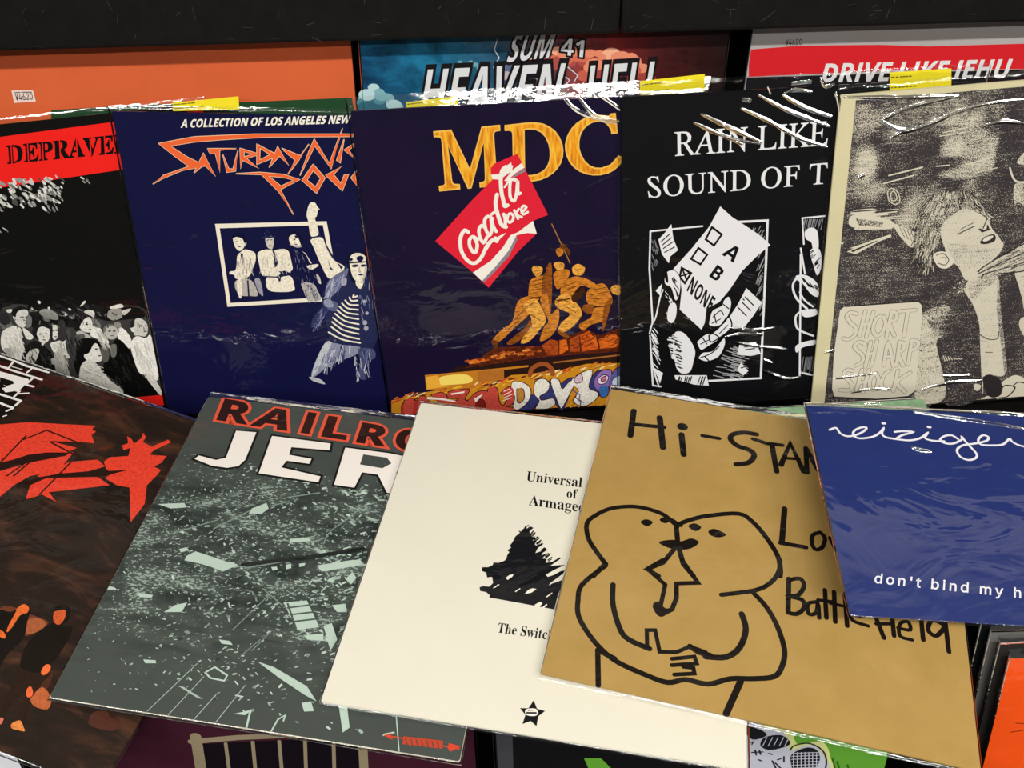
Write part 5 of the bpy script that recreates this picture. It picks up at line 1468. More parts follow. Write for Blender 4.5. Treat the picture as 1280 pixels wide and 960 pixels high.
   ('P',1,'17130f',0,'-966 1641 -972 986 -1471 952 -1641 1178 -1641 1641'),
   ('L',2,'e9e7e4',0,25,'-1641 1641 -1503 1641 -1354 1641 -1192 1628 -968 1641'),
   ('L',2,'e9e7e4',0,23,'-1641 1546 -1412 1526 -1260 1524 -1112 1529 -969 1532'),
   ('L',2,'e9e7e4',0,20,'-1412 1526 -1325 1534 -1340 1640'),
   ('L',2,'e9e7e4',0,19,'-1142 1555 -1134 1612'),
   ('L',2,'e9e7e4',0,22,'-1047 1418 -982 1424'),
   ('L',2,'e9e7e4',0,21,'-1060 1420 -1052 1510'),
   ('L',2,'e9e7e4',0,24,'-1194 1220 -1105 1222 -982 1225'),
   ('L',2,'e9e7e4',0,19,'-1062 1242 -1059 1319 -1092 1317'),
   ('L',2,'e9e7e4',0,22,'-989 1154 -978 1227'),
   ('L',2,'e9e7e4',0,23,'-1129 1129 -1058 1123 -991 1124'),
   ('L',2,'e9e7e4',0,20,'-1018 1067 -987 1118'),
   ('L',2,'e9e7e4',0,15,'-1043 1296 -973 1336'),
   ('L',2,'e9e7e4',0,13,'-1004 1000 -987 1023'),
   ('L',2,'e9e7e4',0,22,'-1435 1239 -1215 1218'),
   ('L',2,'e9e7e4',0,22,'-1343 1144 -1129 1129'),
   ('P',3,'e9e7e4',0,'-1503 1411 -1369 1466 -1081 1488 -1058 1467 -1067 1331 -1163 1257 -1222 1291 -1196 1318 -1289 1353 -1435 1364'),
   ('P',4,'17130f',0,'-1322 1400 -1189 1407 -1160 1381 -1202 1328 -1280 1341'),
   ('L',3,'d8d6d2',0,11,'-1305 1564 -1272 1567'),
   ('L',3,'d8d6d2',0,11,'-1264 1567 -1204 1570'),
  ]),
  ('red_paint_splatter', [
   ('P',2,'mottle e1422f',0,'-1071 848 -769 1028 -420 1152 -205 1232 -210 1182 -163 1172 -178 1119 -100 1046 -210 1013 -494 904 -652 790 -685 702 -882 587'),
   ('P',2,'mottle e1422f',0,'-915 631 -652 790 -476 912 -209 938 -356 697 -515 458 -725 369'),
   ('P',2,'mottle e1422f',0,'-740 390 -571 605 -286 875 -207 879 -206 646 -391 511 -455 372 -485 223 -573 160'),
   ('P',2,'mottle e1422f',0,'-338 534 -175 775 31 893 130 848 30 747 -173 632 -312 530'),
   ('P',2,'mottle e1422f',0,'-279 282 -332 424 -252 542 138 722 279 682 -1 508 -147 419 -37 356 -185 376 -224 333'),
   ('P',2,'mottle e1422f',0,'92 890 109 956 252 1033 220 1125 178 1076 134 1118 172 1165 119 1234 166 1224 223 1181 248 1260 231 1330 279 1289 283 1229 384 1211 477 1344 520 1332 425 1183 415 1118 564 1168 558 1075 522 1015 599 1004 595 930 573 806 660 619 653 401 448 725 333 705 200 734 227 802 153 829'),
   ('L',3,'3a1a12',0,16,'-684 836 -566 1010'),
   ('L',3,'3a1a12',0,16,'-566 1010 -221 993'),
   ('L',3,'3a1a12',0,16,'-459 904 -157 856'),
   ('L',3,'3a1a12',0,15,'-157 856 -203 368'),
   ('L',3,'3a1a12',0,16,'-515 458 -482 643'),
   ('L',3,'3a1a12',0,16,'-705 533 -690 879'),
   ('L',3,'3a1a12',0,15,'-510 617 -568 436'),
   ('P',3,'mottle 2a1712',0,'-787 455 -622 612 -546 703 -417 788 -234 867 -248 817 -492 625 -651 457'),
   ('P',3,'mottle 2a1712',0,'-434 409 -191 624 158 802 336 892 186 756 -259 553 -349 417'),
   ('P',2,'mottle e1422f',1,'-112 644 -101 663 -78 644 -95 628'),
   ('P',2,'mottle 5a2a1c',0,'-42 1010 93 1100 10 1003'),
  ]),
  ('figure_photograph', [
   ('P',2,'mottle 6a3826',1,'163 -686 229 -643 395 -649 561 -656 563 -706 494 -817 362 -833 249 -808'),
   ('P',3,'mottle a45a38',1,'407 -714 465 -657 568 -679 539 -766 474 -811 432 -773'),
   ('P',4,'mottle 17120f',1,'166 -737 258 -684 319 -609 378 -612 420 -709 478 -840 451 -982 453 -1094 428 -1103'),
   ('P',5,'mottle e06a30',1,'315 -800 295 -679 283 -640 307 -592 359 -602 378 -647 341 -687 347 -788 339 -845'),
   ('P',5,'mottle e06a30',1,'261 -846 323 -856 357 -893 311 -894'),
  ]),
  ('figure_photograph', [
   ('P',4,'mottle 191310',1,'559 -569 551 -519 592 -482 656 -506 700 -585 673 -656 770 -645 802 -851 787 -970 747 -1049 664 -1064 588 -1044 536 -901 548 -780 592 -678 599 -641'),
   ('P',5,'mottle cc5a30',1,'565 -584 569 -548 623 -518 665 -581 662 -651 610 -645'),
   ('P',6,'mottle 191310',1,'553 -571 559 -507 640 -494 684 -574 628 -525 574 -555'),
   ('P',3,'mottle 2a1c14',1,'588 -1044 747 -1049 834 -1017 812 -1213 875 -1415 824 -1448 763 -1230 700 -1314 728 -1438 684 -1439 637 -1246 625 -1141'),
   ('P',5,'mottle ee6f3a',1,'761 -1036 760 -977 801 -973 815 -1024 791 -1057'),
   ('P',5,'mottle e8683a',1,'752 -1204 756 -1164 795 -1188 814 -1227 788 -1244'),
   ('P',5,'mottle e08a48',1,'806 -1454 845 -1414 900 -1450 923 -1473 876 -1480 826 -1483'),
   ('P',5,'mottle c9705a',1,'698 -1449 728 -1438 741 -1477 723 -1484'),
   ('P',3,'mottle b96238',1,'817 -1242 840 -1141 951 -1193 976 -1275 894 -1289 848 -1276'),
   ('P',2,'mottle 4a2a1c',1,'836 -1204 809 -1026 846 -1013 881 -1110 869 -1161'),
   ('P',2,'4d2a20',1,'1292 -1233 1303 -1177 1388 -1147 1425 -1175 1519 -1193 1515 -1254 1448 -1278 1327 -1281'),
  ]),
 ]),
 'railroad': dict(size=317.0, loc=[-0.17388, 0.50678, 0.89553], axes=[[0.984657, -0.170709, -0.036178], [0.173512, 0.979841, 0.099017], [0.018546, -0.103775, 0.994428]], parts=[
  ('title_lettering', [
   ('T',4,'e0593f','sans_bold','R',58,0,[-142.97,129.98],[75.93,-3.71],[-4.81,56.25]),
   ('T',4,'e0593f','sans_bold','A',58,0,[-103.22,127.81],[76.18,-2.78],[7.39,51.01]),
   ('T',4,'e0593f','sans_bold','I',58,0,[-57.98,126.59],[69.95,-3.65],[-1.54,54.02]),
   ('T',4,'e0593f','sans_bold','L',58,0,[-35.88,124.79],[75.76,-2.68],[-1.5,53.57]),
   ('T',4,'e0593f','sans_bold','R',58,0,[-0.61,122.77],[68.86,-2.83],[-0.69,50.59]),
   ('T',4,'e0593f','sans_bold','O',58,0,[37.62,121.3],[66.02,-3.94],[-0.33,51.26]),
   ('T',5,'2e1a17','sans_bold','R',14,0,[-142.97,129.98],[75.93,-3.71],[-4.81,56.25]),
   ('T',5,'2e1a17','sans_bold','A',14,0,[-103.22,127.81],[76.18,-2.78],[7.39,51.01]),
   ('T',5,'2e1a17','sans_bold','I',14,0,[-57.98,126.59],[69.95,-3.65],[-1.54,54.02]),
   ('T',5,'2e1a17','sans_bold','L',14,0,[-35.88,124.79],[75.76,-2.68],[-1.5,53.57]),
   ('T',5,'2e1a17','sans_bold','R',14,0,[-0.61,122.77],[68.86,-2.83],[-0.69,50.59]),
   ('T',5,'2e1a17','sans_bold','O',14,0,[37.62,121.3],[66.02,-3.94],[-0.33,51.26]),
   ('L',4,'1d1c1b',0,42,'-1153 1187 -953 1197 -938 853 -974 774 -1070 738 -1224 741 -1411 794 -1386 839 -1208 811 -1125 852 -1153 1187'),
   ('P',5,'f1ebe4',0,'-1153 1187 -953 1197 -938 853 -974 774 -1070 738 -1224 741 -1411 794 -1386 839 -1208 811 -1125 852'),
   ('L',4,'1d1c1b',0,42,'-788 1176 -206 1169 -192 1087 -561 1069 -552 976 -328 960 -331 900 -550 904 -576 819 -183 772 -183 704 -758 721 -788 1176'),
   ('P',5,'f1ebe4',0,'-788 1176 -206 1169 -192 1087 -561 1069 -552 976 -328 960 -331 900 -550 904 -576 819 -183 772 -183 704 -758 721'),
   ('L',4,'1d1c1b',0,40,'-54 1141 373 1137 540 1121 583 1032 491 924 614 681 467 684 334 873 183 877 160 694 -32 698 -54 1141'),
   ('P',5,'f1ebe4',0,'-54 1141 373 1137 540 1121 583 1032 491 924 614 681 467 684 334 873 183 877 160 694 -32 698|136 1087 366 1081 424 1021 356 951 138 964'),
  ]),
  ('debris_photograph', [
   ('F',2,''),
   ('P',3,'b6cbbf',0,'-681 331 -573 410 -532 354 -580 284 -691 274'),
   ('P',3,'b6cbbf',0,'-1536 249 -1301 298 -1261 254 -1396 221'),
   ('P',3,'b6cbbf',0,'-239 71 -80 112 -58 76 -226 33'),
   ('P',3,'b6cbbf',0,'-1058 -229 -1000 -174 -672 -237 -588 -247 -696 -331 -806 -303 -913 -286 -1059 -274'),
   ('P',3,'b6cbbf',0,'78 -167 415 -36 458 -86 129 -204'),
   ('P',3,'b6cbbf',0,'-1152 -174 -1093 -147 -1062 -172 -1119 -204'),
   ('P',3,'b6cbbf',0,'-307 -226 -262 -215 -242 -243 -282 -258'),
   ('P',3,'b6cbbf',0,'-192 -186 -149 -168 -135 -211 -174 -228'),
   ('P',3,'b6cbbf',0,'-83 -158 -32 -143 -34 -175 -72 -190'),
   ('P',3,'b6cbbf',0,'-93 -535 91 -488 264 -706 97 -757'),
   ('P',3,'b6cbbf',0,'79 -149 364 -50 441 -66 166 -196'),
   ('P',3,'b6cbbf',0,'167 -795 313 -755 333 -817 200 -826'),
   ('P',3,'b6cbbf',0,'293 -689 352 -656 437 -789 411 -889'),
   ('P',3,'b6cbbf',0,'347 -244 386 -170 435 -217 407 -288'),
   ('P',3,'b6cbbf',0,'-492 -932 -401 -931 -366 -961 -457 -963'),
   ('P',3,'b6cbbf',0,'-124 -1065 18 -1090 320 -1202 429 -1307 320 -1269 90 -1170'),
   ('P',3,'b6cbbf',0,'320 -1335 388 -1313 431 -1382 361 -1397'),
   ('P',3,'b6cbbf',0,'599 -1302 661 -1293 731 -1463 691 -1507'),
   ('P',3,'b6cbbf',0,'-1012 -1184 -914 -1176 -899 -1199 -983 -1212'),
   ('P',3,'b6cbbf',0,'305 -499 412 -470 445 -541 367 -553'),
   ('P',3,'b6cbbf',0,'-1577 -611 -1528 -612 -1494 -633 -1577 -642'),
   ('P',3,'b6cbbf',0,'-1314 -632 -1181 -632 -1181 -658 -1285 -667'),
   ('P',3,'b6cbbf',0,'-863 -239 -622 -230 -707 -325 -786 -310'),
   ('P',3,'b6cbbf',0,'-1026 -768 -963 -694 -873 -655 -882 -745'),
   ('P',3,'b6cbbf',0,'-152 -1494 -31 -1443 -67 -1491'),
   ('L',4,'4a5651',0,15,'-43 -578 127 -526'),
   ('L',4,'4a5651',0,15,'-1 -635 179 -582'),
   ('L',4,'4a5651',0,15,'41 -691 220 -639'),
   ('L',4,'4a5651',0,15,'-55 -542 83 -746'),
   ('L',3,'b6cbbf',0,13,'-492 -1214 -435 -1160 -315 -1210 -320 -1256 -433 -1251 -492 -1214'),
   ('L',3,'a8bab0',0,6,'-801 -1572 -583 -1155'),
   ('L',3,'a8bab0',0,6,'-635 -1577 -489 -1248'),
   ('L',3,'a8bab0',0,6,'-430 -1577 -341 -1371'),
   ('L',3,'a8bab0',0,6,'-262 -1577 -150 -1268'),
   ('L',3,'a8bab0',0,6,'-646 -1351 -600 -1355'),
   ('L',3,'a8bab0',0,6,'-625 -1359 -579 -1363'),
   ('L',3,'a8bab0',0,6,'-604 -1367 -558 -1371'),
   ('L',3,'a8bab0',0,6,'-583 -1375 -537 -1379'),
   ('L',3,'a8bab0',0,6,'-562 -1383 -516 -1387'),
   ('L',3,'a8bab0',0,6,'-541 -1391 -495 -1395'),
   ('L',3,'a8bab0',0,6,'-520 -1398 -475 -1402'),
   ('L',3,'a8bab0',0,6,'-499 -1406 -454 -1410'),
   ('L',3,'a8bab0',0,6,'-479 -1414 -433 -1418'),
   ('L',3,'b6cbbf',0,15,'-23 -1577 -39 -1450'),
   ('L',3,'b6cbbf',0,12,'168 -1577 187 -1484 232 -1445 231 -1488'),
   ('L',3,'b6cbbf',0,8,'1046 -1312 1134 -1577'),
   ('L',3,'7d9086',0,9,'-304 -437 -95 -561'),
   ('L',3,'7d9086',0,9,'-414 -835 -237 -492'),
   ('L',3,'7d9086',0,9,'-199 -983 -105 -800'),
   ('L',3,'7d9086',0,8,'-168 -883 -268 -1041'),
   ('L',3,'7d9086',1,12,'-520 -270 422 80'),
   ('L',3,'7d9086',1,12,'61 82 85 204 187 341 332 562'),
   ('L',3,'7d9086',1,13,'-403 499 -137 591'),
   ('L',3,'7d9086',1,13,'-530 379 -387 451'),
   ('L',3,'7d9086',1,13,'-935 71 -692 304'),
   ('L',3,'7d9086',1,12,'-1267 -28 -932 169'),
   ('L',3,'1f2422',0,37,'-551 -241 -81 -101 416 67'),
  ]),
  ('red_arrow_emblem', [
   ('L',4,'d1492f',0,9,'1010 -1479 1563 -1495'),
   ('P',4,'d1492f',0,'995 -1482 1048 -1454 1043 -1479 1072 -1505'),
   ('P',4,'b9452f',0,'1140 -1466 1434 -1454 1442 -1513 1147 -1524'),
   ('P',4,'d1492f',0,'1480 -1464 1570 -1476 1503 -1525 1477 -1501'),
   ('L',5,'4a4440',0,6,'1158 -1479 1182 -1523'),
   ('L',5,'4a4440',0,6,'1197 -1477 1221 -1521'),
   ('L',5,'4a4440',0,6,'1237 -1475 1260 -1520'),
   ('L',5,'4a4440',0,6,'1276 -1474 1299 -1518'),
   ('L',5,'4a4440',0,6,'1315 -1472 1338 -1516'),
   ('L',5,'4a4440',0,6,'1354 -1470 1377 -1515'),
   ('L',5,'4a4440',0,6,'1393 -1469 1416 -1513'),
  ]),
 ]),
 'universal': dict(size=311.8, loc=[0.03322, 0.48918, 0.89974], axes=[[0.98175, -0.189137, -0.019849], [0.190153, 0.977901, 0.086902], [0.002974, -0.08909, 0.996019]], parts=[
  ('title_lettering', [
   ('T',1,'16161a','serif_bold','Universal',0,0,[-38.44,75.16],[18.33,0.15],[-0.75,24.76]),
   ('T',1,'16161a','serif_bold','of',0,0,[0.07,61.98],[16.9,0.22],[-1.37,22.81]),
   ('T',1,'16161a','serif_bold','Armaged',0,0,[-31.26,48.48],[19.52,-0.1],[-1.82,24.42]),
  ]),
  ('subtitle_lettering', [
   ('T',1,'16161a','serif_bold','The Switch',0,0,[-36.54,-78.47],[14.07,0.1],[0.07,18.79]),
  ]),
  ('tree_picture', [
   ('P',1,'16161a',0,'-305 264 -315 233 -337 195 -357 204 -343 177 -374 138 -379 109 -391 68 -404 38 -391 17 -418 -15 -397 -28 -410 -63 -411 -107 -431 -126 -473 -149 -509 -150 -513 -178 -545 -204 -594 -212 -592 -249 -553 -259 -535 -304 -496 -292 -477 -347 -501 -387 -555 -390 -579 -405 -568 -439 -518 -441 -482 -466 -482 -487 -356 -492 -115 -503 53 -511 62 -388 93 -218 52 -246 2 -275 -21 -299 -15 -277 78 -168 91 -134 56 -145 8 -190 -42 -219 -62 -201 2 -143 84 -81 40 -89 -39 -112 40 -24 30 -12 -27 -67 -79 -86 -76 -42 -112 -48 -84 11 -126 -17 -107 41 -141 19 -179 -4 -153 100 -181 73 -197 82 -185 129 -221 117 -205 165 -236 155 -246 187 -261 196 -257 231 -283 215'),
   ('P',2,'efebdc',0,'-384 -285 -354 -248 -324 -241 -333 -266 -363 -300'),
   ('P',2,'efebdc',0,'-205 -411 -181 -366 -149 -346 -117 -348 -151 -387'),
   ('P',2,'efebdc',0,'-472 -398 -435 -355 -421 -355 -451 -389'),
   ('P',2,'efebdc',0,'-32 -409 14 -360 16 -370 -23 -412'),
   ('P',2,'efebdc',0,'-112 -497 -69 -460 -49 -472 -70 -511'),
   ('P',2,'efebdc',0,'-288 -399 -253 -363 -244 -364 -278 -403'),
   ('P',2,'efebdc',0,'-44 -506 -14 -471 -9 -479 -34 -515'),
   ('L',1,'16161a',0,11,'-407 -96 -380 -67'),
   ('L',1,'16161a',0,10,'-353 80 -329 109'),
   ('L',1,'16161a',0,9,'-57 -67 -37 -42'),
   ('L',1,'16161a',0,8,'-275 214 -255 250'),
   ('L',1,'16161a',0,8,'-119 13 -94 39'),
   ('L',1,'16161a',0,10,'-380 -9 -355 28'),
   ('L',1,'16161a',0,12,'-285 226 -265 255'),
   ('L',1,'16161a',0,7,'-382 -15 -360 17'),
   ('L',1,'16161a',0,7,'-134 32 -114 57'),
   ('L',1,'16161a',0,12,'-328 160 -306 189'),
   ('L',1,'16161a',0,11,'-374 12 -348 47'),
   ('L',1,'16161a',0,12,'-178 88 -158 124'),
   ('L',1,'16161a',0,8,'-162 68 -135 98'),
   ('L',1,'16161a',0,12,'-316 201 -283 232'),
   ('L',1,'16161a',0,12,'-271 209 -242 247'),
   ('L',1,'16161a',0,10,'-244 174 -213 203'),
   ('L',1,'16161a',0,13,'-125 21 -95 47'),
   ('L',1,'16161a',0,13,'-86 -30 -55 8'),
   ('L',1,'16161a',0,11,'-82 -35 -61 -7'),
   ('L',1,'16161a',0,8,'-127 23 -101 58'),
   ('L',1,'16161a',0,7,'-372 18 -351 48'),
   ('L',1,'16161a',0,9,'-412 -112 -387 -75'),
   ('L',1,'16161a',0,13,'-273 211 -248 248'),
   ('L',1,'16161a',0,9,'-394 -54 -365 -26'),
   ('L',1,'16161a',0,6,'-367 33 -344 68'),
   ('L',1,'16161a',0,13,'-414 -118 -385 -92'),
   ('L',1,'16161a',0,12,'-134 32 -110 58'),
   ('L',1,'16161a',0,13,'-375 8 -355 42'),
   ('L',1,'16161a',0,12,'-213 134 -180 161'),
   ('L',1,'16161a',0,12,'-327 165 -297 204'),
   ('L',1,'16161a',0,9,'-65 -57 -36 -22'),
   ('L',1,'16161a',0,10,'-393 -51 -364 -18'),
   ('L',1,'16161a',0,13,'-362 50 -337 79'),
   ('L',1,'16161a',0,10,'-364 45 -336 76'),
   ('L',1,'16161a',0,7,'-356 69 -335 103'),
   ('L',1,'16161a',0,9,'-94 -20 -71 11'),
   ('L',1,'16161a',0,13,'-248 179 -230 215'),
   ('L',1,'16161a',0,11,'-159 64 -133 96'),
   ('L',1,'16161a',0,11,'-355 74 -327 100'),
   ('L',1,'16161a',0,8,'-405 -90 -386 -62'),
   ('L',1,'16161a',0,7,'-345 106 -322 135'),
   ('L',1,'16161a',0,12,'-201 118 -172 148'),
   ('L',1,'16161a',0,11,'-411 -111 -390 -86'),
   ('L',1,'16161a',0,7,'-158 63 -130 100'),
   ('L',1,'16161a',0,10,'-282 223 -262 249'),
   ('L',1,'16161a',0,12,'-183 95 -152 131'),
   ('L',1,'16161a',0,14,'-277 216 -252 251'),
   ('L',1,'16161a',0,9,'-328 163 -307 191'),
   ('L',1,'16161a',0,6,'-163 69 -137 107'),
   ('L',1,'16161a',0,12,'-343 114 -321 149'),
   ('L',1,'16161a',0,12,'-235 162 -210 189'),
   ('L',1,'16161a',0,12,'-388 -33 -366 -6'),
   ('L',1,'16161a',0,8,'-318 193 -297 222'),
   ('L',1,'16161a',0,8,'-306 233 -282 272'),
   ('L',1,'16161a',0,13,'-325 172 -296 205'),
   ('L',1,'16161a',0,11,'-378 -2 -357 24'),
   ('L',1,'16161a',0,11,'-380 -9 -355 20'),
   ('L',1,'16161a',0,7,'-176 87 -152 113'),
   ('L',1,'16161a',0,13,'-209 128 -184 162'),
   ('L',1,'16161a',0,9,'-358 65 -336 96'),
  ]),
  ('star_emblem', [
   ('P',1,'16161a',0,'7 -1290 41 -1351 102 -1358 59 -1407 57 -1482 9 -1451 -47 -1483 -36 -1411 -84 -1367 -22 -1357'),
   ('P',2,'f1ede0',1,'-38 -1369 28 -1353 55 -1382 32 -1409 -31 -1410'),
   ('L',3,'16161a',0,6,'-21 -1376 21 -1366'),
   ('L',3,'16161a',0,13,'-27 -1395 38 -1385'),
  ]),
 ]),
 'histd': dict(size=310.1, loc=[0.20587, 0.48801, 0.90594], axes=[[0.963908, -0.265661, -0.017513], [0.266197, 0.960538, 0.080656], [-0.004605, -0.082407, 0.996588]], parts=[
  ('title_lettering', [
   ('L',1,'1a1512',0,58,'-1289 1302 -1270 978'),
   ('L',1,'1a1512',0,47,'-1262 1127 -977 1154'),
   ('L',1,'1a1512',0,60,'-1035 1269 -954 899'),
   ('L',1,'1a1512',0,89,'-818 1200 -803 1200'),
   ('L',1,'1a1512',0,57,'-808 1099 -759 855'),
   ('L',1,'1a1512',0,41,'-617 1129 -461 1127'),
   ('L',1,'1a1512',1,52,'-130 1256 -234 1255 -334 1214 -360 1145 -293 1075 -178 1045 -134 985 -179 892 -285 846'),
   ('L',1,'1a1512',0,43,'-157 1192 -33 1163 108 1173'),
   ('L',1,'1a1512',0,50,'18 1147 73 842'),
   ('L',1,'1a1512',0,52,'108 932 178 1212 307 897'),
   ('L',1,'1a1512',0,33,'135 1020 263 1036'),
   ('L',1,'1a1512',0,46,'319 1188 336 890'),
   ('L',1,'1a1512',0,46,'319 1188 433 940'),
   ('L',1,'1a1512',0,49,'158 435 150 67'),
   ('L',1,'1a1512',0,41,'139 64 346 66'),
   ('L',1,'1a1512',1,36,'451 244 399 206 394 113 427 63 478 100 497 200 457 250'),
   ('L',1,'1a1512',0,36,'539 210 581 96 636 254'),
   ('L',1,'1a1512',0,40,'220 -277 225 -589'),
   ('L',1,'1a1512',1,37,'220 -289 307 -256 340 -318 296 -416 225 -440 328 -453 345 -523 292 -591 225 -596'),
   ('L',1,'1a1512',1,33,'435 -446 375 -479 383 -569 437 -546 451 -454 462 -587'),
   ('L',1,'1a1512',0,36,'502 -318 516 -574'),
   ('L',1,'1a1512',0,30,'451 -424 573 -414'),
   ('L',1,'1a1512',0,36,'573 -320 583 -594'),
   ('L',1,'1a1512',0,30,'543 -432 634 -436'),
   ('L',1,'1a1512',0,36,'656 -319 672 -609'),
   ('L',1,'1a1512',1,30,'694 -495 784 -492 770 -422 710 -444 709 -546 828 -572'),
   ('L',1,'1a1512',0,35,'861 -400 943 -650'),
   ('L',1,'1a1512',0,29,'888 -539 992 -514'),
   ('L',1,'1a1512',0,35,'1010 -438 1018 -614'),
   ('L',1,'1a1512',1,29,'1050 -536 1139 -533 1127 -464 1067 -496 1062 -604 1149 -618'),
   ('L',1,'1a1512',0,35,'1225 -314 1231 -598'),
   ('L',1,'1a1512',1,35,'1380 -422 1308 -403 1272 -501 1327 -540 1392 -454 1403 -380 1411 -658'),
  ]),
  ('doodle_drawing', [
   ('L',1,'1a1512',1,41,'-737 53 -854 136 -1014 166 -1150 154 -1308 92 -1418 -8 -1474 -108 -1434 -255 -1352 -364 -1246 -477'),
   ('L',1,'1a1512',0,44,'-1246 -477 -1324 -616'),
   ('L',1,'1a1512',1,43,'-685 -172 -712 -37 -717 46 -621 129 -476 208 -224 291 -97 228 24 89 123 -74 150 -202 150 -267'),
   ('L',1,'1a1512',0,34,'-689 52 -771 94'),
   ('P',1,'1a1512',1,'-1030 9 -987 51 -927 33 -967 -20'),
   ('P',1,'1a1512',1,'-874 70 -840 107 -780 92 -822 45'),
   ('P',1,'1a1512',1,'-628 59 -580 102 -520 75 -562 22'),
   ('P',1,'1a1512',1,'-456 47 -407 83 -309 46 -362 3 -428 6'),
   ('P',1,'1a1512',1,'-849 -159 -745 -111 -670 -110 -590 -61 -522 -87 -588 -168 -696 -203 -791 -193'),
   ('L',1,'1a1512',0,40,'-715 -202 -788 -357 -905 -452 -807 -493'),
   ('L',1,'1a1512',0,44,'-675 -193 -625 -330 -532 -428'),
   ('L',1,'1a1512',1,41,'-1243 -494 -1397 -718 -1400 -869 -1367 -1008 -1260 -1144 -1135 -1252 -1001 -1325 -788 -1377 -617 -1400 -490 -1346 -325 -1343 -167 -1261 -5 -1222 147 -1167 200 -1065 211 -929 153 -746 59 -585 -52 -474'),
   ('L',1,'1a1512',1,39,'143 -109 139 -222 82 -345 -36 -449 -295 -553'),
   ('L',1,'1a1512',0,41,'-1168 -1260 -1112 -1542'),
   ('L',1,'1a1512',0,50,'-93 -1265 -176 -1542'),
   ('L',1,'1a1512',1,44,'-1153 -660 -1121 -845 -1029 -1049 -948 -1119 -786 -1158'),
   ('L',1,'1a1512',0,32,'-802 -1162 -829 -1005 -766 -990 -707 -1165 -582 -1138 -488 -1067 -367 -1087'),
   ('L',1,'1a1512',1,47,'-363 -1124 -214 -1092 -121 -989 -85 -823 -126 -691'),
   ('L',1,'1a1512',0,35,'-906 -447 -743 -563 -753 -757'),
   ('L',1,'1a1512',0,36,'-906 -447 -792 -330'),
   ('L',1,'1a1512',0,38,'-639 -294 -489 -485 -656 -531 -640 -667 -662 -777 -725 -834 -794 -788'),
   ('P',1,'1a1512',1,'-814 -772 -775 -731 -715 -779 -663 -767 -722 -858 -777 -846'),
   ('L',1,'1a1512',0,32,'-609 -1202 -446 -1144 -423 -1196 -602 -1254'),
   ('L',1,'1a1512',0,32,'-576 -1326 -431 -1282 -444 -1238 -518 -1247'),
   ('L',1,'1a1512',0,46,'-488 -1067 -416 -1099 -331 -1107'),
   ('L',1,'1a1512',0,43,'-1131 -1270 -1030 -1303'),
  ]),
 ]),
 'reiz': dict(size=209.9, loc=[0.35802, 0.491, 0.9447], axes=[[0.995852, -0.086693, -0.027613], [0.089188, 0.99016, 0.107837], [0.017992, -0.109853, 0.993785]], parts=[
  ('title_lettering', [
   ('L',1,'ecebf4',1,20,'-889 763 -829 789 -805 731 -751 699 -669 719 -588 773 -565 811 -613 807 -676 767 -694 713 -645 681 -530 708 -457 761 -413 817 -443 751 -420 711 -345 695'),
   ('L',1,'ecebf4',1,20,'-337 695 -273 742 -168 786 -262 789 -328 776'),
   ('L',1,'ecebf4',1,20,'-345 695 -223 687 -121 720 -42 788 -82 723 -18 696 75 698'),
   ('L',1,'ecebf4',1,20,'200 731 156 770 90 755 44 711 70 677 147 676 240 734 238 755 270 674 312 575 290 523 222 499 163 535 159 605 220 660 336 689 440 727 468 770 426 788 372 733 380 681 472 677 569 694 643 761 657 731 707 693 795 679 875 735'),
   ('L',1,'ecebf4',0,26,'-410 870 -394 871'),
   ('L',1,'ecebf4',0,26,'-23 853 -8 852'),
  ]),
  ('subtitle_lettering', [
   ('T',1,'ecebf4','sans',"don't bind my h",12,130,[-82.21,-76.33],[15.62,-0.84],[5.2,16.85]),
  ]),
 ]),
 'maroon': dict(size=315.0, loc=[-0.1963, 0.35633, 0.69489], axes=[[1.0, 0.0, 0.0], [-0.0, 0.173648, 0.984808], [0.0, -0.984808, 0.173648]], parts=[
  ('gold_grid_picture', [
   ('P',1,'120e14',0,'-622 1205 -26 1222 638 1222 635 747 557 -473 -806 -407'),
   ('L',2,'8a7e66',0,90,'-656 1295 -700 807 -859 -405'),
   ('L',2,'8a7e66',0,59,'-703 1237 -325 1271 -17 1278 716 1289'),
   ('L',2,'8a7e66',0,74,'677 1256 640 747 557 -473'),
   ('L',2,'8a7e66',0,29,'-432 1204 -468 834 -637 -415'),
   ('L',2,'8a7e66',0,30,'-212 1213 -253 824 -414 -426'),
   ('L',2,'8a7e66',0,30,'2 1214 -35 815 -191 -437'),
   ('L',2,'8a7e66',0,30,'210 1212 163 806 5 -446'),
   ('L',2,'8a7e66',0,30,'440 1209 396 795 255 -458'),
  ]),
 ]),
 'green': dict(size=315.0, loc=[0.13627, 0.3404, 0.69289], axes=[[1.0, 0.0, 0.0], [-0.0, 0.173648, 0.984808], [0.0, -0.984808, 0.173648]], parts=[
  ('green_panel', [
   ('P',1,'5c9a34',0,'1567 1567 1567 852 339 906 334 1294 332 1567'),
   ('P',1,'5c9a34',0,'-874 1143 -738 1137 -576 894 -801 904'),
  ]),
  ('sneakers_picture', [
   ('P',2,'c9cf8a',1,'695 1567 811 1248 1011 1265 1110 1056 1103 873 339 906 346 1567'),
   ('P',3,'b9bccb',1,'402 1567 517 1460 694 1379 770 1174 915 1231 1021 1137 1086 873 339 906 303 1567'),
   ('P',4,'1d1f24',1,'526 1235 548 1335 680 1354 761 1245 617 1181'),
   ('P',4,'1d1f24',1,'784 1070 808 1147 902 1199 983 1165 1024 1060 1005 951 929 880 842 884'),
   ('P',4,'1d1f24',1,'367 1467 487 1437 562 1359 450 1314'),
   ('L',5,'b9bccb',0,7,'799 1147 832 898'),
   ('L',5,'b9bccb',0,7,'784 1135 1009 1138'),
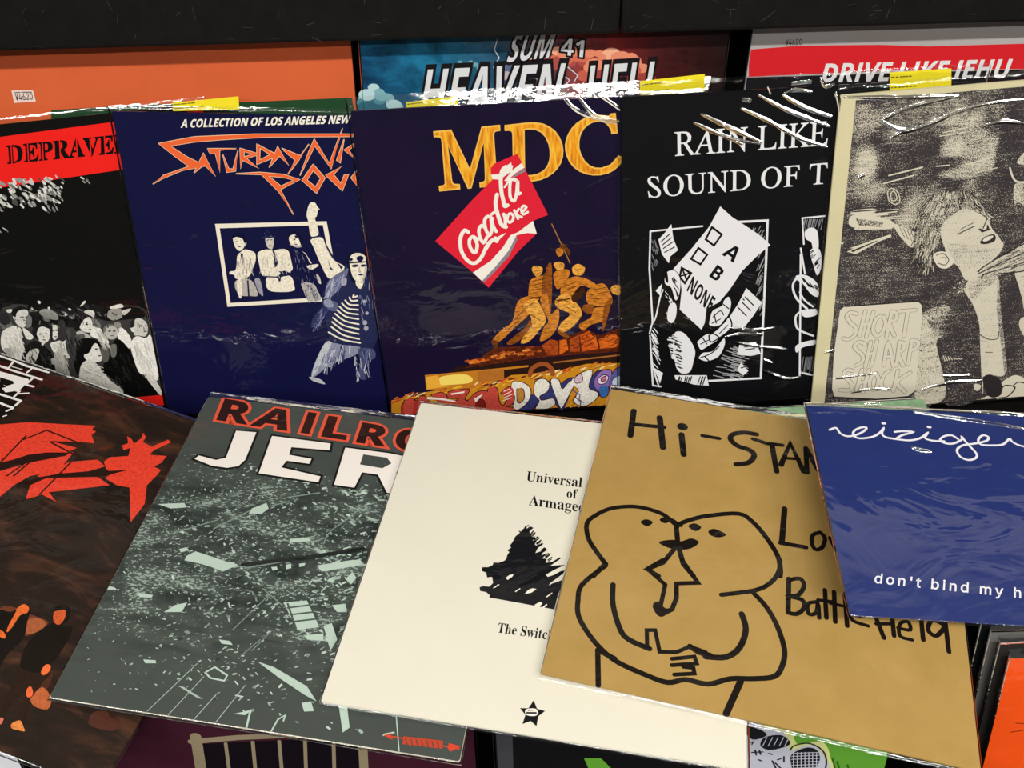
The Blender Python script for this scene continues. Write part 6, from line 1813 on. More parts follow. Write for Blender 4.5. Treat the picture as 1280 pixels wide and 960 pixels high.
   ('L',5,'b9bccb',0,7,'830 1146 863 896'),
   ('L',5,'b9bccb',0,7,'788 1099 1015 1102'),
   ('L',5,'b9bccb',0,7,'861 1144 894 895'),
   ('L',5,'b9bccb',0,7,'793 1062 1020 1065'),
   ('L',5,'b9bccb',0,7,'891 1143 926 894'),
   ('L',5,'b9bccb',0,7,'798 1026 1025 1029'),
   ('L',5,'b9bccb',0,7,'922 1142 957 892'),
   ('L',5,'b9bccb',0,7,'803 989 1031 992'),
   ('L',5,'b9bccb',0,7,'953 1140 988 891'),
   ('L',5,'b9bccb',0,7,'807 952 1036 955'),
   ('L',5,'b9bccb',0,7,'984 1139 1019 890'),
   ('L',5,'b9bccb',0,7,'812 915 1041 918'),
   ('L',5,'b9bccb',0,7,'543 1235 565 1334'),
   ('L',5,'b9bccb',0,7,'587 1233 609 1332'),
   ('L',5,'b9bccb',0,7,'631 1231 653 1331'),
   ('L',5,'b9bccb',0,7,'675 1229 697 1329'),
   ('L',5,'b9bccb',0,7,'719 1227 740 1327'),
   ('L',5,'22242a',0,12,'429 1277 461 1289 456 1259'),
   ('L',5,'22242a',0,13,'466 1161 551 1163'),
   ('L',5,'22242a',0,13,'489 1186 504 1129'),
   ('L',5,'22242a',0,13,'524 1179 538 1133'),
   ('L',5,'22242a',0,13,'528 1069 555 1054'),
   ('L',5,'22242a',0,13,'604 1143 631 1129'),
   ('L',5,'22242a',0,13,'682 1062 706 1074'),
   ('L',5,'22242a',0,13,'729 1099 737 1033'),
   ('L',5,'22242a',0,13,'641 1051 700 917'),
   ('L',5,'22242a',0,13,'670 1023 731 942'),
   ('L',5,'22242a',1,13,'770 1174 797 1229 912 1249 1026 1163 1080 1031 1086 873'),
   ('P',1,'3c3c42',0,'-1438 1567 -1441 948 -1564 953 -1567 1567'),
   ('L',3,'2f5a1c',0,13,'1127 1055 1182 869'),
   ('L',3,'2f5a1c',0,13,'1168 1015 1225 867'),
   ('L',3,'2f5a1c',0,13,'1260 971 1295 864'),
  ]),
 ]),
 'orangebin': dict(size=315.0, loc=[0.54835, 0.3618, 0.7086], axes=[[1.0, 0.0, 0.0], [-0.0, 0.275637, 0.961262], [0.0, -0.961262, 0.275637]], parts=[
  ('printed_mark', [
   ('L',1,'7a2a12',0,9,'-1385 881 -1316 872'),
   ('L',1,'7a2a12',0,9,'-1407 783 -1302 801'),
  ]),
 ]),
 'bluebin': dict(size=315.0, loc=[-0.20076, 0.35915, 0.67689], axes=[[1.0, 0.0, 0.0], [-0.0, 0.173648, 0.984808], [0.0, -0.984808, 0.173648]], parts=[
 ]),
 'whitebin': dict(size=315.0, loc=[-0.57537, 0.36411, 0.68989], axes=[[1.0, 0.0, 0.0], [-0.0, 0.173648, 0.984808], [0.0, -0.984808, 0.173648]], parts=[
 ]),
 'palegreen': dict(size=178.0, loc=[0.31549, 0.56711, 0.90411], axes=[[0.99907, 0.042927, 0.004133], [-0.043126, 0.99447, 0.095757], [0.0, -0.095846, 0.995396]], parts=[
 ]),
 'dark0': dict(size=315.0, loc=[0.54435, 0.37306, 0.71161], axes=[[1.0, 0.0, 0.0], [-0.0, 0.275637, 0.961262], [0.0, -0.961262, 0.275637]], parts=[
 ]),
 'dark1': dict(size=315.0, loc=[0.54135, 0.38378, 0.7127], axes=[[1.0, 0.0, 0.0], [-0.0, 0.275637, 0.961262], [0.0, -0.961262, 0.275637]], parts=[
 ]),
 'dark2': dict(size=315.0, loc=[0.53835, 0.39449, 0.71379], axes=[[1.0, 0.0, 0.0], [-0.0, 0.275637, 0.961262], [0.0, -0.961262, 0.275637]], parts=[
 ]),
}
GLYPHS = {
 'serif_bold': {
  ' ': (174, ''),
  'A': (436, '-9 0 -9 18 9 21 24 30 36 47 49 75 206 466 224 465 384 87 399 55 411 34 425 22 443 18 443 0 229 0 229 18 270 25 283 46 281 59 273 81 253 132 103 132 79 71 77 65 76 59 75 53 75 48 87 26 124 18 128 18 128 0|113 161 242 161 177 319'),
  'D': (495, '20 0 20 17 47 21 63 30 71 46 74 75 74 374 71 407 61 426 43 435 15 439 15 455 222 455 328 441 405 396 452 325 468 228 408 57 228 0|222 24 279 37 319 75 343 139 351 229 319 382 223 433 202 431 190 423 184 409 182 385 182 72 184 48 190 34 202 27'),
  'E': (442, '14 0 14 17 44 20 62 30 72 48 75 78 75 369 72 405 62 425 44 435 16 439 16 455 399 455 399 320 383 320 369 373 340 406 295 424 232 430 213 430 200 428 191 424 186 417 184 405 183 388 183 246 193 246 232 252 259 269 277 300 288 345 304 345 304 118 287 118 282 154 273 181 259 201 241 213 216 220 185 222 183 222 183 67 185 47 192 35 206 29 230 28 276 30 313 39 345 53 371 75 393 105 411 143 430 143 402 0'),
  'P': (417, '15 0 15 17 45 22 62 32 72 50 75 81 75 379 71 406 62 424 44 434 16 439 16 455 214 455 287 452 336 440 366 422 390 398 404 367 409 332 398 280 367 240 314 214 242 206 182 206 182 81 185 50 194 32 212 22 242 17 242 0|182 230 201 230 244 235 272 253 287 283 292 329 288 375 275 406 252 425 216 431 199 429 189 424 184 414 182 398'),
  'R': (472, '15 0 15 17 45 22 62 32 72 50 75 81 75 379 71 406 62 424 44 434 16 439 16 455 217 455 305 448 367 426 405 388 417 334 392 265 315 224 432 50 443 36 452 26 463 19 478 17 480 17 480 0 338 0 201 212 182 212 182 81 185 50 194 32 212 22 242 17 242 0|182 234 203 234 249 240 280 258 298 290 304 336 284 407 224 431 202 429 190 422 184 409 182 385'),
  'S': (390, '43 -11 43 158 62 158 83 94 111 50 149 24 197 15 231 20 257 36 273 60 279 89 265 129 225 160 163 191 112 221 77 253 56 289 50 332 54 370 67 403 88 429 115 449 148 462 185 466 206 465 229 461 255 456 282 448 291 446 296 445 300 445 313 450 320 466 339 466 339 319 322 319 310 354 293 385 272 410 248 429 222 441 194 445 163 440 140 426 125 406 120 380 124 356 137 336 159 319 189 303 253 273 290 253 317 233 337 211 350 188 357 162 359 133 354 93 339 58 314 29 281 8 240 -6 192 -10 175 -9 158 -8 142 -4 126 1 110 6 98 9 90 11 85 12 75 11 69 7 65 0 61 -11'),
  'T': (423, '92 0 92 17 123 21 142 31 152 50 156 81 156 433 149 433 102 426 65 403 41 367 29 318 11 318 11 455 410 455 410 317 394 317 357 404 269 433 263 433 263 81 267 49 276 30 296 21 328 17 328 0'),
  'U': (492, '248 -13 168 -2 114 29 83 81 73 155 73 379 70 406 61 424 43 434 15 439 15 455 240 455 240 439 219 436 202 432 192 425 185 415 182 400 181 379 181 140 186 88 203 51 232 29 275 22 363 56 392 159 392 378 389 406 379 423 360 433 328 439 328 455 474 455 474 439 448 432 433 421 425 404 422 378 422 181 412 92 380 32 325 -2'),
  'V': (427, '212 -13 44 381 33 403 22 420 8 432 -14 439 -14 455 211 455 211 439 184 437 166 432 156 423 152 410 155 397 161 378 259 143 348 377 353 394 355 409 351 423 342 432 324 437 299 439 299 455 442 455 442 439 423 436 408 427 395 411 382 383 230 -13'),
  'a': (343, '255 -10 216 1 200 35 151 2 95 -9 64 -4 40 11 25 34 20 63 31 104 63 136 119 164 199 190 199 241 196 266 187 282 171 292 148 296 115 290 104 274 106 268 113 257 121 243 123 231 120 215 110 202 95 194 77 191 59 194 45 203 36 218 33 236 37 259 49 278 69 295 95 308 126 316 162 318 223 312 263 292 285 259 293 210 293 62 293 48 295 40 298 36 304 34 312 36 320 42 329 28 294 -1|151 34 162 35 174 41 187 50 199 63 199 169 138 139 118 84 126 46'),
  'c': (293, '156 -10 119 -5 87 11 59 35 38 68 24 106 19 150 25 196 40 237 64 271 96 297 133 313 175 319 218 314 250 298 271 275 277 245 275 228 266 215 253 207 236 204 206 216 196 251 196 256 197 261 197 266 197 271 190 290 169 297 126 269 112 187 118 123 137 76 166 48 204 38 239 47 271 72 285 60 227 8'),
  'd': (370, '140 -10 107 -5 78 10 53 35 35 66 23 104 19 147 24 196 36 237 55 272 81 297 112 313 146 318 189 309 223 280 223 401 220 419 212 430 198 437 176 439 176 455 319 455 319 75 320 54 325 41 335 32 353 28 353 11 294 6 223 -10 223 39 188 2|171 28 187 31 202 41 215 56 223 76 223 242 217 257 206 270 191 278 174 281 147 273 130 250 121 210 118 153 120 98 130 58 146 36'),
  'e': (300, '154 -10 117 -5 85 10 58 35 37 69 24 109 19 157 24 201 38 240 59 273 87 298 120 313 157 318 209 309 249 280 274 234 283 173 283 166 117 166 138 73 199 42 237 53 270 86 285 73 228 11|116 192 201 192 201 215 199 252 193 277 181 292 161 297 127 274 116 203'),
  'f': (213, '15 0 15 16 30 18 40 22 46 27 50 35 52 48 52 73 52 277 16 277 16 310 52 310 52 353 60 400 85 436 123 457 174 465 212 460 240 446 257 425 263 400 260 381 252 367 239 358 224 355 208 358 195 365 187 376 185 391 187 405 193 420 194 423 196 426 197 430 197 433 193 441 180 443 163 440 153 430 149 413 148 390 148 310 203 310 203 277 148 277 148 65 150 40 158 26 173 18 199 16 199 0'),
  'g': (327, '146 -140 48 -122 14 -75 69 -26 24 30 42 74 102 110 22 212 40 268 88 305 157 318 233 304 317 304 317 268 268 268 291 203 276 151 234 116 172 103 157 103 142 104 112 94 101 71 141 49 175 49 259 40 303 13 316 -37 272 -113|157 124 190 146 199 211 190 276 157 297 124 276 114 211 124 146|161 -116 263 -66 249 -41 205 -34 97 -34 73 -73 95 -103'),
  'h': (380, '18 0 18 16 45 26 52 56 52 399 46 429 19 440 19 455 148 455 148 267 243 318 330 212 330 56 337 26 363 16 363 0 202 0 202 16 207 16 235 56 235 217 229 258 203 271 148 235 148 56 154 26 180 16 180 0'),
  'i': (198, '101 362 65 376 50 412 65 449 101 463 137 449 151 412 136 376|18 0 18 16 45 26 52 56 52 252 47 285 20 293 21 310 148 310 148 56 154 26 180 16 180 0'),
  'l': (199, '18 0 18 16 45 26 52 56 52 398 47 429 20 439 20 455 148 455 148 56 154 26 180 16 180 0'),
  'm': (554, '18 0 18 16 45 26 52 56 52 253 46 284 19 294 19 310 146 310 146 265 237 318 320 261 418 318 504 212 504 56 510 26 536 16 536 0 377 0 377 16 403 26 410 56 410 217 404 258 377 271 324 237 324 56 331 26 356 16 356 0 199 0 199 16 225 26 232 56 232 217 226 258 199 271 146 235 146 56 152 27 177 16 177 0'),
  'n': (380, '18 0 18 16 45 26 52 56 52 253 46 284 19 294 19 310 148 310 148 267 243 318 330 212 330 56 337 26 363 16 363 0 202 0 202 16 207 16 235 56 235 217 229 258 203 271 148 235 148 56 154 26 180 16 180 0'),
  'o': (336, '169 -10 90 11 38 70 19 154 38 239 90 297 168 318 245 298 298 240 317 154 298 69 245 11|169 11 209 39 217 81 220 154 208 271 169 299 128 271 117 154 120 82 128 39'),
  'r': (287, '18 0 18 16 45 26 52 56 52 252 46 285 20 293 21 310 146 310 146 252 187 301 233 318 275 304 289 266 278 234 248 222 222 231 207 250 189 260 162 241 149 192 149 56 159 25 197 16 197 0'),
  's': (288, '151 -10 87 6 73 9 51 -9 36 -9 36 105 53 105 87 39 140 15 179 27 192 58 156 105 107 130 54 169 37 220 65 291 141 319 166 316 199 308 206 306 213 305 230 319 244 319 244 222 228 222 196 277 149 296 116 286 105 259 115 232 146 212 191 189 241 151 257 95 228 18'),
  't': (228, '124 -9 66 10 48 71 48 279 20 279 20 300 88 369 129 424 144 424 144 310 208 310 208 279 144 279 144 82 149 51 168 40 206 75 222 66'),
  'v': (306, '142 -10 38 248 22 281 -3 293 -3 310 164 310 164 294 156 294 129 276 130 268 185 122 236 253 241 272 203 294 203 310 305 310 305 295 278 279 260 243 160 -10'),
  'w': (434, '122 -10 17 265 6 284 -11 293 -11 310 138 310 138 293 120 289 114 276 116 266 120 253 167 127 211 235 201 266 190 288 168 295 168 310 323 310 323 293 296 276 296 269 298 262 336 141 382 256 387 275 380 289 356 295 356 310 445 310 445 295 425 284 412 258 304 -10 289 -10 223 197 140 -10'),
 },
 'sans_bold': {
  ' ': (175, ''),
  '1': (384, '176 0 176 277 176 298 177 323 178 350 179 373 173 367 164 358 154 348 144 340 89 296 40 357 194 480 277 480 277 0'),
  '4': (384, '216 0 216 99 11 99 11 170 222 480 315 480 315 178 373 178 373 99 315 99 315 0|101 178 216 178 216 259 216 276 217 297 218 318 219 338 220 354 220 363 218 363 211 350 205 337 197 324 189 311'),
  'A': (464, '0 0 169 482 293 482 463 0 354 0 319 114 144 114 109 0|170 199 295 199 259 311 251 340 246 357 240 375 236 392 232 407 228 392 223 374 217 354 212 336 207 321 204 311'),
  'B': (452, '60 0 60 480 210 480 294 473 355 453 391 416 404 358 399 320 384 289 361 266 330 255 330 251 353 245 373 234 391 220 404 199 413 173 416 139 404 81 369 37 313 9 240 0|162 289 221 289 258 293 282 304 295 321 300 345 294 368 279 384 253 393 216 396 162 396|162 84 228 84 267 88 292 102 306 122 310 149 306 173 292 192 266 205 225 209 162 209'),
  'C': (428, '255 -7 187 1 133 24 91 61 62 110 45 170 39 239 46 307 65 367 97 417 141 455 197 478 264 486 300 484 335 477 371 467 404 453 371 370 344 382 317 392 290 399 264 402 212 391 175 358 151 306 144 238 151 171 172 120 209 88 264 78 293 80 323 85 353 93 386 103 386 18 355 7 324 -1 291 -5'),
  'D': (497, '60 0 60 480 211 480 281 473 342 453 391 419 427 374 450 315 458 244 441 138 389 61 306 15 196 0|162 84 206 84 316 123 353 242 344 311 318 359 275 387 216 396 162 396'),
  'E': (376, '60 0 60 480 336 480 336 396 162 396 162 291 324 291 324 208 162 208 162 84 336 84 336 0'),
  'F': (369, '60 0 60 480 335 480 335 396 161 396 161 273 323 273 323 189 161 189 161 0'),
  'G': (486, '262 -7 167 9 97 56 53 134 39 240 46 311 68 371 104 420 153 456 215 479 289 486 327 484 365 478 400 469 432 457 398 375 375 386 348 394 319 400 289 402 247 397 212 381 183 357 162 325 148 285 144 238 147 194 156 155 173 123 197 98 229 83 269 78 289 78 305 80 320 82 333 85 333 185 242 185 242 269 433 269 433 21 394 9 354 1 311 -5'),
  'H': (514, '60 0 60 480 162 480 162 291 352 291 352 480 453 480 453 0 352 0 352 207 162 207 162 0'),
  'I': (261, '82 0 82 480 180 480 180 0'),
  'J': (223, '10 -141 -8 -140 -24 -139 -38 -136 -50 -134 -50 -49 -39 -52 -27 -54 -15 -55 -2 -56 15 -54 30 -49 43 -39 52 -24 58 -1 60 30 60 480 162 480 162 31 157 -25 143 -69 120 -102 89 -124 52 -137'),
  'K': (446, '60 0 60 480 162 480 162 260 171 274 181 288 192 303 202 316 332 480 445 480 277 267 446 0 330 0 205 202 162 171 162 0'),
  'L': (380, '60 0 60 480 162 480 162 84 357 84 357 0'),
  'M': (634, '60 0 60 480 199 480 312 113 314 113 435 480 573 480 573 0 478 0 478 227 478 252 479 279 480 308 481 335 482 359 483 375 480 375 357 0 263 0 148 376 145 376 146 359 148 336 149 308 150 278 151 249 151 223 151 0'),
  'N': (546, '60 0 60 480 189 480 397 120 399 120 397 154 396 187 395 220 394 253 394 480 486 480 486 0 357 0 148 363 145 363 147 328 149 294 151 260 151 226 151 0'),
  'O': (535, '267 -7 196 1 139 24 95 61 63 111 45 171 39 241 45 311 63 371 95 420 139 456 196 479 268 487 339 479 396 456 440 420 471 370 490 310 496 240 490 171 471 110 440 61 396 24 339 1|267 79 323 89 361 122 382 173 389 240 382 308 361 359 323 392 268 402 212 392 175 359 153 308 146 240 153 173 175 122 212 89'),
  'R': (443, '60 0 60 480 200 480 285 471 345 444 380 399 392 336 388 305 379 278 365 256 346 237 325 221 302 209 443 0 330 0 216 184 162 184 162 0|162 267 195 267 238 271 267 283 283 304 289 333 283 362 266 382 236 393 193 396 162 396'),
  'S': (370, '167 -7 95 1 31 22 31 117 66 103 102 90 138 80 175 77 207 81 228 92 240 108 244 128 237 153 217 172 187 189 150 207 133 215 114 225 95 238 77 253 61 272 48 293 39 319 36 350 47 407 80 450 131 477 199 486 235 484 270 478 305 467 341 453 308 373 277 385 249 394 223 400 195 402 170 398 151 388 140 373 136 353 141 330 158 313 187 296 226 277 260 259 289 241 312 220 329 196 340 168 343 133 332 76 297 31 242 3'),
  'T': (389, '144 0 144 395 13 395 13 480 375 480 375 395 245 395 245 0'),
  'U': (508, '252 -7 168 5 107 42 70 98 57 171 57 480 158 480 158 186 165 136 183 103 213 85 255 79 297 85 327 105 344 138 349 187 349 480 451 480 451 169 445 122 429 80 401 44 363 16 313 -1'),
  'V': (437, '163 0 0 480 103 480 193 194 196 184 200 167 206 147 211 125 215 105 218 89 221 105 225 125 230 147 236 167 243 194 334 480 437 480 273 0'),
  'W': (650, '122 0 0 480 100 480 161 218 165 200 170 179 174 155 179 132 182 110 185 92 187 110 191 132 195 155 199 177 204 196 207 211 277 480 373 480 443 211 446 197 450 177 455 155 459 132 462 110 465 92 467 110 471 132 475 155 480 179 488 218 549 480 649 480 527 0 412 0 347 252 344 261 342 274 338 289 335 306 331 323 328 339 326 354 324 364 323 354 321 339 314 307 311 290 308 274 305 261 302 251 238 0'),
 },
 'serif_roman': {
  ' ': (175, ''),
  'A': (463, '-85 0 -86 13 -45 24 -15 56 10 98 58 182 131 307 228 475 241 475 337 58 346 37 360 24 380 16 407 13 409 0 221 0 220 13 225 13 252 16 266 26 270 46 264 78 245 158 90 158 82 156 76 150 41 90 25 56 22 36 28 24 38 17 53 14 75 13 75 0|94 183 240 183 199 367'),
  'C': (471, '221 -10 165 -4 113 13 67 41 28 78 -3 125 -22 179 -30 227 -29 276 -17 322 3 365 30 402 64 433 125 464 193 475 236 470 289 457 299 454 308 453 319 458 326 470 340 470 349 332 335 332 335 338 333 343 331 353 312 395 285 427 250 446 206 453 166 447 130 430 99 404 74 370 57 328 48 281 47 229 58 175 85 109 124 60 174 29 231 19 311 40 371 103 387 91 357 46 319 15 275 -4'),
  'D': (507, '-36 0 -36 13 -32 13 -5 16 11 26 19 43 22 73 22 385 21 405 19 419 12 433 0 443 -17 449 -41 451 -41 465 137 465 201 459 259 442 309 413 352 375 383 328 406 272 414 219 411 169 397 122 371 82 335 48 288 22 233 5 167 0|164 22 215 28 258 44 291 70 314 103 329 144 335 189 333 237 324 287 296 354 255 403 201 433 134 443 116 442 103 439 95 433 91 423 89 408 89 387 89 89 89 65 92 49 99 36 112 28 122 26 134 24 148 23'),
  'E': (454, '-34 0 -34 13 -32 13 -4 16 11 25 19 43 22 73 22 385 21 405 19 419 12 433 0 443 -17 449 -41 451 -41 465 314 465 322 364 311 364 310 367 301 394 290 414 276 427 255 436 227 440 190 442 133 442 115 441 103 439 96 434 92 426 89 414 89 396 89 260 146 260 188 264 215 275 228 296 233 326 246 326 244 161 232 161 229 174 227 187 219 206 213 220 202 229 190 234 172 236 150 237 90 237 90 83 90 62 91 53 92 47 98 36 108 28 123 25 147 24 193 24 237 26 272 34 300 48 323 67 340 94 351 128 365 128 351 0'),
  'F': (406, '-31 0 -31 13 -28 13 -9 15 5 18 14 25 20 36 24 52 25 73 25 385 24 405 22 419 15 433 3 443 -14 449 -38 451 -38 465 295 465 304 355 291 355 290 358 291 361 289 367 274 403 254 425 226 437 188 441 135 441 112 440 101 435 95 428 94 418 94 405 94 373 95 324 95 258 133 258 164 259 187 264 204 272 215 284 223 302 228 325 242 325 243 156 229 156 227 165 226 173 225 181 223 190 214 212 201 226 181 233 149 235 96 235 97 69 98 63 98 56 99 49 100 44 107 29 120 19 139 15 166 12 168 0'),
  'I': (245, '-31 0 -31 13 -28 13 -9 15 5 18 14 25 20 36 24 51 25 73 25 385 24 405 22 419 15 433 3 443 -14 449 -38 451 -38 465 149 465 150 451 145 451 120 448 105 439 97 421 94 392 94 80 96 60 98 45 105 31 116 21 133 16 157 13 157 0'),
  'K': (454, '-34 0 -34 13 -32 13 -13 15 1 18 11 25 17 36 21 51 22 73 22 385 21 405 19 419 12 433 0 443 -17 449 -41 451 -41 465 143 465 143 451 137 451 115 449 100 441 92 425 89 396 89 265 90 261 90 256 92 251 96 250 100 251 104 253 232 385 253 413 258 434 245 447 217 451 213 451 212 465 375 465 374 452 371 452 344 446 316 426 282 395 240 354 152 264 336 69 363 44 387 27 410 16 434 13 435 0 236 0 236 13 240 13 260 14 272 18 278 26 277 37 274 45 267 55 258 66 247 79 106 228 101 232 96 233 91 231 90 224 90 75 91 57 93 46 100 30 113 20 131 16 158 13 158 0'),
  'L': (449, '-24 0 -25 13 -22 13 5 16 21 26 29 43 32 73 31 385 31 396 31 405 29 413 29 419 22 433 10 443 -7 449 -31 451 -32 465 153 465 152 452 127 449 111 440 102 422 100 393 100 92 100 76 101 64 101 56 102 51 108 37 118 29 134 25 159 24 206 24 253 26 289 33 316 45 336 65 352 94 363 132 376 132 368 0'),
  'M': (590, '-36 0 -36 13 -16 15 -2 18 8 25 15 36 19 51 20 73 24 385 23 404 21 419 14 433 2 443 -15 449 -39 451 -39 465 86 465 232 108 370 465 498 465 498 451 493 451 468 448 453 439 445 421 442 392 443 80 444 60 445 52 446 45 453 31 464 21 482 16 505 13 506 0 322 0 322 11 340 14 354 18 364 26 370 39 374 57 375 83 374 392 219 0 210 0 51 393 49 103 50 71 53 48 61 31 72 21 90 16 114 13 114 0'),
  'N': (500, '341 -11 53 373 52 84 53 71 54 60 54 51 56 43 63 29 75 20 92 16 118 13 118 0 -34 0 -34 13 -7 16 10 25 19 43 22 73 24 393 24 396 24 401 23 405 22 408 15 423 2 438 -16 448 -36 451 -41 451 -41 465 56 465 324 108 324 381 325 394 324 405 322 414 321 422 313 436 302 445 284 449 258 451 257 465 410 465 410 451 392 450 377 447 366 440 359 429 355 414 354 392 354 -11'),
  'O': (516, '203 -10 150 -5 102 11 60 36 24 70 -3 112 -23 162 -30 207 -30 253 -22 296 -7 338 14 376 41 409 73 436 109 457 149 470 191 475 243 469 291 453 333 427 367 393 394 351 412 302 419 265 421 227 417 189 408 152 394 117 377 85 356 56 331 32 273 1|198 10 231 15 260 29 284 51 305 80 322 114 334 153 340 196 342 240 339 286 329 331 308 384 279 423 241 447 197 455 163 449 131 434 104 408 81 374 64 333 53 286 49 249 49 211 52 174 60 137 82 83 113 43 152 18'),
  'R': (451, '-34 0 -34 13 -31 13 -5 17 12 27 20 45 22 73 22 385 21 404 19 420 12 434 0 443 -17 449 -41 451 -41 465 155 465 219 458 270 438 304 406 325 364 313 284 226 235 328 85 352 53 373 31 393 18 415 13 418 13 418 0 314 0 159 228 144 228 128 229 114 229 101 230 90 231 90 89 91 62 94 46 101 30 113 20 129 15 150 13 158 13 158 0|134 250 195 257 233 280 252 316 249 363 209 423 131 443 117 442 105 440 98 435 94 427 91 415 90 398 90 253 100 252 111 251 122 250'),
  'S': (369, '155 -9 109 -5 55 10 50 12 45 13 41 13 38 13 23 8 17 -8 5 -8 -13 146 -1 146 23 88 57 46 97 19 143 11 166 14 186 23 200 38 209 57 212 79 208 105 201 122 190 139 177 157 160 174 145 188 129 201 111 216 91 232 50 267 22 297 4 325 -7 353 -12 386 -7 416 6 440 28 459 57 471 94 475 109 474 125 473 140 470 155 466 168 462 179 459 186 457 190 457 204 461 210 473 223 473 239 336 228 336 209 387 182 424 148 446 110 453 79 448 58 433 50 408 52 376 62 356 78 334 97 313 122 291 142 275 161 259 182 242 203 224 243 179 267 126 272 89 267 57 251 29 227 8 195 -5'),
  'T': (420, '50 0 48 13 54 13 76 15 92 19 102 28 110 41 113 62 115 89 115 417 116 423 114 429 108 438 93 441 75 441 38 438 9 432 -11 420 -25 404 -33 381 -36 352 -51 353 -52 465 335 465 344 350 332 350 331 355 330 361 327 371 314 404 295 425 268 437 227 441 199 441 192 440 187 437 185 431 184 423 183 93 183 63 186 43 194 28 207 19 226 15 253 13 261 13 261 0'),
  'U': (491, '203 -10 140 -2 86 24 45 63 21 113 17 142 15 181 14 388 13 407 12 420 5 435 -8 444 -26 449 -54 452 -55 465 141 465 143 452 136 452 109 448 92 436 84 414 82 381 83 193 85 142 90 109 105 73 132 46 167 29 210 23 245 27 274 38 296 55 311 79 318 118 321 181 320 355 320 387 315 412 308 431 295 443 278 449 251 452 249 465 406 465 408 452 398 452 368 444 354 420 352 410 351 396 350 378 351 357 352 163 348 106 337 62 317 29 289 7 252 -6'),
 },
 'sans': {
  ' ': (188, ''),
  "'": (206, '78 318 70 509 136 509 128 318'),
  '0': (453, '227 -7 174 1 130 24 95 62 69 113 53 178 48 254 53 330 69 395 95 447 130 484 174 508 227 516 279 508 323 484 358 447 384 395 400 330 405 254 400 178 384 113 359 62 323 24 279 1|227 50 261 56 290 74 313 103 330 144 340 194 344 254 340 314 330 365 313 405 290 435 261 453 227 460 192 453 163 435 140 405 123 365 113 314 109 254 113 194 123 144 140 103 163 74 192 56'),
  '2': (453, '64 0 64 47 234 229 261 257 282 282 299 305 311 327 318 348 320 371 317 397 308 419 293 436 273 449 250 457 224 460 196 457 172 447 153 433 139 413 130 390 127 362 66 362 71 405 86 442 111 473 143 496 182 511 225 516 268 511 306 497 337 474 361 445 376 411 381 372 378 345 371 318 357 290 336 259 306 223 267 180 153 60 153 57 389 57 389 0'),
  '4': (453, '40 105 40 158 247 509 311 509 109 166 109 163 413 163 413 105|282 0 282 121 282 146 282 318 343 318 343 0'),
  '6': (453, '226 -7 182 -1 142 15 109 40 84 74 69 115 64 162 68 199 80 239 102 285 137 340 252 509 322 509 151 261 145 261 154 275 165 288 179 299 196 307 214 312 235 314 278 309 316 295 346 271 370 240 384 201 389 157 384 112 368 73 343 39 310 14 271 -2|226 48 254 52 279 63 299 79 314 101 324 128 327 157 324 187 314 213 299 235 279 251 254 262 226 265 198 262 174 252 153 235 138 214 128 188 125 158 128 128 138 102 153 79 174 63 198 52'),
  'b': (424, '229 -8 198 -5 172 4 153 17 138 31 127 46 118 59 112 59 112 0 53 0 53 509 114 509 114 319 118 319 127 331 137 346 152 360 171 373 197 381 229 384 274 378 313 361 345 332 370 293 385 245 390 189 385 133 370 84 346 45 313 16 274 -2|220 47 253 51 279 66 301 88 316 117 325 151 328 189 325 227 316 261 301 290 280 311 253 325 220 330 188 325 161 312 140 291 125 263 116 229 113 189 116 150 125 115 140 86 162 65 188 51'),
  'd': (424, '195 -8 151 -2 111 16 79 45 55 84 39 133 34 189 39 245 55 293 79 332 112 361 151 378 196 384 228 381 253 373 272 360 287 346 298 331 306 319 311 319 311 509 372 509 372 0 313 0 313 59 307 59 298 46 287 31 272 17 252 4 227 -5|205 47 236 51 263 65 284 86 299 115 309 150 312 189 309 229 300 263 284 291 263 312 237 325 205 330 172 325 145 311 124 290 108 261 99 227 96 189 99 151 109 117 124 88 145 66 172 51'),
  'h': (410, '114 227 114 0 53 0 53 509 114 509 114 287 102 287 124 332 152 362 187 379 227 384 264 380 295 369 321 349 341 321 353 285 357 240 357 0 296 0 296 235 290 275 273 304 246 323 210 329 184 326 161 317 141 303 126 283 117 257'),
  'i': (167, '53 0 53 379 114 379 114 0|84 443 67 446 54 455 44 468 41 483 44 499 54 512 67 521 84 524 100 521 114 512 123 499 126 483 123 468 114 455 100 446'),
  'm': (610, '53 0 53 379 112 379 112 295 108 295 118 323 132 346 151 363 172 376 195 384 219 386 257 380 287 361 309 331 321 295 312 295 322 321 337 343 357 361 381 375 407 383 437 386 468 383 497 372 522 354 541 328 553 296 557 255 557 0 496 0 496 254 490 289 473 313 447 326 419 330 395 328 374 320 358 307 345 290 338 270 335 247 335 0 274 0 274 260 269 288 253 311 229 326 199 330 178 328 158 320 140 307 126 289 117 266 114 238 114 0'),
  'n': (410, '114 227 114 0 53 0 53 379 112 379 112 287 102 287 124 332 152 362 187 379 227 384 264 380 295 369 321 349 341 321 353 285 357 240 357 0 296 0 296 235 290 275 273 304 246 323 210 329 184 326 161 317 141 303 126 283 117 257'),
  'o': (415, '207 -8 159 -2 117 16 82 46 56 85 40 133 34 187 40 243 56 291 82 330 117 360 159 378 207 384 256 378 299 360 333 330 359 291 376 243 381 187 376 133 359 85 333 46 299 16 256 -2|207 46 242 51 270 66 292 89 307 117 316 151 319 187 316 224 307 258 292 287 270 310 242 325 207 330 173 325 145 310 124 287 108 258 99 224 96 187 99 151 108 117 124 89 145 66 173 51'),
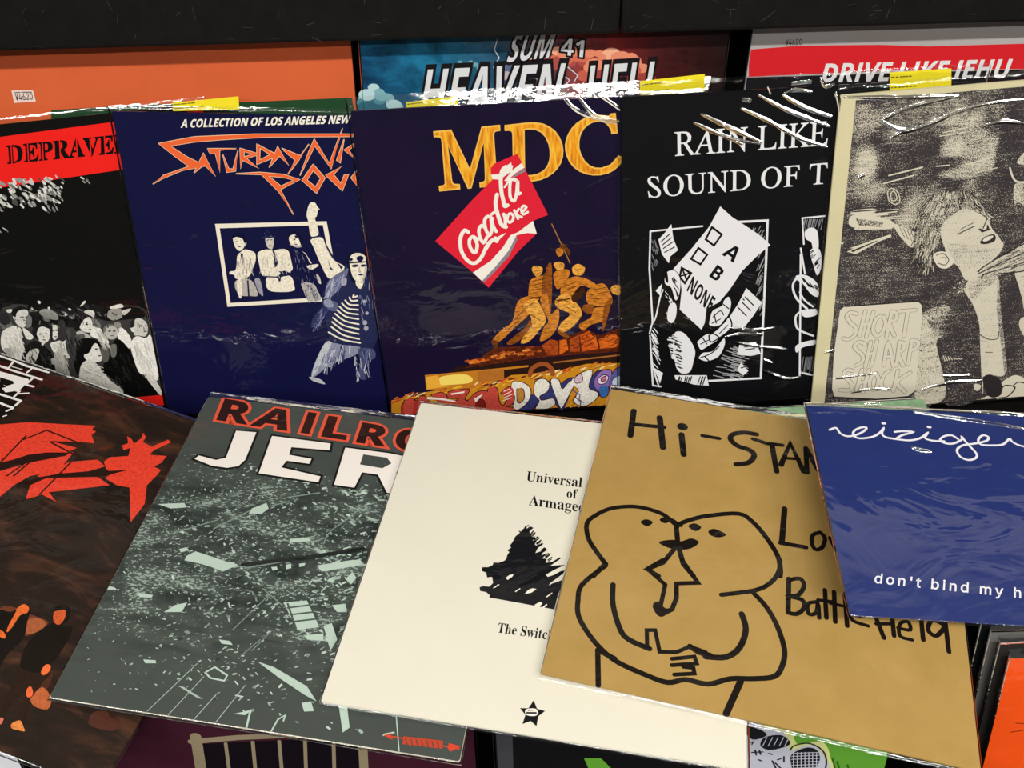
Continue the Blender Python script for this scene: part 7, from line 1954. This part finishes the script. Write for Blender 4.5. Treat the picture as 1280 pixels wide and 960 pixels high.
  't': (227, '204 379 204 327 6 327 6 379|65 471 126 471 126 98 128 76 136 61 150 53 170 50 177 50 185 51 194 52 202 54 213 2 203 -1 192 -3 180 -4 168 -4 125 2 92 21 72 52 65 93'),
  'y': (389, '47 -139 61 -86 71 -87 88 -90 104 -89 118 -84 130 -74 141 -58 151 -36 163 -1 17 379 84 379 165 155 177 121 187 87 196 53 206 21 184 21 193 53 202 87 212 121 224 155 305 379 371 379 204 -58 191 -85 177 -107 159 -124 139 -136 117 -143 91 -145 77 -145 65 -143 54 -141'),
  '¥': (382, '80 509 208 227 159 205 9 509|173 227 302 509 374 509 223 205|223 267 223 0 159 0 159 267|334 254 334 208 48 208 48 254|334 156 334 109 48 109 48 156'),
 },
}
TAGS = [('sat',[[-104.7,170.5],[-44.2,177.3],[-44.9,165.5],[-105.8,163.0]]),('sat',[[108.6,174.8],[155.6,181.3],[155.6,172.7],[108.4,166.8]]),('mdc',[[101.6,175.1],[160.0,178.3],[160.8,162.5],[101.8,161.5]]),('rain',[[76.1,172.4],[131.0,172.9],[134.4,154.3],[78.8,154.5]])]
RIDGES = [
  ('rain',1.3,0.9,[[-98.1,137.8],[-65.5,122.1],[-34.3,114.6]]),
  ('rain',1.3,0.9,[[-91.9,145.3],[-63.4,130.7],[-33.1,115.8]]),
  ('rain',1.3,0.9,[[-75.1,127.4],[-51.7,115.5]]),
  ('rain',1.3,0.9,[[-55.4,148.4],[-26.7,133.9],[1.3,117.9],[27.7,108.5]]),
  ('rain',1.3,0.9,[[-40.5,159.1],[-14.5,144.9],[7.4,135.5],[28.2,127.0]]),
  ('rain',1.3,0.9,[[-18.4,157.9],[3.8,145.2],[28.4,136.1]]),
  ('rain',1.3,0.9,[[-54.6,156.1],[-46.7,154.4]]),
  ('rain',1.3,0.9,[[-32.1,166.2],[-28.9,159.7]]),
  ('rain',1.3,0.9,[[-18.4,157.9],[-8.4,161.9],[7.4,159.5]]),
  ('rain',1.3,0.9,[[-11.5,167.6],[6.5,168.4]]),
  ('rain',1.3,0.9,[[13.9,171.2],[20.0,163.4],[27.5,165.5]]),
  ('rain',1.8,1.0,[[-56.2,-84.1],[-36.4,-81.1],[-16.3,-83.7]]),
  ('rain',1.8,1.0,[[-51.9,-73.3],[-26.7,-77.5],[-4.4,-76.0]]),
  ('rain',1.8,1.0,[[-12.8,-125.1],[3.2,-133.3],[16.4,-137.6],[29.0,-134.8]]),
  ('rain',1.8,1.0,[[-13.9,-112.0],[-3.3,-117.0]]),
  ('rain',1.8,1.0,[[-45.8,-90.3],[-12.6,-97.9],[10.5,-102.1]]),
  ('sss',1.4,1.0,[[-164.0,165.0],[-118.1,160.9],[-59.7,157.7]]),
  ('sss',1.4,1.0,[[-59.7,157.4],[-95.0,152.5],[-116.3,146.4],[-126.7,141.3]]),
  ('sss',1.4,1.0,[[-126.7,141.3],[-114.6,133.7],[-101.5,130.2],[-82.9,134.3],[-61.9,142.1],[-37.7,147.9],[0.0,149.8]]),
  ('sss',1.4,1.0,[[-116.7,124.3],[-107.7,129.1],[-96.6,129.8]]),
  ('sss',1.4,1.0,[[-32.8,128.3],[-15.8,131.2],[3.9,127.3]]),
  ('sss',1.4,1.0,[[-172.2,169.5],[-168.5,163.1],[-166.6,152.1]]),
  ('sss',1.4,1.0,[[-143.4,89.5],[-137.1,91.5]]),
  ('sss',1.6,1.0,[[-158.2,-94.4],[-147.5,-92.9]]),
  ('sss',1.6,1.0,[[-29.7,-133.4],[-2.0,-134.7]]),
  ('sss',1.6,1.0,[[-49.7,-147.7],[-24.6,-142.3],[12.1,-142.3]]),
  ('sss',1.6,1.0,[[-125.8,-145.5],[-105.7,-142.9],[-83.3,-144.8]]),
  ('sss',1.6,1.0,[[-144.3,-126.8],[-118.8,-124.8],[-100.5,-124.2]]),
  ('mdc',1.6,0.7,[[31.8,165.7],[47.3,150.7],[81.7,138.4]]),
  ('mdc',1.6,0.7,[[44.9,166.3],[60.5,147.4],[83.0,141.0]]),
  ('mdc',1.6,0.7,[[65.8,165.1],[84.2,151.3]]),
  ('reiz',1.5,1.9,[[-11.4,102.0],[25.6,96.9],[80.7,88.8]]),
  ('reiz',1.5,1.9,[[-23.3,61.0],[-17.0,57.9],[-6.6,56.6]]),
  ('reiz',1.5,1.9,[[40.9,106.6],[67.6,105.1],[85.7,104.8]]),
  ('reiz',1.5,1.9,[[-53.3,109.2],[-38.4,110.6]]),
]

# ------------------------------------------------------------------ the setting
BLACK = plain_material('black_laminate', '1b1a19', 0.42, 0.15, 60.0)
BLACK_IN = plain_material('black_board', '141313', 0.6, 0.15, 60.0)
WHITE_WALL = plain_material('white_paint', 'e6e4de', 0.7, 0.03, 8.0)
FLOOR_MAT = plain_material('grey_floor', '8d8880', 0.5, 0.1, 12.0)


def struct(name, box, mat):
    s = Shape()
    s.box(*box, mat)
    return tag(s.build(name), kind='structure')


struct('floor', (-3.0, 3.5, -3.0, 1.25, -0.05, 0.0), FLOOR_MAT)
struct('ceiling', (-3.0, 3.5, -3.0, 1.25, 2.8, 2.85), WHITE_WALL)
struct('wall_back', (-3.0, 3.5, 1.15, 1.25, 0.0, 2.8), WHITE_WALL)

LAMP_GLASS = bpy.data.materials.new('lamp_housing')
LAMP_GLASS.use_nodes = True
LAMP_GLASS.node_tree.nodes['Principled BSDF'].inputs['Base Color'].default_value = (0.8, 0.8, 0.8, 1)
for i, (lx, ly) in enumerate(LAMPS):
    s = Shape()
    s.box(lx - 0.64, lx + 0.64, ly - 0.09, ly + 0.09, LAMP_Z + 0.02, 2.8, LAMP_GLASS)
    o = s.build('ceiling_light')
    tag(o, 'long white fluorescent fitting on the shop ceiling above the record racks', 'ceiling light', 'fluorescent ceiling lights')
    ld = bpy.data.lights.new('fluorescent_tube', 'AREA')
    ld.shape = 'RECTANGLE'
    ld.size, ld.size_y = 1.22, 0.12
    ld.energy = LAMP_POWER
    ld.color = (1.0, 0.965, 0.90)
    lo = bpy.data.objects.new('fluorescent_tube', ld)
    lo.location = (lx, ly, LAMP_Z)
    COL.objects.link(lo)
    lo.parent = o

# ------------------------------------------------------------------ the rack and the bin under it
RAIL_Z = 1.2242


def scuffs(sh, x0, x1, z0, z1, y, n, seed):
    rn = random.Random(seed)
    m = SCUFF
    for _ in range(n):
        x, z = rn.uniform(x0, x1), rn.uniform(z0, z1)
        a = rn.uniform(-0.6, 1.9)
        L = rn.uniform(0.002, 0.012)
        w = rn.uniform(0.0001, 0.0004)
        dx, dz = math.cos(a) * L, math.sin(a) * L
        nx, nz = -math.sin(a) * w, math.cos(a) * w
        sh.faces([(x, y, z), (x + dx, y, z + dz), (x + dx + nx, y, z + dz + nz), (x + nx, y, z + nz)], [(0, 1, 2, 3)], m)


SCUFF = plain_material('pale_scuff', '4a4845', 0.6, 0.1)
rack = bpy.data.objects.new('display_rack', None)
COL.objects.link(rack)
rack.location = (0.0, 0.84, 0.0)
tag(rack, 'black record display rack with two front boards butted together above the covers', 'display rack')


def rack_part(name, boxes, mat, bevel=0.0015, scuff=None):
    s = Shape()
    for b in boxes:
        s.box(b[0], b[1], b[2] - 0.84, b[3] - 0.84, b[4], b[5], mat)
    o = s.build(name, rack, bevel=bevel)
    if scuff:
        q = Shape()
        scuffs(q, *scuff)
        q.build('scuff_mark', o)
    return o


rack_part('front_board', [(-0.97, 0.1026, 0.80, 0.816, RAIL_Z, 1.36)], BLACK, 0.003, (-0.42, 0.10, RAIL_Z + 0.004, 1.26, -0.0401, 40, 1))
rack_part('front_board', [(0.1036, 1.17, 0.80, 0.816, RAIL_Z, 1.36)], BLACK, 0.003, (0.11, 0.47, RAIL_Z + 0.004, 1.26, -0.0401, 40, 2))
rack_part('shelf', [(-0.97, 1.17, 0.80, 0.93, 1.36, 1.378)], BLACK)
rack_part('back_panel', [(-0.99, 1.19, 0.93, 0.945, 0.0, 1.72)], BLACK_IN)
rack_part('ledge', [(-0.97, 1.17, 0.66, 0.93, 0.80, 0.825)], BLACK_IN)
rack_part('side_panel', [(-0.99, -0.97, 0.12, 0.945, 0.0, 1.72)], BLACK)
rack_part('side_panel', [(1.17, 1.19, 0.12, 0.945, 0.0, 1.72)], BLACK)
rack_part('bin_front', [(-0.97, 1.17, 0.10, 0.12, 0.0, 0.70)], BLACK)
rack_part('bin_base', [(-0.97, 1.17, 0.12, 0.93, 0.46, 0.48)], BLACK_IN)
for x in (-0.366, 0.350, 0.75):
    rack_part('bin_divider', [(x - 0.006, x + 0.006, 0.12, 0.66, 0.48, 0.80)], BLACK_IN)

# ------------------------------------------------------------------ the records
KRAFT, nt, p = base_material('kraft_card', 1.0, 0.6, 0.3)
f1 = add_noise(nt, obj_coords(nt), 22.0, 4.0, 0.6)
f2 = add_noise(nt, obj_coords(nt, (1, 6, 1)), 420.0, 2.0, 0.6)
f = math_node(nt, 'ADD', math_node(nt, 'MULTIPLY', f1, 0.6), math_node(nt, 'MULTIPLY', f2, 0.4))
nt.links.new(ramp(nt, f, [(0.3, rgba('a78749')), (0.7, rgba('ba985a'))]), p.inputs['Base Color'])

PAINT, nt, p = base_material('brown_painted_print', 1.0, 0.6, 0.3)
f1 = add_noise(nt, obj_coords(nt, (1, 3, 1), 0.5), 16.0, 5.0, 0.65, 0.8)
nt.links.new(ramp(nt, f1, [(0.32, rgba('1d1815')), (0.52, rgba('2b1f19')), (0.66, rgba('4a2f22')), (0.8, rgba('5a3524'))]), p.inputs['Base Color'])

DEBRIS, nt, p = base_material('debris_print', 1.0, 0.6, 0.3)
tc = nt.nodes.new('ShaderNodeTexCoord')
sep = nt.nodes.new('ShaderNodeSeparateXYZ')
nt.links.new(tc.outputs['Object'], sep.inputs[0])
dens = ramp(nt, math_node(nt, 'MULTIPLY', sep.outputs['Y'], 3.1),
            [(0.0, (0, 0, 0, 1)), (0.12, (.25, .25, .25, 1)), (0.3, (1, 1, 1, 1)), (0.6, (1, 1, 1, 1)), (0.74, (.45, .45, .45, 1)), (0.82, (0, 0, 0, 1))])
fine = add_noise(nt, obj_coords(nt, (0.8, 2.0, 1), -0.45), 300.0, 2.5, 0.65, 0.3)
mid = add_noise(nt, obj_coords(nt, (0.7, 1.8, 1), 0.55), 26.0, 3.0, 0.55, 0.8)
s = math_node(nt, 'ADD', fine, math_node(nt, 'MULTIPLY', math_node(nt, 'SUBTRACT', mid, 0.5), 0.75))
s = math_node(nt, 'ADD', s, math_node(nt, 'MULTIPLY', dens, 0.22))
darkmid = ramp(nt, mid, [(0.35, rgba('2b3230')), (0.6, rgba('4d5551'))])
basec = mix_col(nt, dens, rgba('474d4a'), darkmid)
spk = ramp(nt, s, [(0.80, (0, 0, 0, 1)), (0.87, (1, 1, 1, 1))])
nt.links.new(mix_col(nt, spk, basec, rgba('93a69b')), p.inputs['Base Color'])

SKY, nt, p = base_material('storm_sky_print', 1.0, 0.6, 0.3)
tc = nt.nodes.new('ShaderNodeTexCoord')
sep = nt.nodes.new('ShaderNodeSeparateXYZ')
nt.links.new(tc.outputs['Object'], sep.inputs[0])
cl = add_noise(nt, obj_coords(nt, (1, 1.6, 1)), 26.0, 5.0, 0.6, 0.5)
fx = math_node(nt, 'ADD', math_node(nt, 'MULTIPLY', sep.outputs['X'], 2.97), 0.5)
fx = math_node(nt, 'ADD', fx, math_node(nt, 'MULTIPLY', math_node(nt, 'SUBTRACT', cl, 0.5), 0.35))
sky = ramp(nt, fx, [(0.0, rgba('14507a')), (0.2, rgba('1a6d94')), (0.36, rgba('2a5d7c')), (0.47, rgba('4a4a5e')), (0.56, rgba('a04a48')), (0.68, rgba('8a2a2a')), (0.82, rgba('4a1a1c')), (1.0, rgba('241415'))])
dk = ramp(nt, cl, [(0.35, (.35, .35, .35, 1)), (0.65, (1.25, 1.25, 1.25, 1))])
mul = nt.nodes.new('ShaderNodeMix'); mul.data_type = 'RGBA'; mul.blend_type = 'MULTIPLY'
mul.inputs[0].default_value = 1.0
nt.links.new(sky, mul.inputs[6]); nt.links.new(dk, mul.inputs[7])
nt.links.new(mul.outputs[2], p.inputs['Base Color'])

GOLD, nt, p = base_material('streaked_gold_print', 1.0, 0.5, 0.3)
f1 = add_noise(nt, obj_coords(nt, (6, 1, 1), 0.1), 50.0, 3.0, 0.5)
nt.links.new(ramp(nt, f1, [(0.35, rgba('c9761a')), (0.5, rgba('ea9a1f')), (0.65, rgba('f4bd3c'))]), p.inputs['Base Color'])
MATS['e6981f'] = GOLD


def card(name, h, amt=0.05, sc=14.0, wr=0.35, ior=1.45):
    return plain_material(name, h, 0.55, amt, sc, 1.0, wr, None, ior)


YELLOW = plain_material('yellow_paper', 'f2e02c', 0.6, 0.03, 30.0, 0.6)
EDGE = plain_material('card_edge', 'cfc9b8', 0.7, 0.05, 50.0)

G_UP, G_LOW = 'records standing in the upper row', 'records lying in the lower row'
G_BACK, G_BIN = 'records standing behind the upper row', 'records filed in the bin'
#   key: (card material, edge colour material or None, film margins left right bottom top (mm), label, group)
SPEC = {
 'orange': (card('orange_card', 'd9643a'), None, (1.5, 1.5, 3, 10), 'plain orange record sleeve with a green strip and price sticker, behind the red-banded one', G_BACK),
 'sum': (SKY, None, (1.5, 1.5, 3, 10), 'record sleeve with blue and red storm clouds and slanted silver lettering under the rack board', G_BACK),
 'dlj': (card('pale_grey_card', 'b4aeae'), None, (1.5, 1.5, 3, 10), 'grey, red and black record sleeve with white slanted lettering under the rack board', G_BACK),
 'depr': (card('black_card_red_title', '0d0d0d'), None, (3, 3, 3, 6), 'black record sleeve with a red title band over a monochrome crowd photograph', G_UP),
 'sat': (card('navy_card', '10123c'), None, (3, 3, 3, 6), 'navy blue record sleeve with spiky orange lettering and a white-framed band photograph', G_UP),
 'mdc': (card('dark_purple_card', '170f2c', 0.15), None, (3, 3, 3, 12), 'dark purple record sleeve with large gold letters, a red flag and graffiti', G_UP),
 'rain': (card('black_card_ballot', '0f1013'), None, (3, 3, 3, 12), 'black record sleeve with white serif title and a hand holding a ballot', G_UP),
 'sss': (card('cream_card', 'd8d0a9'), None, (3, 3, 3, 8), 'cream-bordered record sleeve with a grainy picture of a shouting face being grabbed', G_UP),
 'brown': (PAINT, None, (2, 3, 3, 4), 'dark brown record sleeve with red paint splatter and a white brick emblem, at the left', G_LOW),
 'railroad': (DEBRIS, EDGE, (1, 2, 2, 7), 'grey-green record sleeve with a debris photograph and big white letters', G_LOW),
 'universal': (card('ivory_card', 'e5e1d1', 0.015), None, (1, 2, 3, 3), 'ivory white record sleeve with a black fir tree and a small star', G_LOW),
 'histd': (KRAFT, None, (1, 1, 4, 7), 'brown kraft card record sleeve with a thick black marker doodle', G_LOW),
 'reiz': (card('blue_card', '263574', 0.05, 25.0, 0.25, 2.1), None, (2, 2, 2, 4), 'small glossy blue record sleeve with white script lettering, lying over the kraft one', G_LOW),
 'palegreen': (card('pale_green_card', '8fb58c', 0.25, 90.0), None, (1, 1, 1, 2), 'pale green record sleeve edge peeping out above the kraft sleeve', G_LOW),
 'maroon': (card('maroon_card', '3a1926', 0.06), None, (2, 2, 2, 4), 'maroon record sleeve with a gold grid, filed in the bin below the grey-green sleeve', G_BIN),
 'green': (card('black_card_sneakers', '121214'), None, (2, 2, 2, 4), 'black and green record sleeve with drawn sneakers, filed in the bin below the ivory sleeve', G_BIN),
 'orangebin': (card('bright_orange_card', 'e65019', 0.05), None, (2, 2, 2, 8), 'bright orange record sleeve filed in the bin at the bottom right', G_BIN),
 'bluebin': (card('blue_bin_card', '2a4f9e'), None, (1, 1, 2, 3), 'blue record sleeve showing only its edge beside the maroon one in the bin', G_BIN),
 'whitebin': (card('white_bin_card', 'dfe2ea'), None, (1, 1, 2, 3), 'white record sleeve showing a corner in the bin at the bottom left', G_BIN),
 'dark0': (card('charcoal_card', '2a2928'), None, (2, 2, 2, 8), 'charcoal record sleeve filed directly behind the bright orange one', G_BIN),
 'dark1': (card('grey_card', '6a6866'), None, (2, 2, 2, 8), 'grey record sleeve filed second behind the bright orange one', G_BIN),
 'dark2': (card('dark_green_black_card', '161a18'), None, (2, 2, 2, 8), 'black record sleeve filed third behind the bright orange one', G_BIN),
}


def rounded_outline(S, r=0.0018, n=3):
    h = S / 2
    pts = []
    for cx, cy, a0 in ((h - r, h - r, 0), (-h + r, h - r, 90), (-h + r, -h + r, 180), (h - r, -h + r, 270)):
        for i in range(n + 1):
            a = math.radians(a0 + 90 * i / n)
            pts.append((cx + r * math.cos(a), cy + r * math.sin(a)))
    return pts


def board(S, dy, thick, mat, edge):
    sh = Shape()
    o = rounded_outline(S)
    n = len(o)
    rim = rounded_outline(S - 0.0008)
    front = [(x, y + dy, 0.0) for x, y in rim]
    e1 = [(x, y + dy, -0.0005) for x, y in o]
    e2 = [(x, y + dy, -thick + 0.0005) for x, y in o]
    back = [(x, y + dy, -thick) for x, y in rim]
    sh.faces(front, [tuple(range(n))], mat)
    sh.faces(front + e1, [(i, n + i, n + (i + 1) % n, (i + 1) % n) for i in range(n)], edge or mat)
    sh.faces(e1 + e2, [(i, n + i, n + (i + 1) % n, (i + 1) % n) for i in range(n)], edge or mat)
    sh.faces(e2 + back, [(i, n + i, n + (i + 1) % n, (i + 1) % n) for i in range(n)], edge or mat)
    sh.faces(back, [tuple(reversed(range(n)))], mat)
    return sh


def seg_dist(px_, py_, pts):
    best = 1e9
    for (ax, ay), (bx, by) in zip(pts, pts[1:]):
        dx, dy = bx - ax, by - ay
        t = max(0.0, min(1.0, ((px_ - ax) * dx + (py_ - ay) * dy) / (dx * dx + dy * dy + 1e-12)))
        d = math.hypot(px_ - ax - t * dx, py_ - ay - t * dy)
        best = min(best, d)
    return best


def film(key, S, dy, margins, thick):
    """The clear outer sleeve where it stands off the card: the seams round the edge, the open top flap and its raised folds."""
    sh = Shape()
    l, r_, b, t = [m / 1000 for m in margins]
    h = S / 2
    rn = random.Random(key)
    ph = rn.uniform(0, 50)
    z0 = 0.0009

    def strip(p_in, p_out, z_out, n=40, m=4, wav=0.00012, power=2, fm=None):
        vs, fs = [], []
        for i in range(n + 1):
            a = i / n
            for j in range(m + 1):
                q = j / m
                x = (p_in[0][0] * (1 - a) + p_in[1][0] * a) * (1 - q) + (p_out[0][0] * (1 - a) + p_out[1][0] * a) * q
                y = (p_in[0][1] * (1 - a) + p_in[1][1] * a) * (1 - q) + (p_out[0][1] * (1 - a) + p_out[1][1] * a) * q
                z = z0 + (z_out - z0) * q ** power + wav * q * noise.noise((x * 90 + ph, y * 90, ph)) * 2
                vs.append((x, y + dy, z))
        for i in range(n):
            for j in range(m):
                k = i * (m + 1) + j
                fs.append((k, k + 1, k + m + 2, k + m + 1))
        sh.faces(vs, fs, fm or FILM)
    lean = -0.0006
    if key == 'mdc':
        lean = -0.0038
    strip([(-h, h - 0.0004), (h, h - 0.0004)], [(-h - l, h + t), (h + r_, h + t)], lean, 60, 6, 0.0016 if key == 'orangebin' else 0.00008 if key == 'mdc' else 0.00025,
          1 if key == 'mdc' else 2, FLAP if key == 'mdc' else None)
    strip([(h, -h), (-h, -h)], [(h + r_, -h - b), (-h - l, -h - b)], -thick / 2)
    strip([(-h, -h), (-h, h)], [(-h - l, -h - b), (-h - l, h + t)], -0.0004)
    strip([(h, h), (h, -h)], [(h + r_, h + t), (h + r_, -h - b)], -0.0004)
    # raised folds: narrow ribbons of film bowed up off the card
    for k, w, hh, pts in RIDGES:
        if k != key:
            continue
        pts = [(x / 1000, y / 1000) for x, y in pts]
        pts = smooth(pts, 6, False)
        w, hh = w * 1.8 / 1000, hh * 1.35 / 1000
        n = len(pts)
        vs, fs = [], []
        for i, (x, y) in enumerate(pts):
            qx, qy = pts[min(n - 1, i + 1)]
            ox, oy = pts[max(0, i - 1)]
            dx, dy_ = qx - ox, qy - oy
            L = math.hypot(dx, dy_) or 1
            nx, ny = -dy_ / L, dx / L
            amp = math.sin(PI * min(1, max(0, (i + 0.4) / (n - 0.2)))) ** 0.6
            ww = w * (0.35 + 0.65 * amp) * (0.8 + 0.5 * noise.noise((x * 120, y * 120, ph)))
            for j in range(-4, 5):
                q = j / 4
                vs.append((x + nx * ww * q, y + ny * ww * q + dy, 0.0008 + hh * amp * math.cos(q * PI / 2) ** 2))
        for i in range(n - 1):
            for j in range(8):
                a = i * 9 + j
                fs.append((a, a + 1, a + 10, a + 9))
        sh.faces(vs, fs, FOLD)
    return sh


ROOTS = {}
for key, D in RECORDS.items():
    mat, edge, margins, label, group = SPEC[key]
    S = D['size'] / 1000
    ax = [Vector(a) for a in D['axes']]
    rot = Matrix(ax).transposed()
    base = Vector(D['loc']) - ax[1] * (S / 2)
    root = bpy.data.objects.new('record_sleeve', None)
    root.empty_display_size = 0.05
    COL.objects.link(root)
    root.matrix_world = Matrix.Translation(base) @ rot.to_4x4()
    tag(root, label, 'record', group)
    ROOTS[key] = root
    dy = S / 2
    thick = 0.0022
    board(S, dy, thick, mat, edge).build('cover', root)
    for pname, prims in D['parts']:
        sh = Shape()
        for i, pr in enumerate(prims):
            draw(sh, pr, dy, 0.85 * i / len(prims))
        sh.build(pname, root)
    film(key, S, dy, margins, thick).build('plastic_sleeve', root, smooth=True)

tick = random.Random(3)
for key, quad in TAGS:
    dy = RECORDS[key]['size'] / 2000
    sh = Shape()
    z = -0.0003 if key != 'rain' else 0.0004
    q = [(x / 1000, y / 1000 + dy) for x, y in quad]
    sh.faces([(x, y, z) for x, y in q] + [(x, y, z - 0.0002) for x, y in q],
             [(3, 2, 1, 0), (4, 5, 6, 7), (0, 1, 5, 4), (1, 2, 6, 5), (2, 3, 7, 6), (3, 0, 4, 7)], YELLOW)
    (ax_, ay_), (bx_, by_), _, (dx_, dy_) = q
    dark = ink('6a6420')
    for row, (v0, frac) in enumerate(((0.25, .32), (0.75, .45))):
        u = 0.03
        while u < frac:
            wdt = tick.uniform(.015, .04)
            p0 = (ax_ + (bx_ - ax_) * u + (dx_ - ax_) * v0, ay_ + (by_ - ay_) * u + (dy_ - ay_) * v0)
            p1 = (p0[0] + (bx_ - ax_) * wdt, p0[1] + (by_ - ay_) * wdt)
            stroke(sh, [p0, p1], 0.0011, z + 0.00006, dark)
            u += wdt + tick.uniform(.02, .04)
    sh.build('yellow_label', ROOTS[key])
